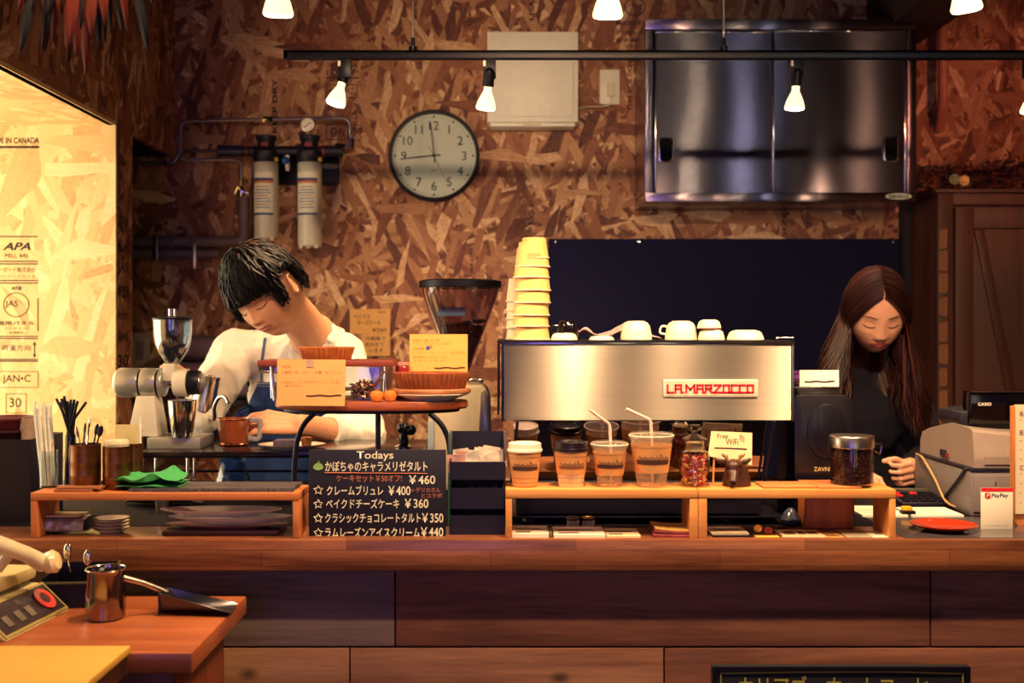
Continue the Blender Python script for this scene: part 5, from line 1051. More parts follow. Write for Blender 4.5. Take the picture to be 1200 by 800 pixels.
adv = {'L': 3.1, 'A': 3.3, 'M': 4.3, 'R': 3.4, 'Z': 3.6, 'O': 3.2, 'T': 3.3, 'C': 3.1, ' ': .9}
tot = sum(adv[c] for c in word)-1; lx0, lx1, lz0, lz1 = X(782, d), X(882, d), Z(459.5, d), Z(451, d); ux = (lx1-lx0)/tot; uz = (lz1-lz0)/4
a = MB(); x = 0; w = .0017
for i, ch in enumerate(word):
    if ch != ' ':
        for (xa, za, xb_, zb2) in G[ch][1]:
            p = Vector((lx0+(x+xa)*ux, 0, lz0+za*uz)); q = Vector((lx0+(x+xb_)*ux, 0, lz0+zb2*uz)); u = (q-p).normalized(); nn = Vector((-u.z, 0, u.x))*w; p -= u*w; q += u*w
            a.prism([((p+nn).x, (p+nn).z), ((q+nn).x, (q+nn).z), ((q-nn).x, (q-nn).z), ((p-nn).x, (p-nn).z)], ym-.0072, ym-.0064)
        if i < len(word)-1 and ch in 'AMRZOC': a.box(lx0+(x+adv[ch]-1.2)*ux, lx0+(x+adv[ch]+.05)*ux, ym-.0071, ym-.0064, lz0-w, lz0+w)
    x += adv[ch]
a.build('lettering', M_red, bd)
# ------------------------------------------------------------------ takeaway cups
M_cupk = mat('kraft_cup', 'dca468', .6, var=.05); M_cupw = mat('cream_cup', 'f0e2bc', .5, var=.03); M_lidw = mat('white_lid', 'f2e6d0', .35, var=.02); M_lidb = mat('black_lid', '1a1218', .3); M_slv = mat('kraft_sleeve', 'd89c60', .7, var=.06); M_band = mat('sleeve_band', '4a2c28', .7); M_ink2 = mat('sleeve_print', '8a5438', .7)
M_clear = glass('clear_cup', 'f6f0e6', .03, .12, .13)
def wrap(c, rf, z0, z1, a0, a1, m, nm, par, off=.0004, nu=14):
    return MB().grid(lambda u, v: Vector((c[0]+(rf(z0+(z1-z0)*v)+off)*math.sin(a0+(a1-a0)*u), c[1]-(rf(z0+(z1-z0)*v)+off)*math.cos(a0+(a1-a0)*u), c[2]+z0+(z1-z0)*v)), nu, 3).build(nm, m, par)
def script_mark(c, rf, zc, par, m, off=.0012):
    pts = []
    for i in range(60):
        u = i/59; an = (u-.5)*1.7+.05; zz = zc+.0022*math.sin(i*1.15)+.0012*math.sin(i*.61)
        r = rf(zz)+off; pts.append((c[0]+r*math.sin(an), c[1]-r*math.cos(an), c[2]+zz))
    a = MB(); a.tube(pts, .0005, 4); an = .38; r = rf(zc+.004)+off
    for q in (-.05, 0, .06): a.tube([(c[0]+r*math.sin(an+q*.6), c[1]-r*math.cos(an+q*.6), c[2]+zc+.003), (c[0]+r*math.sin(an+q), c[1]-r*math.cos(an+q), c[2]+zc+.0075-abs(q)*20*.001)], .0004, 4)
    a.build('printed_script', m, par)
def takeaway(px0, px1, d, label, kind, sleeve=True):
    c = ((X(px0, d)+X(px1, d))/2, d-2, ZRT); w = (X(px1, d)-X(px0, d))/2; s = w/.0325
    t = thing('takeaway_cup', label, 'cup', c, group='takeaway cups on the riser'); rb, rt, H = .0222*s, .0295*s, .068*s
    rf = lambda z: rb+(rt-rb)*max(0, min(1, z/H))
    if kind == 'clear':
        H = .074*s; rb, rt = .0215*s, .0315*s
        pr = [(rb*.9, 0), (rb, .002), (rf(.018), .018), (rf(.02)+.0006, .02), (rt, H), (rt+.0008, H+.001)]
        MB().lathe(pr+[(r-.0009, z+.0004) for r, z in pr[::-1]], c, 40, caps=False).build('cup_wall', M_clear, t)
        for k in range(14):
            q = 2*math.pi*k/14; MB().tube([(c[0]+(rb+.0004)*math.cos(q), c[1]+(rb+.0004)*math.sin(q), c[2]+.003), (c[0]+(rf(.016)+.0004)*math.cos(q), c[1]+(rf(.016)+.0004)*math.sin(q), c[2]+.016)], .0006, 4).build('moulded_rib', M_clear, t) if k % 2 == 0 else None
        lid = MB().lathe([(rt+.002, H-.003), (rt+.0032, H-.002), (rt+.0032, H+.004), (rt+.001, H+.0075), (rt-.004, H+.0085), (.006, H+.0080), (.0045, H+.006)], c, 40, caps=False).build('dome_lid', M_clear, t)
        MB().tube([(c[0]+(rt+.0026)*math.cos(q), c[1]+(rt+.0026)*math.sin(q), c[2]+H+.0035) for q in [2*math.pi*i/40 for i in range(40)]], .0012, 6, closed=True).build('lid_rim', mat('frosted_rim', 'f4e8d8', .25), lid)
        sz0, sz1 = H*.30, H*.86
    else:
        MB().lathe([(rb*.97, 0), (rb, .0008), (rt, H), (rt+.001, H+.001), (rt-.001, H+.001), (rb-.001, .003), (.0001, .003)], c, 40).build('cup_wall', M_cupk if kind == 'white' else M_cupw, t)
        ml = M_lidw if kind == 'white' else M_lidb
        lid = MB().lathe([(rt+.0012, H-.004), (rt+.003, H-.003), (rt+.003, H+.001), (rt+.0014, H+.002), (rt+.0008, H+.008), (rt+.0008, H+.012), (rt-.0022, H+.0135), (rt-.004, H+.0095), (.0001, H+.009)], c, 40, caps=False).build('sip_lid', ml, t)
        MB().ball((c[0], c[1]+rt*.62, c[2]+H+.0100), .003, 8, (1.4, .8, .5)).build('sip_spout', ml, lid)
        sz0, sz1 = (0.0 if kind == 'white' else H*.34), H*.93
        if kind == 'white': sz0 = H*.04
    if sleeve:
        sl = MB().grid(lambda u, v: Vector((c[0]+(rf(sz0+(sz1-sz0)*v)+.0008)*math.cos(2*math.pi*u), c[1]+(rf(sz0+(sz1-sz0)*v)+.0008)*math.sin(2*math.pi*u), c[2]+sz0+(sz1-sz0)*v)), 40, 4, closed_u=True).build('sleeve', M_slv, t, solid=.0006)
        zc = H*.56
        if kind != 'black': wrap(c, rf, zc-.0065*s, zc+.0008*s, -1.0, 1.0, M_band, 'sleeve_band', sl, .0014)
        else: wrap(c, rf, zc-.005*s, zc+.0005*s, -.95, .95, M_ink2, 'sleeve_band', sl, .0013)
        script_mark(c, rf, zc+.0035*s, sl, M_band, .0014)
        for q, zz in enumerate((.80, .24, .12)): wrap(c, rf, H*zz, H*zz+.0008, -1.2, 1.2, M_ink2, 'sleeve_crease', sl, .00125)
    return t, c, rt, H
takeaway(594.5, 635.5, 2.055, 'white lidded brown paper cup at the left end of the riser', 'white')
takeaway(648, 690.5, 2.055, 'black lidded cream paper cup with brown sleeve on the riser', 'black')
M_str = mat('pink_white_straw', 'f4ccc0', .35, var=.05)
for k, (p0, p1, bx, tp) in enumerate(((693.5, 735, (714.5, 497), (691, 480)), (738, 788.5, (762.5, 492), (734, 479)))):
    t_, c, rt, H = takeaway(p0, p1, 2.055, ('smaller', 'larger')[k]+' clear plastic cup with a sleeve and bent straw', 'clear')
    dd = 2.055; b = Vector((c[0]+.003, c[1], c[2]+.004)); e0 = P(bx[0], bx[1], dd); e1 = P(tp[0], tp[1], dd-.005); mid = Vector((e0.x+.0015, c[1], c[2]+H+.009))
    o = MB().tube(arc_path([b, mid, e0, e1], .006), .0028, 10).build('bent_straw', M_str, None); tag(centre(o), 'pinkish white bent straw in the '+('smaller', 'larger')[k]+' clear cup', 'straw', 'straws in the clear cups')
# ------------------------------------------------------------------ potpourri jar
c = Vector((X(814, 2.055), .058, ZRT)); r = .0285; hb = Z(527, 2.055)-ZRT
t = thing('glass_jar', 'clear stoppered jar of colourful dried petals on the riser', 'jar', c)
pr = [(r*.9, 0), (r, .002), (r, hb-.010), (r*.92, hb-.004), (r*.66, hb), (r*.62, hb+.014), (r*.72, hb+.016)]
MB().lathe(pr+[(q-.0012, z+.0005) for q, z in pr[::-1]], c, 40, caps=False).build('jar_wall', glass('jar_glass', 'f2eee8', .03, .09), t)
MB().lathe([(r*.58, hb+.002), (r*.60, hb+.018), (r*.80, hb+.019), (r*.82, hb+.022), (r*.5, hb+.026), (r*.2, hb+.030), (r*.18, hb+.034), (r*.40, hb+.037), (r*.46, hb+.042), (r*.38, hb+.047), (.0001, hb+.048)], c, 32, flute=16, fa=.02).build('glass_stopper', glass('stopper_glass', 'f0e8dc', .08, .32), t)
MB().lathe([(r*.60, hb-.002), (r*.565, hb+.001), (r*.565, hb+.014)], c, 24).build('stopper_plug', mat('frosted_plug', 'd8d0b8', .5, trans=.3), t)
mats = [mat('petal_'+n, h, .7, var=.2) for n, h in (('crimson', 'e0344c'), ('orange', 'f4a040'), ('yellow', 'f8d890'), ('violet', '9c68c8'), ('pink', 'f48c98'), ('tan', 'e8b070'), ('wine', 'a8284c'))]
a = MB(); rnd = random.Random(4)
for k in range(620):
    q = rnd.uniform(0, 6.28); rr = (r-.006)*rnd.random()**.25; z = rnd.uniform(.005, hb-.010); p = c+Vector((rr*math.cos(q), rr*math.sin(q), z)); nn = Vector((rnd.gauss(0, 1), rnd.gauss(-.3, 1), rnd.gauss(0, 1))).normalized(); u = nn.orthogonal().normalized(); v2 = nn.cross(u); s = rnd.uniform(.0022, .0042)
    a.mi = rnd.choice((0, 0, 1, 2, 2, 3, 4, 4, 5, 6)) if z > .028 else rnd.choice((0, 1, 2, 5, 2, 4))
    ctr = a.bm.verts.new(p+nn*s*.4); ring = [a.bm.verts.new(p+(u*math.cos(w_)+v2*math.sin(w_))*s*(1 if i % 2 else .72)) for i, w_ in enumerate([2*math.pi*j/8 for j in range(8)])]
    for i in range(8): a._f([ctr, ring[i], ring[(i+1) % 8]])
o = a.build('potpourri', mats, t); o['kind'] = 'stuff'
# ------------------------------------------------------------------ deer head bust
c = Vector((X(862, 2.05), .052, ZRT)); t = thing('deer_head_ornament', 'dark brown deer head bust in front of the WiFi card', 'ornament', c)
M_deer = mat('bronzed_resin', '3c2018', .4, var=.4, nscale=50, bump=.3); M_horn = mat('antler_tan', '8a5c44', .5)
a = MB(); a.lathe([(.027, 0), (.027, .004), (.025, .02), (.020, .034), (.010, .046), (.001, .05)], c+Vector((.004, .008, 0)), 28, Matrix.Diagonal((1, .8, 1, 1)))
a.rcone(c+Vector((-.001, .006, .034)), .0175, c+Vector((-.005, -.006, .036)), .0155); a.rcone(c+Vector((-.005, -.008, .030)), .0125, c+Vector((-.010, -.028, .0145)), .0085)
a.ball(c+Vector((-.0105, -.031, .0125)), .0095, 14, (1, .8, .85)); a.rcone(c+Vector((-.009, -.012, .026)), .011, c+Vector((-.004, .004, .010)), .02)
tmp = a.build('tmp', M_deer, None)
def remesh(o, vox, smooth=3, fac=.5):
    m = o.modifiers.new('r', 'REMESH'); m.mode = 'VOXEL'; m.voxel_size = vox; m.use_smooth_shade = True
    if smooth: s = o.modifiers.new('s', 'SMOOTH'); s.iterations = smooth; s.factor = fac
    bpy.context.view_layer.update(); dg = bpy.context.evaluated_depsgraph_get(); me = bpy.data.meshes.new_from_object(o.evaluated_get(dg)); o.modifiers.clear(); old = o.data; mats_ = list(old.materials); o.data = me
    if not me.materials:
        for q in mats_: me.materials.append(q)
    bpy.data.meshes.remove(old); return o
remesh(tmp, .0014, 4); tmp.name = 'head_and_neck'; tmp.data.name = 'head_and_neck'; tmp.data.transform(Matrix.Translation(-c)); tmp.parent = t
for s in (-1, 1):
    e0 = c+Vector((-.003+s*.015, .003, .043)); tp = e0+Vector((s*.019, .002, .007)); a = MB()
    a.grid(lambda u, v: e0.lerp(tp, v)+Vector((0, -.004*math.sin(math.pi*v), 0))+Vector((0, 0, 1))*((u-.5)*.011*math.sin(math.pi*(.15+.8*v)))+Vector((0, .003*(2*u-1)**2, 0)), 7, 9); a.build('ear', M_deer, t, solid=.002)
    b0 = c+Vector((-.003+s*.010, .004, .050)); a = MB(); a.tube([b0-Vector((0, 0, .004)), b0+Vector((s*.004, 0, .004)), b0+Vector((s*.009, 0, .007))], [.0035, .003, .002], 8)
    for q in range(3): a.tube([b0+Vector((s*(.001+.004*q), 0, .002+.002*q)), b0+Vector((s*(.002+.0048*q), -.001, .009+.0012*q))], [.002, .0011], 6)
    a.build('antler', M_horn, t)
    MB().ball(c+Vector((-.006+s*.0105, -.0155, .0375)), .0026, 10).build('eye', mat('black_glass_eye', '06060a', .05), t)
    MB().ball(c+Vector((-.0105+s*.0035, -.0385, .0135)), .0016, 8).build('nostril', MATS['black_glass_eye'], t)
wc = thing('wifi_card', 'cream card reading Free WiFi behind the deer head', 'card', P(856, 543, 2.105)); d = 2.105; y = .105-.012
y = .096; d = 2.096
MB().prism([(X(829.5, d), Z(534, d)), (X(881, d), Z(545, d)), (X(881.5, d), Z(507, d)), (X(833.5, d), Z(505, d))], y-.0006, y+.0006).build('card_sheet', mat('cream_wifi_card', 'f4e4b4', .7, var=.03), wc)
a = MB(); a.tube([(X(836, d), y+.003, ZRT+.001), (X(838, d), y+.003, Z(512, d))], .0018, 6); a.tube([(X(874, d), y+.003, ZRT+.001), (X(873, d), y+.003, Z(512, d))], .0018, 6); a.build('card_stick', M_riser, wc)
for s_, b in (('Free', (840.5, 853, 508, 513.5)), ('WiFi', (850.5, 865, 514, 521))): text(s_, (X(b[0], d), X(b[1], d), Z(b[3], d), Z(b[2], d)), y-.0009, M_brownink, wc)
a = MB()
for rr in (.0035, .0065, .0095): cc = P(866, 515, d); a.tube([(cc.x+rr*math.cos(q), y-.001, cc.z+rr*math.sin(q)) for q in [R(-30+i*14) for i in range(9)]], .0004, 4)
a.build('signal_arcs', M_brownink, wc)
MB().tube([(X(837, d), y-.001, Z(524.5, d)), (X(856, d), y-.001, Z(525, d)), (X(875, d), y-.001, Z(526, d))], .0013, 5, flat=.3, up=(0, -1, 0)).build('marker_stroke', M_brownink, wc)
# wood boards and bean jar on the right end
plank_thing('serving_board', 894.5, 957, .022, .088, ZRT+.0001, .0045, wood('board_pink', '9c5030', 'd08c50', 0, .5, 1), 'left thin wooden board on the riser before the machine foot', 'board', 'thin boards on the riser')
plank_thing('serving_board', 959, 1010, .018, .080, ZRT+.0001, .0045, MATS['board_pink'], 'right thin wooden board on the riser under the bean jar', 'board', 'thin boards on the riser')
c = Vector((X(997, 2.06), .055, ZRT+.0048)); r = 24.5*2.06/FPX; zt = Z(522, 2.06)-c.z
t = thing('bean_jar', 'clear glass jar of roasted coffee beans with steel lid', 'jar', c)
pr = [(r*.94, 0), (r, .003), (r, zt)]; MB().lathe(pr+[(q-.0016, z+.0006) for q, z in pr[::-1]], c, 48, caps=False).build('jar_wall', glass('bean_jar_glass', 'e8e4e8', .02, .12), t)
MB().lathe([(r+.0012, zt-.002), (r+.002, zt-.001), (r+.002, zt+.018), (r+.0005, zt+.020), (.0001, zt+.0205)], c, 48).build('steel_lid', M_steelp, t)
a = MB(); a.lathe([(r*.9, .002), (r*.9, zt-.004), (.0001, zt-.003)], c, 28)
for k in range(430):
    q = rnd.uniform(0, 6.28); z = rnd.uniform(.005, zt-.004); bean_geo(a, c+Vector(((r-.0062)*math.cos(q), (r-.0062)*math.sin(q), z)), .0034, rnd)
o = a.build('coffee_beans', M_bean, t); o['kind'] = 'stuff'
MB().tube(arc_path([c+Vector((r+.002, 0, zt+.006)), c+Vector((r+.018, 0, zt+.004)), c+Vector((r+.014, 0, zt-.016)), c+Vector((r+.0035, 0, zt-.008))], .006), .0018, 8).build('wire_clasp', M_chrome, t)
# ------------------------------------------------------------------ black machine behind, tray and card
d = 2.20; t = thing('rounded_black_grinder', 'black rounded appliance with a round embossed face behind the jar', 'appliance', (X(966, d), .27, ZC))
x0, x1, zt = X(931, d), X(1002, d), Z(462, d); w = .016
pts = [(x0, ZC), (x1, ZC), (x1, zt-w*1.6), (x1-w*.3, zt-w*.7), (x1-w, zt-w*.15), (x1-w*1.6, zt), (x0+w*.6, zt), (x0+w*.2, zt-w*.15), (x0, zt-w*.5)]
MB().prism(pts, .20, .34).build('housing', mat('satin_black', '100e18', .35, coat=.2), t, bevel=.003)
MB().lathe([(.001, .0035), (.040, .003), (.0435, .0015), (.044, 0)][::-1], (X(969, d), .1999, Z(505, d)), 48, Mx @ Matrix.Diagonal((.92, 1.25, 1, 1))).build('round_face', MATS['satin_black'], t)
text('ZAVNI', (X(953.5, d), X(973, d), Z(552, d), Z(547, d)), .1990, mat('pale_gold_print', 'd0b878', .5), t, bold=.01)
tt = thing('steel_tray', 'small shallow steel tray on top of the black appliance', 'tray', (X(960, d), .27, zt))
a = MB(); a.hexa([(X(938, d), .215, zt+.0003), (X(982, d), .215, zt+.0003), (X(982, d), .325, zt+.0003), (X(938, d), .325, zt+.0003)], [(X(935, d), .212, zt+.0125), (X(986, d), .212, zt+.0125), (X(986, d), .328, zt+.0125), (X(935, d), .328, zt+.0125)]); a.build('tray_body', M_steelp, tt, bevel=.001)
MB().box(X(932.5, d), X(990, d), .208, .332, zt+.0127, zt+.0142).build('tray_rim', M_chrome, tt, bevel=.0005)
card('price_card', 937, 983, 433.5, 452.5, 2.215, M_paper, 'white card with one dark marker stroke on the steel tray', [], (943, 978, 447), im=M_black)
o = bpy.data.objects[[q.name for q in COL.objects if q.name.startswith('price_card')][-1]]
MB().box(X(955, 2.2), X(965, 2.2), .2158, .24, zt+.0143, zt+.018).build('card_foot', M_paper, o)
rosette('purple_flower', (X(934, 2.3), .31, Z(440, 2.31)), .012, mat('violet_petal', '6a3478', .7), 'small violet dried flower behind the white card', 'flower')
q = [z for z in COL.objects if z.name.startswith('purple_flower')][-1]; MB().tube([(X(934, 2.3), .312, Z(440, 2.31)), (X(934, 2.3)+.008, .318, zt+.0145)], .0012, 5).build('flower_stem', MATS['dry_brown_leaf'], q)
# ------------------------------------------------------------------ on top of the machine
zt = mz1+.0012; dm = 2.25
M_cuph = mat('kraft_cup_light', 'ecbc74', .55, var=.04)
def nested(px, d, zb, r, h, m, label, group, inv=True, band=False):
    c = (X(px, d), d-2, zb); t = thing('paper_cup', label, 'cup', c, group=group)
    MB().lathe([(r, 0), (r*1.03, .0006), (r*1.03, .0024), (r*.985, .003), (r*.80, h-.0005), (r*.76, h), (r*.76, h-.002), (.0001, h-.002)], c, 36).build('cup_wall', m, t)
    MB().tube([(c[0]+r*1.015*math.cos(q), c[1]+r*1.015*math.sin(q), c[2]+.0015) for q in [2*math.pi*i/36 for i in range(36)]], .0015, 6, closed=True).build('rolled_rim', M_cupw, t)
    return t, c
r = 21.5*dm/FPX; ys = [(397, 0), (388.5, 0), (380.5, 0), (366, 0), (352.5, 0), (339, 0), (324.5, 0)]
zrim = [zt]+[Z(y, dm) for y in (383, 370, 355.5, 341, 326)]
hs = Z(298, dm)-zrim[-1]
for k, z in enumerate(zrim):
    tt, c = nested(623-1.2*math.sin(k*1.3), dm, z, r*(1-.004*k), .062 if k else .05, M_cuph, ('lowest', 'second', 'third', 'fourth', 'fifth', 'sixth')[k]+' upturned kraft cup of the tall stack on the machine', 'kraft cups stacked on the machine')
cz = zrim[-1]+.058; c = (X(624, dm), dm-2, zrim[-1]+.0252)
tt, c = nested(624, dm, zrim[-1]+.022, r*.93, .052, M_cuph, 'seventh upturned kraft cup with faint print near the stack top', 'kraft cups stacked on the machine')
for k in range(4): wrap(c, lambda z: r*.93*(.985-(.185)*z/.052), .016+.0032*k, .0172+.0032*k, -.8+.05*k, .7-.07*k, M_ink2, 'printed_line', tt, .0005)
tt, c = nested(626, dm, c[2]+.018, r*.80, .043, M_cuph, 'topmost small upturned kraft cup of the tall stack', 'kraft cups stacked on the machine')
tops = Z(279.5, dm)
for k in range(5):
    z = zt+.0+k*.019 if k else zt; nested(609.5, 2.34, z+(0 if k == 0 else .004), .030, .055 if k < 4 else .05, M_cupw, ('lowest', 'second', 'middle', 'fourth', 'top')[k]+' upturned white cup of the shorter stack behind', 'white cups stacked on the machine')
M_chin = mat('cream_cup_china', 'f6ecc8', .3, var=.02, coat=.3)
def espresso_cup(px0, px1, py, d, label, m=None, handle=0, z0=None, ring=None):
    r = (X(px1, d)-X(px0, d))/2; c = (X((px0+px1)/2, d), d-2, z0 or zt); h = Z(py, d)-c[2]
    t = thing('espresso_cup', label, 'cup', c, group='upturned cups on the machine')
    MB().lathe([(r*.97, 0), (r, .001), (r*.97, h*.3), (r*.86, h*.75), (r*.70, h*.93), (r*.58, h*.95), (r*.56, h), (r*.52, h), (r*.5, h*.95), (.0001, h*.94)], c, 40).build('cup_wall', m or M_chin, t)
    if ring: MB().tube([(c[0]+r*.99*math.cos(q), c[1]+r*.99*math.sin(q), c[2]+.0012) for q in [2*math.pi*i/40 for i in range(40)]], .0008, 5, closed=True).build('red_rim', ring, t)
    if handle: MB().tube(arc_path([(c[0]+handle*r*.92, c[1]-.003, c[2]+h*.3), (c[0]+handle*r*1.35, c[1]-.004, c[2]+h*.35), (c[0]+handle*r*1.25, c[1]-.004, c[2]+h*.75), (c[0]+handle*r*.82, c[1]-.003, c[2]+h*.7)], .006), .0022, 8).build('handle', m or M_chin, t)
    return c, h
espresso_cup(645.5, 677, 390, 2.20, 'low cream upturned saucer cup at left on the machine')
espresso_cup(651, 679, 375, 2.28, 'black upturned cup by the kraft cup stack', mat('gloss_black_cup', '120c16', .1, coat=.5), -1)
espresso_cup(690, 720, 393.5, 2.20, 'flat cream upturned dish under the draped cloth')
espresso_cup(727, 764, 376, 2.24, 'cream upturned cup beside the draped cloth')
espresso_cup(779, 817, 376, 2.24, 'cream upturned cup with its handle at left', handle=-1)
c, h = espresso_cup(818, 849, 385.5, 2.22, 'cream upturned cup carrying a red rimmed cup')
espresso_cup(817, 845, 374.5, 2.22, 'red rimmed cream cup stacked on another cup', z0=c[2]+h+.0005, ring=M_red)
espresso_cup(852, 895, 386.5, 2.22, 'wide low cream upturned cup at the right end')
a = MB(); cx0, cx1 = X(676, 2.3), X(772, 2.3)
def drape(u, v):
    x = cx0+(cx1-cx0)*u; zz = zt+.004+.030*math.exp(-((u-.60)/.20)**2)*(.55+.45*math.sin(3*v+.4))+.016*math.exp(-((u-.08)/.10)**2)+.004*math.sin(9*u+5*v)+.003*noise.noise((u*6, v*6, 4))
    return Vector((x+.008*math.sin(4*v), 2.31-2+.062*(v-.3)+.008*math.sin(7*u), max(zt+.0015, zz)))
a.grid(drape, 60, 26); tag(centre(a.build('draped_cloth', mat('mauve_cloth', 'c8a0a0', .9, var=.15, nscale=80, bump=.3), None, solid=.0016)), 'mauve pink cloth draped over cups on the machine', 'cloth')
# ------------------------------------------------------------------ papers etc under the right riser
def sheet(nm, px0, px1, y0, y1, z, h, m, label, cat='paper', group=None, rz=0, lines=None):
    d = (y0+y1)/2+2; w = X(px1, d)-X(px0, d); t = thing(nm, label, cat, ((X(px0, d)+X(px1, d))/2, (y0+y1)/2, z), rotz=rz, group=group)
    MB().box(-w/2, w/2, -(y1-y0)/2, (y1-y0)/2, 0, h).build('sheet', m, t, world=False)
    return t, w
M_c1 = mat('flyer_cream', 'e8d8b0', .6); M_c2 = mat('flyer_tan', 'c89858', .6); M_c3 = mat('flyer_grey', 'a8a088', .6); M_c4 = mat('print_brown', '7a4038', .6)
def printed(t, w, dp, z, items, m):
    for (a_, b_, c_, e_) in items: MB().box(-w/2+a_*w, -w/2+b_*w, -dp/2+c_*dp, -dp/2+e_*dp, z, z+.0002).build('printed_block', m, t, world=False)
zc = ZC
for k, (p0, p1, y0, y1, h, m, lb) in enumerate(((600, 642, .018, .10, .0075, M_paper, 'pad of cream order slips at the left end under the cups riser'), (648, 707, .016, .10, .006, M_paper, 'cream pamphlet pile under the black lidded cup'), (709, 748, .018, .09, .004, M_c1, 'small cream flyer pile left of the magazines'))):
    t, w = sheet('flyer_pile', p0, p1, y0, y1, zc, h, m, lb, 'flyers', 'flyer piles under the riser'); printed(t, w, y1-y0, h, ((.1, .5, .15, .3), (.1, .8, .5, .6)), M_c4)
tag(centre(MB().box(X(643, 2.02), X(647, 2.02), .017, .055, zc, zc+.009).build('binder_clip', mat('olive_clip', '6a5c40', .5), None, bevel=.001)), 'small olive clip between the two cream paper piles', 'clip')
for k in range(5):
    d = 2.06; m = [mat('magazine_'+n, h, .5, var=.3, nscale=30) for n, h in (('maroon', '8a2c38'), ('pink', 'c06068'), ('wine', '6a2030'), ('rose', 'b04c50'), ('gold', 'c89c58'))][k]
    a = MB(); x0, x1 = X(762, d)+.001*k, X(806, d)+.0012*(k % 2)
    a.grid(lambda u, v: Vector((x0+(x1-x0)*u, .018+.075*v, zc+.0014+.0028*k+.0045*(1-u)**3*(k/4))), 12, 3); tag(centre(a.build('magazine', m, None, solid=.0024)), ('lowest maroon', 'second pink', 'third wine red', 'fourth rose', 'top gold')[k]+' thin magazine in the curled pile under the petal jar', 'magazine', 'magazines under the riser')
for k, px in enumerate((671, 689)):
    c = (X(px, 2.118), .118, zc+.0); r = .0125; h = Z(607, 2.11)-zc; t = thing('patterned_glass', ('left', 'right')[k]+' small black and cream patterned tumbler behind the flyer pile', 'tumbler', c, group='patterned tumblers')
    MB().lathe([(r*.8, 0), (r, h), (r*.92, h), (r*.72, .002), (.0001, .002)], c, 24).build('tumbler_wall', M_blackpl, t)
    for q in range(-2, 3):
        for z in (.3, .62): a = MB(); an = q*.55+(.25 if z > .5 else 0); rr = r*(.8+.2*z)+.0006; a.tube([(c[0]+rr*math.sin(an+.17*math.cos(w_)), c[1]-rr*math.cos(an+.17*math.cos(w_)), c[2]+h*z+h*.13*math.sin(w_)) for w_ in [2*math.pi*i/10 for i in range(10)]], .0007, 4, closed=True); a.build('painted_ring', M_cream, t)
    MB().tube([(c[0]+r*.97*math.cos(q), c[1]+r*.97*math.sin(q), c[2]+h) for q in [2*math.pi*i/20 for i in range(20)]], .0009, 4, closed=True).build('gold_rim', mat('gold_rim', 'c8a060', .3, .8), t)
t, w = sheet('booklet', 831, 878, .022, .098, zc, .0028, M_black, 'dark edged booklet below another under the deer head', 'booklet', 'booklets under the riser'); t, w = sheet('booklet', 830, 873, .030, .10, zc+.003, .0032, M_c1, 'cream covered booklet on top under the deer head', 'booklet', 'booklets under the riser'); printed(t, w, .07, .0032, ((.15, .85, .4, .7),), M_c3)
for k, (px, y, m, r) in enumerate(((888, .045, mat('rose_yellow', 'd8a050', .7), .008), (900, .042, mat('rose_red', '9c3828', .7), .0085))):
    rosette('dried_rose', (X(px, 2+y), y, zc+.0085 if k else zc+.0125), r, m, ('yellowish', 'red')[k]+' dried rose head lying under the riser', 'flower', 'dried roses', core=m)
t, w = sheet('yellow_card', 885, 912, .018, .036, zc, .0015, mat('bright_yellow_card', 'dcb040', .6), 'small bright yellow card before the dried roses', 'card')
t, w = sheet('flyer', 912, 962, .022, .088, zc, .002, M_c1, 'rounded cream card with brown picture panels under the riser', 'flyer', 'flyers in a row'); printed(t, w, .066, .002, ((.12, .38, .3, .75), (.45, .62, .3, .75), (.68, .9, .35, .7)), M_c4)
t, w = sheet('flyer', 963, 984, .018, .07, zc, .0016, M_c2, 'tan flyer with small print in the row of cards', 'flyer', 'flyers in a row'); printed(t, w, .052, .0016, ((.1, .85, .1, .2), (.1, .7, .3, .36), (.1, .8, .5, .56)), M_brownink)
t, w = sheet('flyer', 985, 1015, .018, .09, zc, .002, M_c3, 'plain olive grey card in the row of cards', 'flyer', 'flyers in a row')
t, w = sheet('flyer', 1016, 1042, .018, .075, zc, .0018, M_paper, 'white card with a brown oval mark at the riser end', 'flyer', 'flyers in a row'); o = MB().lathe([(.007, .0019), (.0068, .0022), (.0001, .0022)], (0, 0, 0), 20, Matrix.Diagonal((1, .6, 1, 1))).build('oval_mark', M_c4, t, world=False)
tag(centre(MB().box(X(943, 2.12), X(999, 2.12), .112, .17, zc, ZRT-.004).build('wooden_box', wood('reddish_box', 'a04c20', 'd4804a', 2, .5, .8), None, bevel=.001)), 'upright reddish wooden box behind the flyers under the riser', 'box')
o = MB().lathe([(.001, .0), (.016, .004), (.02, .012), (.012, .026), (.004, .034)], (X(926, 2.15)+.0, .148, zc), 20).build('glass_ball', mat('dim_glass', '3a4050', .1), None); tag(centre(o), 'dim rounded glass ornament beside the wooden box', 'ornament')
# ------------------------------------------------------------------ right end of the bar
tag(centre(MB().box(X(1058, 2.02), 1.15, .012, .235, ZC, ZC+.0012).build('counter_mat', mat('grey_glossy_mat', '4a464e', .18, coat=.4), None)), 'glossy dark grey mat on the bar at right', 'mat')
zm = ZC+.0014
c = Vector((X(1105.5, 2.09), .088, zm)); t = thing('red_plate', 'shallow red lacquer dish on the grey mat', 'dish', c); r = 38*2.09/FPX
MB().lathe([(r*.5, 0), (r*.55, .001), (r*.95, .010), (r, .0125), (r*.97, .013), (r*.85, .009), (r*.5, .0035), (.0001, .003)], c, 56, Matrix.Diagonal((1, .95, 1, 1))).build('dish_body', mat('red_lacquer', 'a8341c', .14, coat=.6, var=.05), t)
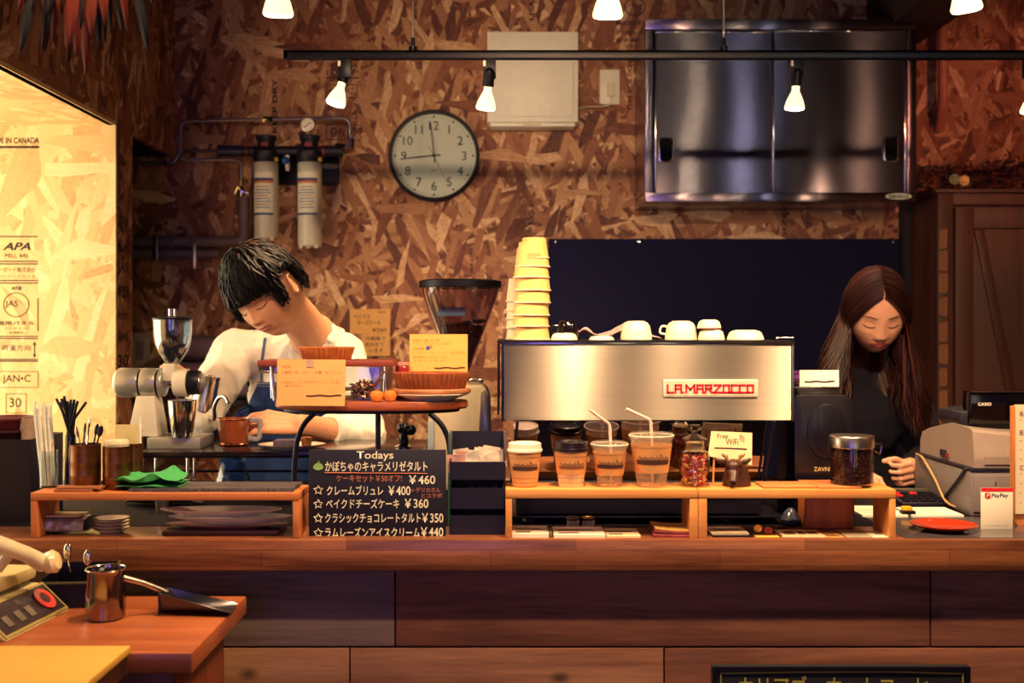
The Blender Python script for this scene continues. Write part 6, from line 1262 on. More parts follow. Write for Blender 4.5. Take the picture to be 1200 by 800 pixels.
# payment stand
d = 2.095; y = .095; t = thing('payment_stand', 'white PayPay sign with red top on an acrylic stand', 'sign', (X(1168, d), y, zm))
x0, x1, z1 = X(1149.5, d), X(1187, d), Z(571.5, d); MB().box(x0, x1, y, y+.0018, zm, z1).build('sign_panel', mat('sign_cream', 'efe8d0', .5, var=.02), t, bevel=.0004)
MB().box(x0, x1, y-.0006, y-.0001, Z(575.5, d), z1).build('red_strip', mat('pay_red', 'd8202c', .5), t)
cx, cz = X(1157.3, d), Z(580.5, d); w = .0053
lg = MB().prism([(cx+w*q[0], cz+w*q[1]) for q in ((-.7, -1), (.7, -1), (1, -.7), (1, .7), (.7, 1), (-.7, 1), (-1, .7), (-1, -.7))], y-.0008, y-.0002).build('logo', MATS['pay_red'], t)
text('P', (cx-w*.55, cx+w*.6, cz-w*.65, cz+w*.7), y-.0011, M_paper, lg, bold=.01, shear=.3)
text('PayPay', (X(1162, d), X(1181.5, d), Z(583.8, d), Z(577.8, d)), y-.0005, M_ink, t, bold=.015)
text('スキャンしてお支払いください', (X(1154, d), X(1181, d), Z(616.6, d), Z(615.2, d)), y-.0005, MATS['brown_marker'], t)
MB().box(x0, x1, y+.002, y+.03, zm, zm+.0012).build('stand_foot', glass('acrylic_foot', 'eeeeee', .03, .2), t)
# menu board cut by the picture edge
d = 2.13; y = .13; t = thing('menu_stand', 'cream menu board on a tan wooden easel at the right picture edge', 'menu', (X(1215, d), y, ZC))
x0, x1 = X(1189, d), X(1262, d); MB().box(x0, x1, y, y+.003, Z(602, d), Z(474, d)).build('menu_sheet', mat('menu_cream', 'd8ccac', .6, var=.03), t)
a = MB(); a.box(x0-.004, x0-.0003, y-.003, y+.012, Z(608, d), Z(475.5, d)); a.box(x1+.0003, x1+.004, y-.003, y+.012, Z(608, d), Z(475.5, d)); a.box(x0-.0003, x1+.0003, y+.0032, y+.010, Z(608, d), Z(475.5, d)); a.build('wooden_frame', wood('tan_frame', 'b0602c', 'd89050', 2, .5, 1), t, bevel=.0008)
a = MB(); a.prism([(x0-.004, Z(608, d)), (X(1195, d), ZC), (X(1200, d), ZC), (X(1203, d), Z(608, d))], y+.004, y+.010); a.prism([(x1-.016, Z(608, d)), (x1-.010, ZC), (x1-.004, ZC), (x1+.004, Z(608, d))], y+.004, y+.010); a.box(X(1194, d), x1-.004, y+.011, y+.05, ZC, ZC+.004); a.build('easel_foot', MATS['tan_frame'], t)
mi = mat('menu_brown', '6c4038', .6)
for ch, a_, b_ in (('B', 482, 487.5), ('E', 504, 509.5), ('C', 545, 550.5)): text(ch, (X(1195, d), X(1199, d), Z(b_, d), Z(a_, d)), y-.0005, mi, t, bold=.01)
for k, (w_, py) in enumerate((('coffee', 482), ('spresso', 504), ('old', 545))):
    text(w_, (X(1200.5, d), X(1200.5+len(w_)*3.4, d), Z(py+5.5, d), Z(py, d)), y-.0005, mi, t)
for py in (492, 516.5, 527, 538, 555, 566.5, 577.5, 589): MB().cyl((X(1196, d), y-.0004, Z(py, d)), (X(1196, d), y-.0001, Z(py, d)), .0012, seg=8).build('bullet', mi, t)
# register and cash drawer
M_reg = mat('register_grey', '9a8c84', .4, var=.06, coat=.1); M_regd = mat('drawer_grey', '787274', .42, var=.08, stretch=(1, 1, 14), nscale=8)
rx0, rx1, ry0, ry1 = .964, 1.30, .256, .56; rzt = 1.097
till = t = thing('till_cabinet', 'grey steel money drawer unit under the register', 'cash drawer', (1.13, .41, ZC))
MB().box(rx0, rx1, ry0, ry1, ZC, rzt-.006).build('drawer_case', M_regd, t, bevel=.002)
MB().box(rx0+.006, rx1-.006, ry0-.004, ry0-.0003, ZC+.008, rzt-.014).build('drawer_front', M_regd, t, bevel=.001)
MB().box(rx0+.05, rx0+.052, ry0-.0046, ry0-.0041, ZC+.062, ZC+.07).build('key_slot', M_black, t)
MB().box(rx0, rx1, ry0-.002, ry1, rzt-.006, rzt-.0005).build('top_rim', M_blackpl, t)
t = thing('cash_register', 'grey cash register with a black customer display on top', 'cash register', (1.13, .41, rzt))
zt = 1.178
a = MB(); n = 30
# shell: side profile in (y, z), front edge low and rear scooped, swept along x with a wavy top
def shell(u, v):
    # u around the y-z section, v along x
    sec = [(ry0+.006, rzt+.0005), (ry0+.004, rzt+.02), (ry0+.012, zt-.006), (ry0+.022, zt), (ry0+.12, zt+.004), (ry0+.24, zt-.018), (ry1-.02, rzt+.05), (ry1-.008, rzt+.03), (ry1-.006, rzt+.0005)]
    s_ = u*(len(sec)-1); k = min(len(sec)-2, int(s_)); f = s_-k; yy = sec[k][0]*(1-f)+sec[k+1][0]*f; zz = sec[k][1]*(1-f)+sec[k+1][1]*f
    x = rx0+.010+(rx1-rx0-.02)*v; wave = .010*math.exp(-((v-.03)/.1)**2)*0-.010*math.sin(min(1, v*1.25)*math.pi)*(1 if zz > rzt+.04 else 0)
    return Vector((x, yy, zz+wave*min(1, max(0, (zz-rzt-.03)/.03))))
V = [[a.bm.verts.new(shell(i/32, j/24)) for i in range(33)] for j in range(25)]
for j in range(24):
    for i in range(32): a._f([V[j][i], V[j][i+1], V[j+1][i+1], V[j+1][i]])
a._f(V[0]); a._f(V[-1][::-1]); a.build('shell', M_reg, t, smooth=30)
MB().box(rx0+.03, rx0+.10, ry0+.003-.0005, ry0+.0038, rzt+.008, rzt+.024).build('front_label', mat('dull_label', '8c8078', .5), t)
a = MB(); a.box(rx0+.0065, rx0+.0095, .40, .43, rzt+.008, rzt+.022); a.build('barcode_label', mat('dark_label', '2a2838', .5), t); MB().box(rx0+.0063, rx0+.0094, .388, .398, rzt+.008, rzt+.016).build('red_label', MATS['red_plastic'], t)
a = MB(); a.prism([(rx0+.03, zt-.012), (rx0+.012, zt+.012), (rx0+.02, zt+.03), (rx0+.05, zt+.035), (rx0+.30, zt+.035), (rx0+.30, zt-.012)], .34, .46); a.build('keyboard_cover', M_blackpl, t, bevel=.003)
dd = 2.33; a = MB(); x0, x1 = X(1136, dd), 1.29; a.prism([(x0, Z(497, dd)), (x1, Z(497, dd)), (x1, Z(458.5, dd)), (x0+.002, Z(458.5, dd))], .33, .37); dp = a.build('customer_display', mat('piano_black', '07060c', .1, coat=.6), t, bevel=.003)
MB().box(x0+.002, x1-.002, .327, .332, Z(459.5, dd), Z(458, dd)).build('display_trim', M_chrome, dp)
text('CASIO', (X(1146, dd), X(1161.5, dd), Z(475.2, dd), Z(471.5, dd)), .3290, M_paper, dp, bold=.02)
MB().box(X(1146, 2.34), X(1180, 2.34), .345, .36, zt-.004, Z(497, dd)+.002).build('display_neck', M_blackpl, dp)
# hanging cable on the drawer side
a = MB(); a.tube(arc_path([(rx0-.004, .54, 1.095), (rx0-.006, .50, 1.094), (rx0-.006, .42, 1.05), (rx0-.008, .36, 1.006), (rx0+.03, .235, 1.0045), (rx0+.10, .215, 1.0045), (rx0+.16, .22, 1.0045)], .03), .0028, 8)
a.build('cable', mat('beige_cable', 'a88458', .5), till)
a = MB(); a.tube(arc_path([(rx0-.003, .27, 1.096), (rx0-.004, .30, 1.07), (rx0-.004, .36, 1.03), (rx0-.004, .385, 1.012)], .02), .0035, 8)
a.build('cable', M_blackpl, till)
# papers and the calculator on the right
for k, (p0, p1, y0, y1, m, lb) in enumerate(((1058, 1140, .24, .34, M_paper, 'long white paper sheets lying before the cash drawer'), (1000, 1052, .24, .36, M_paper, 'white notebook lying open behind the riser end'))):
    t, w = sheet('paper_stack', p0, p1 if k else 1118, y0, y1, ZC, .004, m, lb, 'papers'); printed(t, w, y1-y0, .004, ((.1, .7, .2, .24), (.1, .6, .4, .44), (.1, .7, .6, .64)), M_c3)
c = (X(1078, 2.40)-.0, .43, ZC); t = thing('calculator', 'black desk calculator with a red key by the woman', 'calculator', c)
MB().hexa([(c[0]-.05, .37, ZC), (c[0]+.055, .37, ZC), (c[0]+.055, .49, ZC), (c[0]-.05, .49, ZC)], [(c[0]-.05, .37, ZC+.008), (c[0]+.055, .37, ZC+.008), (c[0]+.055, .49, ZC+.022), (c[0]-.05, .49, ZC+.022)]).build('case', M_blackpl, t, bevel=.002)
for j in range(4):
    for i in range(5): MB().box(c[0]-.044+i*.019, c[0]-.030+i*.019, .378+j*.02, .392+j*.02, ZC+.0092+j*.0023, ZC+.0135+j*.0023).build('key', MATS['pay_red'] if (i == 0 and j > 1) or (i, j) == (2, 3) else M_black, t, bevel=.001)
MB().box(c[0]-.042, c[0]+.045, .465, .484, ZC+.0195, ZC+.0235).build('screen', mat('lcd', '4c5048', .2), t)
t = thing('yellow_stapler', 'small yellow and black stapler beside the riser end', 'stapler', (X(1060, 2.28), .2, ZC)); cx = X(1060, 2.26)
MB().box(cx-.010, cx+.018, .245-.0, .262, ZC+.0045, ZC+.011).build('stapler_base', M_black, t, bevel=.001); MB().box(cx-.008, cx+.012, .246, .261, ZC+.0112, ZC+.020).build('stapler_arm', mat('stapler_yellow', 'e0a828', .4), t, bevel=.002)
# ------------------------------------------------------------------ low chalkboard at the bottom
d = 1.985; t = thing('floor_chalkboard', 'chalkboard with yellow border leaning on the bar front', 'chalkboard', (X(986, d), .0, 0)); x0, x1 = X(835, d), X(1137, d); z1 = Z(781, d)
MB().box(x0, x1, -.012, .002, .12, z1).build('board', mat('floor_board_slate', '101420', .7, var=.2), t, bevel=.001)
a = MB(); yb = -.013
for b in ((x0, x1, z1-.008, z1), (x0, x0+.008, .12, z1-.008), (x1-.008, x1, .12, z1-.008), (x0+.008, x1-.008, .12, .128)): a.box(b[0], b[1], -.017, -.0122, b[2], b[3])
a.build('board_frame', M_black, t)
a = MB(); a.tube([(X(845, d), yb, z1-.0125), (X(930, d), yb, z1-.0105), (X(1040, d), yb, z1-.0095), (X(1127, d), yb, z1-.013)], .0014, 5); a.tube([(X(845, d), yb, z1-.011), (X(846, d), yb, .15)], .0012, 5); a.tube([(X(1129, d), yb, z1-.011), (X(1128, d), yb, .15)], .0012, 5); a.tube([(X(846, d), yb, .15), (X(1128, d), yb, .15)], .0012, 5); a.build('chalk_border', M_chalky, t)
text('カリアゴ・ホットコーヒー', (X(866, d), X(1110, d), Z(818, d), Z(792, d)), yb, M_chalky, t, name='hand_lettering', bold=.008)
for k, (s_, z) in enumerate((('カフェラテ', .70), ('ケーキ', .60))): text(s_, (x0+.08, x0+.26, z-.04, z), yb, M_chalk, t, name='hand_lettering')
MB().box(x0+.05, x0+.08, -.012, -.008, 0, .12).build('leg', M_black, t); MB().box(x1-.08, x1-.05, -.012, -.008, 0, .12).build('leg', M_black, t)
# ------------------------------------------------------------------ side table, cream table
zt = .909; t = thing('side_table', 'reddish wooden side cabinet pushed against the bar at lower left', 'table', (-.75, -.22, 0)); x1 = X(289, 1.95)
MB().box(-1.19, x1, -.393, -.05, zt-.031, zt).build('table_top', M_table, t, bevel=.0025)
MB().box(-1.17, x1-.035, -.37, -.07, 0, zt-.0315).build('cabinet_body', wood('cab_wood', '5a2414', '8a4022', 2, .5, .8), t, bevel=.002)
t = thing('cream_table', 'cream topped table corner nearest the viewer at lower left', 'table', (-.85, -.7, 0)); zt2 = .921
MB().box(-1.19, X(152, 1.6), -1.05, -.3965, zt2-.011, zt2).build('table_top', mat('cream_laminate', 'e0b054', .5, var=.03), t, bevel=.001)
MB().box(-1.19, X(152, 1.6)-.004, -1.046, -.3975, zt2-.04, zt2-.0112).build('table_apron', M_darkwood, t)
for x in (-1.15, -.62):
    for y in (-1.0, -.44): MB().box(x-.02, x+.02, y-.02, y+.02, 0, zt2-.0402).build('leg', M_darkwood, t)
# ------------------------------------------------------------------ kitchen scale
M_sc = mat('scale_cream', 'd2c48e', .45, var=.04); d = 1.68
t = thing('kitchen_scale', 'cream kitchen scale with a slanted dark panel at the left edge', 'scale', (-.82, -.24, zt))
RM = Matrix.Translation((-.803, -.236, zt)) @ Matrix.Rotation(R(84), 4, 'Z')
def tb(nm, m, bot, top, bev=.004): a = MB(); a.hexa([RM @ Vector(p) for p in bot], [RM @ Vector(p) for p in top]); return a.build(nm, m, t, bevel=bev)
LX0, LX1 = -.098, .098; SY, SH = .052, .047
body = tb('scale_body', M_sc, [(LX0, -.058, 0), (LX1, -.058, 0), (LX1, .13, 0), (LX0, .13, 0)], [(LX0, -.058+SY, SH), (LX1-.006, -.058+SY, SH), (LX1-.006, .13, SH), (LX0, .13, SH)], .004)
sl = lambda x, s: RM @ Vector((x, -.058+SY*s, SH*s))
nrm = (RM.to_3x3() @ Vector((0, -SH, SY)).normalized())
def onslope(nm, m, x0_, x1_, s0, s1, h, par=None, off=.0004, bev=.0008):
    a = MB(); q = [sl(x0_, s0), sl(x1_, s0), sl(x1_, s1), sl(x0_, s1)]; a.hexa([p+nrm*off for p in q], [p+nrm*(off+h) for p in q]); return a.build(nm, m, par or t, bevel=bev)
pf = onslope('panel_frame', mat('scale_khaki', 'a89858', .45), LX0+.003, LX1-.004, .06, .97, .0022)
pn = onslope('display_panel', mat('scale_panel', '3a3238', .25, coat=.3), LX0+.008, LX1-.010, .13, .90, .0012, pf, .0028)
for x in (-.065, -.030, .0): onslope('panel_key', mat('key_grey', '6c6458', .4), x-.008, x+.008, .25, .55, .002, pn, .0042)
dc = sl(.055, .52)+nrm*.0045; qd = nrm.to_track_quat('Z', 'Y').to_matrix().to_4x4()
MB().lathe([(.019, 0), (.021, .001), (.021, .003), (.012, .004), (.011, .002)], dc, 32, qd).build('red_dial', mat('dial_red', 'e0483c', .35), pn)
MB().lathe([(.0105, 0), (.0105, .003), (.0001, .0035)], dc, 20, qd).build('dial_hub', mat('dial_plum', '4c2838', .4), pn)
tb('pan_collar', mat('scale_grey', '6a6450', .5), [(LX0+.01, .004, SH+.0003), (LX1-.02, .004, SH+.0003), (LX1-.02, .12, SH+.0003), (LX0+.01, .12, SH+.0003)], [(LX0+.01, .004, SH+.008), (LX1-.02, .004, SH+.008), (LX1-.02, .12, SH+.008), (LX0+.01, .12, SH+.008)], .001)
tb('weighing_plate', M_sc, [(LX0, -.002, SH+.0085), (LX1-.01, -.002, SH+.0085), (LX1-.01, .13, SH+.0085), (LX0, .13, SH+.0085)], [(LX0-.003, -.004, SH+.030), (LX1-.008, -.004, SH+.030), (LX1-.008, .13, SH+.030), (LX0-.003, .13, SH+.030)])
zz = zt+SH+.0305
t2 = thing('cream_scoop', 'cream coloured scoop with rounded end lying on the scale', 'scoop', (-.83, -.20, zz))
q1 = P(57, 662, 1.80); q1.z = zz+.012
q0 = P(-6, 628, 1.72); q0.z = zz+.062
a = MB(); a.tube([q0+Vector((-.05, -.01, .035)), q0, q0.lerp(q1, .55)+Vector((0, 0, .002)), q1+Vector((-.012, 0, .002))], [.020, .017, .015, .018], 18, flat=.8); a.tube([q0.lerp(q1, .3), q0.lerp(q1, .3)+Vector((-.02, 0, -.030)), Vector((q0.x-.03, q0.y, zz+.008))], [.010, .008, .008], 12); a.build('scoop_arm', M_cream, t2)
MB().lathe([(.012, -.014), (.0175, -.008), (.0195, .006), (.014, .012), (.0001, .014)], q1+Vector((.004, 0, .003)), 28, Matrix.Rotation(R(75), 4, 'Y')).build('scoop_end', mat('polished_cream', 'e8d8a8', .15, coat=.6), t2)
# dark tray behind the scale with spoons
c = Vector((-.735, -.098, zt)); RT = Matrix.Translation(c) @ Matrix.Rotation(R(4), 4, 'Z')
t = thing('black_tray', 'black deep tray of tools behind the scale', 'tray', c)
a = MB(); w_, h_, dp_ = .055, .052, .038
for b in ((-w_, w_, -dp_, -dp_+.003, 0, h_-.01), (-w_, w_, dp_-.003, dp_, 0, h_+.012), (-w_, -w_+.003, -dp_+.003, dp_-.003, 0, h_), (w_-.003, w_, -dp_+.003, dp_-.003, 0, h_), (-w_+.003, w_-.003, -dp_+.003, dp_-.003, 0, .003)): a.box(*b, M=RT)
a.build('tray_walls', M_black, t)
MB().tube([RT @ Vector((-w_, -dp_, h_-.009)), RT @ Vector((w_, -dp_, h_-.009)), RT @ Vector((w_, dp_, h_+.012))], .0025, 6).build('rolled_edge', mat('olive_edge', '4a4c38', .3), t)
for k, (dx, dz, m) in enumerate(((-.012, .012, M_chrome), (.012, .0, M_chrome))):
    c0 = c+Vector((dx, 0, .004)); t = thing('steel_spoon', ('tall', 'short')[k]+' shiny spoon standing in the black tray', 'spoon', c0, group='spoons in the black tray')
    tp = c0+Vector((-.006+.01*k, -.01, .062+dz)); MB().tube([c0, tp], [.0025, .002], 6).build('handle', m, t)
    MB().ball(tp+Vector((-.002, 0, .012)), .009, 14, (.8, .35, 1.7)).build('bowl', m, t)
# steel pitcher
c = Vector((X(124, 1.80), -.20, zt)); t = thing('steel_pitcher', 'small round steel pitcher on the reddish side table', 'pitcher', c); r = .0315; h = Z(666, 1.8)-zt
M_dst = mat('dark_mirror_steel', '9c9090', .14, 1.0, var=.1)
MB().lathe([(r*.86, 0), (r*.98, .003), (r, h*.25), (r, h*.55), (r*.93, h*.9), (r*1.0, h), (r*.96, h), (r*.9, h*.88), (r*.95, .004), (.0001, .004)], c, 44).build('pitcher_wall', M_dst, t)
MB().tube([(c.x+r*math.cos(q), c.y+r*math.sin(q), c.z+h) for q in [2*math.pi*i/40 for i in range(40)]], .0014, 6, closed=True).build('rim', M_chrome, t)
# coffee scoop with long handle
h0 = P(137, 675, 1.80); h1 = P(196, 694, 1.84); t = thing('steel_scoop', 'flat steel scoop with long handle lying across to the table corner', 'scoop', (X(232, 1.83), -.17, zt))
h0.z = max(h0.z, zt+.006); yy = -.165; s0, s1 = X(191, 1.835), X(273, 1.835); zz = zt+.0005
MB().tube([h0, h0.lerp(h1, .5)+Vector((0, 0, .003)), h1, (s0+.006, yy, zt+.030)], [.0055, .0045, .005, .007], 10).build('handle', M_steelp, t)
a = MB(); hw = .028; n = 12
def sc(u, v):
    x = s0+(s1-s0)*v; wdt = hw*(.75+.35*v); ht = .036*(1-.80*v); q = (u-.5)*2
    return Vector((x, yy+wdt*q, zz+.0012+(ht*abs(q)**3)))
a.grid(sc, 22, 16); a.grid(lambda u, v: Vector((s0-.001, yy+hw*.75*(u-.5)*2, zz+.0012+(.036*v)*(1 if 1 else 0)*max(abs((u-.5)*2)**3, 1))), 14, 3)
a.build('scoop_pan', mat('dark_steel_pan', '5c5860', .3, .9), t, solid=.0014)
# ------------------------------------------------------------------ people
M_skin = mat('skin_warm', 'd89c78', .5, var=.05, nscale=25, sss=.15); M_skinw = mat('skin_light', 'd8a084', .5, var=.04, nscale=25, sss=.15)
M_hair = mat('black_hair', '0c0b14', .58, var=.4, nscale=60, spec=.4); M_hairb = mat('dark_brown_hair', '2a1210', .42, var=.4, nscale=60, spec=.3)
M_hairt = mat('hair_brown_glint', '5a3a24', .4)
M_brow = mat('brow_hair', '1a1210', .7); M_lash = mat('lash_dark', '0c0808', .6); M_lip = mat('lip', 'b0605a', .4); M_lipw = mat('lip_red', 'b84c4c', .35)
M_shirt = mat('white_shirt', 'e6e0d4', .85, var=.04, nscale=12, sheen=.2); M_denim = mat('denim', '24407a', .85, var=.22, nscale=160, bump=.3); M_strap = mat('denim_strap', '3c5884', .8, var=.15, nscale=120)
M_navyc = mat('navy_clothing', '0c0a1c', .95, var=.2, nscale=20); M_seam = mat('pale_stitch', 'a8b4c8', .8); M_trou = mat('dark_trousers', '181820', .9)
def G(x, s): return math.exp(-(x/s)**2)
def face_bump(x, z, fem=0.0):
    """forward (toward -Y) displacement of the face surface in metres at head-local x, z"""
    ax = abs(x); d = 0
    nose_t = max(0, min(1, (0.022-z)/0.052)); w = .0065+.0055*nose_t
    if z < .03 and z > -.045:
        amp = (.004+.0155*nose_t**1.3)*(1 if z > -.028 else max(0, 1-((-.028-z)/.010))**.8)*(1-.12*fem)
        d += amp*G(x, w)*min(1, (.03-z)/.012)
    d += .0065*G(ax-.0115, .006)*G(z+.027, .0075)
    d -= .0100*G(ax-.031, .0155)*G(z-.006, .013)
    d += .0055*G(ax-.031, .0125)*G(z-.004, .0085)
    d -= .0018*G(ax-.031, .013)*G(z+.0035, .0018)
    d += (.0035-.002*fem)*G(ax-.026, .020)*G(z-.030, .008)
    d += .003*G(ax-.040, .016)*G(z+.018, .016)
    d += .0058*G(x, .019)*G(z+.0535, .0095)
    d += .0030*G(x, .015)*G(z+.0480, .0038)+.0036*G(x, .014)*G(z+.0595, .0045)
    d -= .0032*G(x, .020)*G(z+.0532, .0016)
    d -= .0018*G(x, .003)*G(z+.040, .006)
    d += .0055*G(x, .018)*G(z+.088, .013); d -= .0028*G(x, .022)*G(z+.070, .006)
    return d
def head_pt(th, ph, fem=0.0):
    """th 0..pi from crown, ph angle with 0 = front (-Y)"""
    sx, sy, sz = math.sin(th)*math.sin(ph), -math.sin(th)*math.cos(ph), math.cos(th)
    z = sz*(.113 if sz > 0 else .109); t = max(0, -z/.109)
    wx = (.0735+.0*fem)*(1-(.38+.02*fem)*t**2.6); 
    yb = .099; yf = .088
    x = sx*wx/(1 if 1 else 1); x *= (1+.10*(1-abs(sz))*0)
    if sy > 0: y = sy*yb*(1-.34*t**1.4)
    else: y = sy*yf*(1+.02*t-.10*max(0, z/.113)**2*0)
    # flatten the face plane a little and square the jaw
    if sy < 0:
        x = math.copysign(abs(sx)**.92, sx)*wx
        fl = 1-max(0, 1-abs(x)/.07)*.04; y *= fl
        if z < -.03: y = y*(1-.04*t)-.010*t*max(0, -sy)
        y -= face_bump(x, z, fem)*min(1, (-sy)*2.2)
    return Vector((x, y, z))
def head_mesh(a, M, fem):
    NT_, NP = 150, 200; rows = []
    for i in range(NT_+1):
        th = math.pi*i/NT_
        if i in (0, NT_): rows.append([a.bm.verts.new(M @ head_pt(max(1e-4, min(math.pi-1e-4, th)), 0, fem))]); continue
        row = []
        for j in range(NP):
            u = j/NP*2-1; ph = math.pi*(u*.55+.45*u**3)   # finer toward the face
            row.append(a.bm.verts.new(M @ head_pt(th, ph, fem)))
        rows.append(row)
    for i in range(NT_):
        A, B = rows[i], rows[i+1]
        for j in range(NP):
            k = (j+1) % NP
            if len(A) == 1: a._f([A[0], B[j], B[k]])
            elif len(B) == 1: a._f([A[j], B[0], A[k]])
            else: a._f([A[j], B[j], B[k], A[k]])
    for s in (-1, 1):   # ears: tilted shell with a raised rim
        c = Vector((s*.0735, .010, -.004)); E = M @ Matrix.Translation(c) @ Matrix.Rotation(s*R(22), 4, 'Z') @ Matrix.Rotation(R(-8), 4, 'X')
        a.ball((0, 0, 0), .017, 18, M=E @ Matrix.Diagonal((.32, .95, 1.55, 1)))
        pts = [E @ Vector((s*.005, .0155*math.cos(q)*(1 if q < math.pi*1.2 else .8), .025*math.sin(q)+.001)) for q in [R(-110+i*22) for i in range(15)]]
        a.tube(pts, .0034, 8)
def on_face(x, z, fem, off=.0006):
    # solve for y by sampling
    best = None
    zz = z; 
    for it in range(2):
        pass
    th = math.acos(max(-1, min(1, z/(.113 if z > 0 else .109)))); t = max(0, -z/.109); wx = .0735*(1-(.38+.02*fem)*t**2.6); s = abs(x)/max(1e-5, wx*1.0)
    sx = min(.98*math.sin(th), s**(1/.92)); ph = math.asin(min(1, sx/max(1e-4, math.sin(th)))); p = head_pt(th, math.copysign(ph, x), fem); return Vector((p.x, p.y-off, z))
def face_parts(t, M, fem, lipm, closed=True):
    for s in (-1, 1):
        a = MB(); pts = []; 
        for i in range(9):
            u = i/8; x = s*(.013+.034*u); z = .0245+.0065*math.sin(u*2.3)-.004*u; pts.append(M @ on_face(x, z, fem, .0002))
        a.tube(pts, [.0013, .0019, .0022, .0023, .0022, .002, .0017, .0013, .0006] if fem < .5 else [.0010, .0013, .0015, .0015, .0015, .0014, .0012, .001, .0005], 6, flat=.7); a.build('eyebrow', M_brow if fem < .5 else M_hairb, t)
        a = MB(); pts = []
        for i in range(11):
            u = i/10; x = s*(.0165+.030*u); z = .0005-.0052*math.sin(math.pi*min(1, u*1.02))*1.0+.002*u; pts.append(M @ on_face(x, z, fem, .0004))
        a.tube(pts, [.0006]+[.0014 if fem < .5 else .0017]*9+[.0006], 6, flat=.8)
        for i in range(2, 11):   # lashes point down and out
            p = Vector(pts[i]); a.tube([p, p+(M.to_3x3() @ Vector((s*.0012*(i-3)/4, -.004, -.0042 if fem > .5 else -.003)))], [.0005, .0001], 4)
        a.build('eyelashes', M_lash, t)
        a = MB(); pts = [M @ on_face(s*(.018+.026*i/8), .0092+.0035*math.sin(math.pi*i/8), fem, .0001) for i in range(9)]; a.tube(pts, .0006, 4); a.build('eyelid_crease', mat('lid_shadow', '8a5040', .6), t)
    a = MB(); 
    def lipf(zc, hh, amp):
        return lambda u, v: M @ on_face((u-.5)*.044, zc+hh*(v-.5)*math.sin(math.pi*max(.02, min(.98, u)))**.7+amp*math.cos((u-.5)*6)*.0012, fem, .0007)
    a.grid(lipf(-.0487, .0068, 1), 19, 6); a.grid(lipf(-.0583, .0080, 0), 19, 6); a.build('lips', lipm, t)
    a = MB(); a.tube([M @ on_face((i/10-.5)*.046, -.0532+.0008*math.cos((i/10-.5)*7), fem, .0004) for i in range(11)], [.0004]+[.0009]*9+[.0004], 5); a.build('mouth_line', M_lash if fem < 0 else mat('mouth_dark', '4a2020', .6), t)
def hand_geo(a, W, d, n, side, curl, sc=1.0, spread=.06, thumb=(.9, .5)):
    """W wrist, d toward the knuckles, n out of the back of the hand, side = +1 if the thumb lies toward (d x n)"""
    d = Vector(d).normalized(); n = Vector(n); n = (n-d*n.dot(d)).normalized(); s = d.cross(n).normalized()*side
    pl = .082*sc; offs = [(.029, 1.0), (.0095, 1.04), (-.0105, 1.0), (-.029, .92)]
    for k, (o, L) in enumerate(offs):
        kn = W+d*pl*L+s*o*sc
        a.rcone(W+s*o*.55*sc+d*.006, .0135*sc, kn, .0102*sc, 14); a.ball(kn+n*.001, .0105*sc, 12)
        if k < 3: a.rcone(W+d*.045*sc+s*(o-.009)*sc, .0115*sc, kn-d*.012*sc-s*.010*sc, .0105*sc, 12)
        seg = [(.040, .0088, .0080), (.026, .0080, .0074), (.021, .0074, .0062)]; fl = (1.0, 1.08, 1.0, .80)[k]
        ang = 0; p = kn; lat = s*(o/.029)*spread
        for (L2, ra, rb), c in zip(seg, curl[k]):
            ang += c; v = (d*math.cos(ang)-n*math.sin(ang)+lat).normalized(); q = p+v*L2*fl*sc; a.rcone(p, ra*sc, q, rb*sc, 12); p = q
    # thumb from the side of the palm near its base
    t0 = W+d*.020*sc+s*.026*sc-n*.004; v1 = (d*.62+s*thumb[0]-n*thumb[1]).normalized(); t1 = t0+v1*.038*sc; v2 = (d*.85+s*thumb[0]*.45-n*thumb[1]).normalized(); t2 = t1+v2*.030*sc; v3 = (d*.9+s*thumb[0]*.1-n*thumb[1]*1.1).normalized(); t3 = t2+v3*.023*sc
    a.rcone(W+d*.012*sc+s*.012*sc, .0145*sc, t1, .0108*sc, 14); a.rcone(t1, .0108*sc, t2, .0095*sc, 12); a.rcone(t2, .0095*sc, t3, .0078*sc, 12)
def folds(o, amp, sc, seed=0, stretch=(1, 1, 1)):
    me = o.data; me.calc_loop_triangles(); nn = [v.normal.copy() for v in me.vertices]
    for v, n in zip(me.vertices, nn):
        p = Vector((v.co.x*sc*stretch[0]+seed, v.co.y*sc*stretch[1], v.co.z*sc*stretch[2])); w = noise.noise(p+Vector((noise.noise(p*1.7), 0, 0))*.8); r = 1-abs(noise.noise(p*.6+Vector((7, 3, 1))))*2
        v.co += n*(amp*w+amp*.7*(r**3 if r > 0 else 0)-amp*.3)
def finish(tmp, nm, t, vox, sm, fac=.5):
    remesh(tmp, vox, sm, fac); tmp.name = nm; tmp.data.name = nm; tmp.parent = t; tmp.data.transform(Matrix.Translation(-Vector(t.location)))
    for p in tmp.data.polygons: p.use_smooth = True
    return tmp

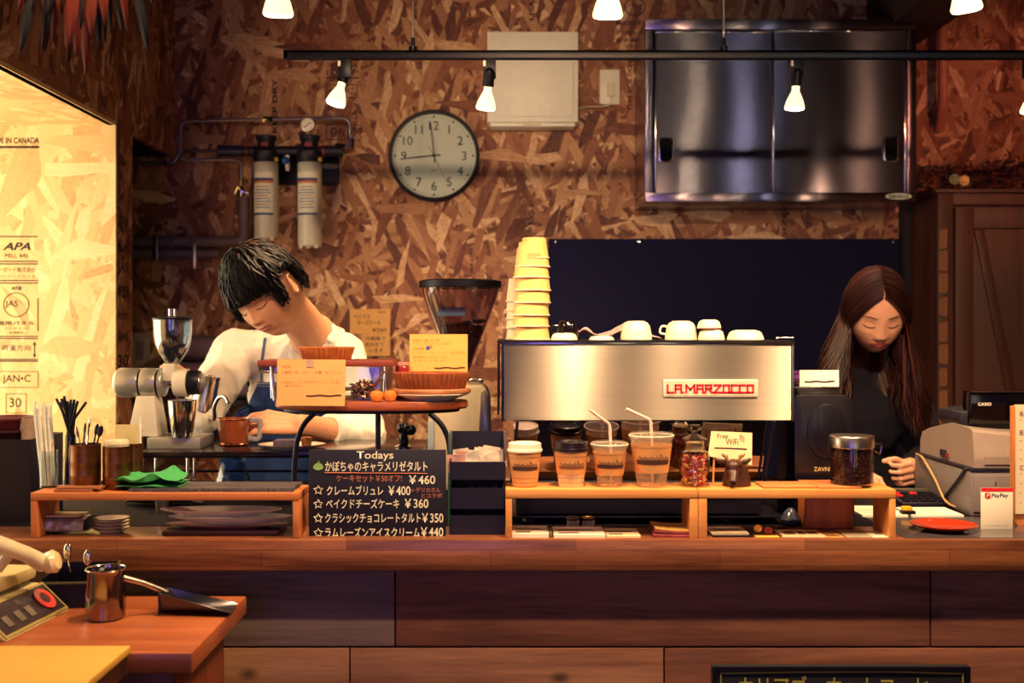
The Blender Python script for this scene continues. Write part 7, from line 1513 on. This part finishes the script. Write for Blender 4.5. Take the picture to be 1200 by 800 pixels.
# ---- the man
HC = P(314, 345, 2.74); MH = Matrix.Translation(HC) @ Matrix.Scale(1.0, 4) @ Matrix.Rotation(R(-20), 4, 'Y') @ Matrix.Rotation(R(-32), 4, 'Z') @ Matrix.Rotation(R(23), 4, 'X')
man = thing('person', 'man in white sweatshirt and denim apron pouring from a kettle', 'person', (-.56, 1.05, 0))
a = MB(); head_mesh(a, MH, 0.0)
neck = Vector((HC.x+.085, .94, 1.375)); nk0 = MH @ Vector((.0, .035, -.05)); chest = Vector((HC.x+.05, 1.01, 1.25)); hip = Vector((-.54, 1.07, .96))
SL = Vector((X(277, 2.98), .98, 1.325)); SRr = Vector((X(400, 2.98), .98, 1.315))   # shoulders: picture left, picture right
a.rcone(nk0, .051, neck+Vector((0, .02, -.02)), .053, 24); a.rcone(neck, .052, chest, .10, 24); a.rcone(chest, .11, hip, .12, 24)
a.rcone(chest+Vector((-.06, 0, .03)), .06, SL, .045); a.rcone(chest+Vector((.06, 0, .03)), .06, SRr, .045)
EL = Vector((X(238, 2.82), .80, Z(484, 2.82))); WL = P(229, 450, 2.80)
ER = Vector((X(424, 2.82), .82, Z(512, 2.82))); WR = P(352, 498, 2.62)
a.rcone(SL, .045, EL, .036); a.rcone(EL, .036, WL, .025); a.rcone(SRr, .045, ER, .038); a.rcone(ER, .040, WR, .0265)
for s in (-1, 1): kx = hip+Vector((s*.09, 0, -.06)); kn = Vector((hip.x+s*.11, 1.04, .50)); an = Vector((hip.x+s*.12, 1.08, .09)); a.rcone(kx, .085, kn, .055); a.rcone(kn, .055, an, .038)
# picture-right hand: palm toward the viewer's left/down, fingers wrap the dripper handle
hand_geo(a, WR, (-1, -.06, .10), (.12, -.62, .78), 1, [(.35, .55, .5), (.30, .60, .5), (.28, .62, .5), (.28, .62, .5)], 1.0, .05, (.55, .8))
hand_geo(a, WL, (-.62, -.35, .50), (-.25, -.45, .80), 1, [(.9, 1.3, .9), (1.0, 1.35, .9), (1.05, 1.4, .9), (1.1, 1.4, .9)], .82, .02, (.35, 1.0))
body = finish(a.build('tmp', M_skin, None), 'body', man, .0026, 4, .5)
face_parts(man, MH, 0.0, M_lip)
# nostrils shading comes from geometry; hair
def hair_locks(nm, M, m, n, fn, seed, par, sides=5, mats=None):
    rnd = random.Random(seed); a = MB()
    for k in range(n):
        pts, rad, mi = fn(k/n, rnd)
        a.mi = mi; a.tube([M @ p for p in pts], rad, sides, flat=.55)
    return a.build(nm, mats or [m], par, smooth=70)
def skull(th, ph, off):
    sx, sy, sz = math.sin(th)*math.sin(ph), -math.sin(th)*math.cos(ph), math.cos(th)
    return Vector((sx*(.0735+off*.75), sy*((.100 if sy > 0 else .089)+off*.8), sz*(.113+off*1.2)))
def lim_man(ph):
    # how far down (polar angle) hair reaches: fringe at front, above the ears at sides, nape at back
    c = math.cos(ph); front = R(76); side = R(84); back = R(110)
    f = side+(front-side)*max(0, c)**.8 if c > 0 else side+(back-side)*(-c)**.9
    if abs(abs(ph)-R(64)) < R(8): f = R(98)
    if R(74) < abs((ph+math.pi) % (2*math.pi)-math.pi) < R(112): f = R(70)
    return f
def man_lock(u, rnd):
    ph = rnd.uniform(-math.pi, math.pi); lm = lim_man(ph)*rnd.uniform(.93, 1.04); th0 = rnd.random()**.6*lm*.86+.02
    L = rnd.uniform(.5, .85); pts = []; rad = []; n = 7; off0 = .010+.013*rnd.random(); sw = rnd.uniform(-.35, .35)
    # whorl slightly back of the crown; locks fall forward and to the side
    for i in range(n):
        q = i/(n-1); p2 = ph+sw*q; th = min(lm, th0+L*q, lim_man(p2)*1.06); p = skull(th, p2, off0*(1-.5*q)+.004+.008*math.sin(math.pi*q)*rnd.uniform(.4, 1.3))
        if q > .7: p += Vector((0, -.002, -.001))*(q-.7)*6*rnd.random()
        pts.append(p); rad.append((.0042*(1-q)**.55+.0004)*(.8+.3*rnd.random()))
    return pts, rad, (1 if rnd.random() < .05 and th0 < .6 else 0)
a = MB(); NPH = 72; NTH = 30
a.grid(lambda u, v: MH @ (skull(max(.001, lim_man((u*2-1)*math.pi)*.97*v), (u*2-1)*math.pi, .013*(1-v**6)+.0015)), NPH, NTH, closed_u=True)
hc_ = a.build('hair', M_hair, man, solid=.002)
hair_locks('hair_locks', MH, M_hair, 1500, man_lock, 12, hc_, mats=[M_hair, M_hairt])
def fringe(u, rnd):
    ph = rnd.uniform(-1.05, .85); th0 = rnd.uniform(.25, .8); lm = R(rnd.uniform(74, 85)) if ph < .1 else R(rnd.uniform(66, 80)); pts = []; rad = []
    for i in range(8): q = i/7; th = th0+(lm-th0)*q; pts.append(skull(th, ph-.35*q, .019-.006*q+.004*math.sin(3*q))); rad.append(.0046*(1-q)**.6+.0004)
    return pts, rad, 0
hair_locks('fringe', MH, M_hair, 260, fringe, 5, hc_)
# sweatshirt
a = MB(); up = Vector((0, 0, 1))
ncol = neck+Vector((.0, .03, -.028))
a.rcone(ncol, .073, chest+Vector((0, .0, .02)), .118, 28); a.rcone(chest+Vector((0, 0, -.0)), .125, hip+Vector((0, 0, .06)), .145, 28); a.ball(chest+Vector((0, .0, -.04)), .13, 24, (1.25, .95, 1.1))
a.rcone(hip+Vector((-.03, 0, .08)), .135, hip+Vector((.03, 0, -.06)), .14, 24)
a.rcone(chest+Vector((-.07, .0, .045)), .085, SL, .063, 24); a.rcone(chest+Vector((.07, 0, .045)), .085, SRr, .064, 24)
a.rcone(SL, .063, EL, .057, 24); cL = EL.lerp(WL, .72); a.rcone(EL, .057, cL, .036, 24)
cR = ER.lerp(WR, .42); a.rcone(SRr, .064, ER, .062, 24); a.rcone(ER, .062, cR, .043, 24)
sh = finish(a.build('tmp', M_shirt, None), 'sweatshirt', man, .0045, 5, .5); folds(sh, .0075, 13, 3, (1, 1, .8)); folds(sh, .003, 34, 9)
bpy.context.view_layer.update()
def bvh_of(o, t):
    off = Vector(t.location); return BVHTree.FromPolygons([v.co+off for v in o.data.vertices], [p.vertices[:] for p in o.data.polygons])
bv = bvh_of(sh, man)
def cast(x, z, y0=-.2, off=.004, dflt=.8):
    h = bv.ray_cast(Vector((x, y0, z)), Vector((0, 1, 0)))[0]
    return Vector((x, (h.y if h else dflt)-off, z))
# collar ring
a = MB(); cr = .064
def colp(q):
    p = ncol+Vector((cr*math.cos(q)*1.05, cr*.95*math.sin(q), .026+.012*math.sin(q))); return p
a.tube([colp(2*math.pi*i/32) for i in range(32)], .008, 8, closed=True, flat=1.4); a.build('collar', M_shirt, man)
a = MB(); v = (WR-ER).normalized(); qv = v.to_track_quat('Z', 'Y').to_matrix().to_4x4(); a.lathe([(.0425, -.012), (.044, -.004), (.0425, .006), (.034, .008)], cR+v*.028, 28, qv, caps=False); a.build('cuff', M_shirt, man, solid=.002)
v2 = (WL-EL).normalized(); a = MB(); a.lathe([(.034, -.008), (.036, 0), (.034, .008), (.028, .009)], cL+v2*.03, 24, v2.to_track_quat('Z', 'Y').to_matrix().to_4x4(), caps=False); a.build('cuff', M_shirt, man, solid=.002)
# apron: bib with slanted sides then full skirt, pressed on the shirt
def apron(u, v):
    z = Z(449, 2.85)+(.72-Z(449, 2.85))*v; top = Z(449, 2.85)
    dz = top-z; cx = X(333, 2.85)
    hw0, hw1 = .085, .175; k = min(1, dz/.13); hw = hw0+(hw1-hw0)*k**1.3
    x = cx+(u-.5)*2*hw; 
    if z > 1.0: p = cast(x, z, .6, .0055, .88)
    else: p = Vector((x, cast(x, 1.0, .6, .0055, .88).y+.02*(1.0-z), z))
    p.y = min(p.y, .93+.25*abs(u-.5)**2.5); p.y += .004*math.sin(u*26+v*5)*k*.7
    return p
a = MB(); a.grid(apron, 44, 60); apn = a.build('denim_apron', M_denim, man, solid=.003)
a = MB()
for dz in (.004, .010): a.tube([apron(i/30, dz/.5)+Vector((0, -.0022, 0)) for i in range(31)], .0007, 4)
a.build('stitching', M_seam, apn)
def strap(pxy, w=.0085, nm='neck_strap'):
    pts = []
    for (px, py, dd) in pxy:
        x, z = X(px, dd), Z(py, dd); p = cast(x, z, .6, .004, dd-2); pts.append(p)
    a = MB(); a.tube(arc_path(pts, .02), w*.5, 8, flat=.35, up=(0, -1, 0)); return a.build(nm, M_strap, man)
strap([(303, 449, 2.88), (302, 438, 2.88), (303, 425, 2.88), (304, 412, 2.88), (306, 396, 2.90)])
a = MB(); a.tube(arc_path([cast(X(354, 2.86), Z(449, 2.86), .6), cast(X(353, 2.86), Z(425, 2.86), .6), cast(X(355, 2.86), Z(405, 2.86), .6), P(360, 385, 2.85), P(363, 370, 2.85), P(361, 360, 2.89), P(353, 354, 2.95)], .02), .0042, 8, flat=.5, up=(0, -1, 0)); a.build('neck_strap', M_strap, man)
a = MB()
for s in (-1, 1):
    kx = hip+Vector((s*.085, 0, -.06)); kn = Vector((hip.x+s*.11, 1.04, .50)); an = Vector((hip.x+s*.12, 1.08, .10)); a.rcone(kx, .10, kn, .072); a.rcone(kn, .072, an, .055)
finish(a.build('tmp', M_trou, None), 'trousers', man, .007, 3)
for s in (-1, 1):
    a = MB(); an = Vector((hip.x+s*.12, 1.02, .045)); a.ball(an, .045, 16, (1, 1.1, 1)); a.rcone(an+Vector((0, -.02, -.006)), .038, an+Vector((0, -.13, -.014)), .030); a.build('shoe', M_black, man)
# ---- the woman
HC2 = P(1026, 366, 2.85); MW = Matrix.Translation(HC2) @ Matrix.Rotation(R(-6), 4, 'Z') @ Matrix.Rotation(R(30), 4, 'X') @ Matrix.Scale(.97, 4)
wom = thing('person', 'woman with long dark hair in navy clothes looking down at right', 'person', (HC2.x, 1.08, 0))
a = MB(); head_mesh(a, MW, 1.0)
nk = Vector((HC2.x-.005, .985, 1.315)); ch = Vector((HC2.x-.005, 1.04, 1.17)); hp = Vector((HC2.x, 1.09, .90))
s1 = Vector((HC2.x-.155, 1.03, 1.215)); s2 = Vector((HC2.x+.15, 1.03, 1.215))
a.rcone(MW @ Vector((0, .03, -.05)), .048, nk, .048, 20); a.rcone(nk, .047, ch, .09, 20); a.rcone(ch, .10, hp, .11, 20); a.rcone(ch+Vector((-.05, 0, .02)), .055, s1, .04); a.rcone(ch+Vector((.05, 0, .02)), .055, s2, .04)
e2 = Vector((HC2.x+.175, .93, 1.03)); w2 = Vector((X(1065, 2.71), .725, 1.038)); e1 = Vector((HC2.x-.185, .90, 1.03)); w1 = Vector((X(1006, 2.60), .63, 1.045))
a.rcone(s2, .04, e2, .034); a.rcone(e2, .034, w2, .023); a.rcone(s1, .04, e1, .034); a.rcone(e1, .034, w1, .023)
for s in (-1, 1): kx = hp+Vector((s*.08, 0, -.04)); kn = Vector((hp.x+s*.09, 1.06, .47)); an = Vector((hp.x+s*.09, 1.1, .09)); a.rcone(kx, .08, kn, .05); a.rcone(kn, .05, an, .035)
hand_geo(a, w2, (-.2, -.95, -.06), (.9, -.2, .1), 1, [(.85, 1.3, .9), (.9, 1.3, .9), (.95, 1.3, .9), (1.0, 1.3, .9)], .80, .02, (.35, .9))
hand_geo(a, w1, (.25, -.85, -.22), (.1, -.3, .95), 1, [(.2, .4, .3), (.3, .5, .3), (.4, .6, .4), (.5, .6, .4)], .86, .05, (.6, .7))
finish(a.build('tmp', M_skinw, None), 'body', wom, .0027, 4, .5); face_parts(wom, MW, 1.0, M_lipw)
# cloth top
a = MB(); a.rcone(nk+Vector((0, .025, -.055)), .068, ch, .11, 24); a.rcone(ch, .115, hp, .135, 24); a.ball(ch+Vector((0, -.03, -.03)), .125, 20, (1.15, .95, 1)); a.rcone(nk+Vector((0, .0, -.06)), .062, ch+Vector((0, -.03, 0)), .10); a.rcone(ch+Vector((-.06, 0, .02)), .075, s1, .055); a.rcone(ch+Vector((.06, 0, .02)), .075, s2, .055)
a.rcone(s2, .055, e2, .05); a.rcone(e2, .05, e2.lerp(w2, .78), .033); a.rcone(s1, .055, e1, .05); a.rcone(e1, .05, e1.lerp(w1, .8), .033); a.rcone(hp, .13, hp+Vector((0, 0, -.2)), .16, 24)
so = finish(a.build('tmp', M_navyc, None), 'navy_top', wom, .005, 4); folds(so, .006, 14, 5)
a = MB()
for s in (-1, 1): kx = hp+Vector((s*.08, 0, -.04)); kn = Vector((hp.x+s*.09, 1.06, .47)); an = Vector((hp.x+s*.09, 1.1, .10)); a.rcone(kx, .095, kn, .066); a.rcone(kn, .066, an, .05)
finish(a.build('tmp', M_trou, None), 'trousers', wom, .007, 3)
for s in (-1, 1):
    a = MB(); an = Vector((hp.x+s*.09, 1.08, .04)); a.ball(an, .04, 16, (1, 1.1, 1)); a.rcone(an+Vector((0, -.02, -.006)), .034, an+Vector((0, -.115, -.012)), .027); a.build('shoe', M_black, wom)
# long hair: parted in the middle, over both shoulders; strands are laid in world space below the jaw
def hair_edge(s, q):
    return None
def w_lock(u, rnd):
    s = rnd.choice((-1, 1)); r = rnd.random()
    back = rnd.random()   # 0 = front curtain, 1 = rear
    # start along the parting, from the front hairline to the back of the crown
    ys = -.070+.145*back; t0 = math.asin(max(-1, min(1, ys/.095)))
    off = .006+.010*rnd.random()
    pts = []; n1 = 8
    ph_side = s*(R(62)+R(62)*back+rnd.uniform(-.10, .10))
    st = skull(abs(t0)+.001, 0 if ys < 0 else math.pi, off); st.x += s*.0025
    en = skull(R(94), ph_side, off+.002+.004*rnd.random())
    for i in range(n1):
        q = i/(n1-1); th = abs(t0)+(R(94)-abs(t0))*q
        # slerp between start direction and side direction
        d0 = st.normalized(); d1 = en.normalized(); an = d0.angle(d1); dd_ = (d0*math.sin((1-q)*an)+d1*math.sin(q*an))/max(1e-5, math.sin(an))
        L = 1/math.sqrt((dd_.x/(.0735+off))**2+(dd_.y/((.100 if dd_.y > 0 else .089)+off))**2+(dd_.z/(.113+off))**2)
        pts.append(MW @ (dd_*L))
    p = pts[-1].copy(); gx = s*(.006+.030*rnd.random())*(1.9 if s < 0 else 1.1)-s*(.03*rnd.random() if back > .5 else 0); wv = rnd.uniform(0, 6.28); n2 = 14; Lh = rnd.uniform(.20, .30)*(1.0 if s > 0 else .88); fwd = (-.035 if back < .6 else .01)
    x0, y0, z0 = p
    for i in range(1, n2):
        q = i/(n2-1); wavy = .007*q*math.sin(wv+q*9+s)+.004*math.sin(q*17+wv)*q
        pts.append(Vector((x0+gx*math.sin(q*1.7)+wavy, y0+fwd*q+.05*q*q*0+.006*q*math.cos(wv+q*7), z0-Lh*q)))
    rad = [.0015]+[.0030]*(n1-2)+[.0034]*(n2-3); rad = [.0016]+[.0034]*(len(pts)-4)+[.0026, .0016, .0003]
    return pts, rad, (1 if rnd.random() < .10 else 0)
I4 = Matrix.Identity(4)
a = MB()
def cap(u, v):
    s = -1 if u < .5 else 1; uu = (u*2-1)
    ph = uu*math.pi; lm = R(100) if abs(ph) > R(72) else (R(34)+R(58)*(abs(ph)/R(72))**1.2)
    return MW @ skull(max(.001, lm*v), ph, .0062)
a.grid(cap, 90, 34, closed_u=True)
hw_ = a.build('hair', M_hairb, wom, solid=.002)
M_hairh = mat('hair_red_glint', '4c2018', .36)
hair_locks('hair_locks', I4, M_hairb, 1150, w_lock, 8, hw_, mats=[M_hairb, M_hairh])
# inner mass behind the neck so that the hair has body
a = MB()
for s in (-1, 1):
    p0 = MW @ Vector((s*.062, .03, -.01)); a.rcone(p0, .028, Vector((p0.x+s*.020, p0.y+.01, p0.z-.12)), .030); a.rcone(Vector((p0.x+s*.020, p0.y+.01, p0.z-.12)), .030, Vector((p0.x+s*.034, p0.y-.005, p0.z-.20)), .014)
a.rcone(MW @ Vector((0, .05, -.01)), .062, Vector((HC2.x, 1.03, 1.26)), .075); a.rcone(Vector((HC2.x-.05, 1.0, 1.28)), .035, Vector((HC2.x-.06, .95, 1.20)), .03); a.rcone(Vector((HC2.x+.05, 1.0, 1.28)), .035, Vector((HC2.x+.06, .95, 1.20)), .03)
finish(a.build('tmp', M_hairb, None), 'hair_mass', wom, .004, 4); o = [q for q in COL.objects if q.name.startswith('hair_mass')][-1]; o.parent = hw_;
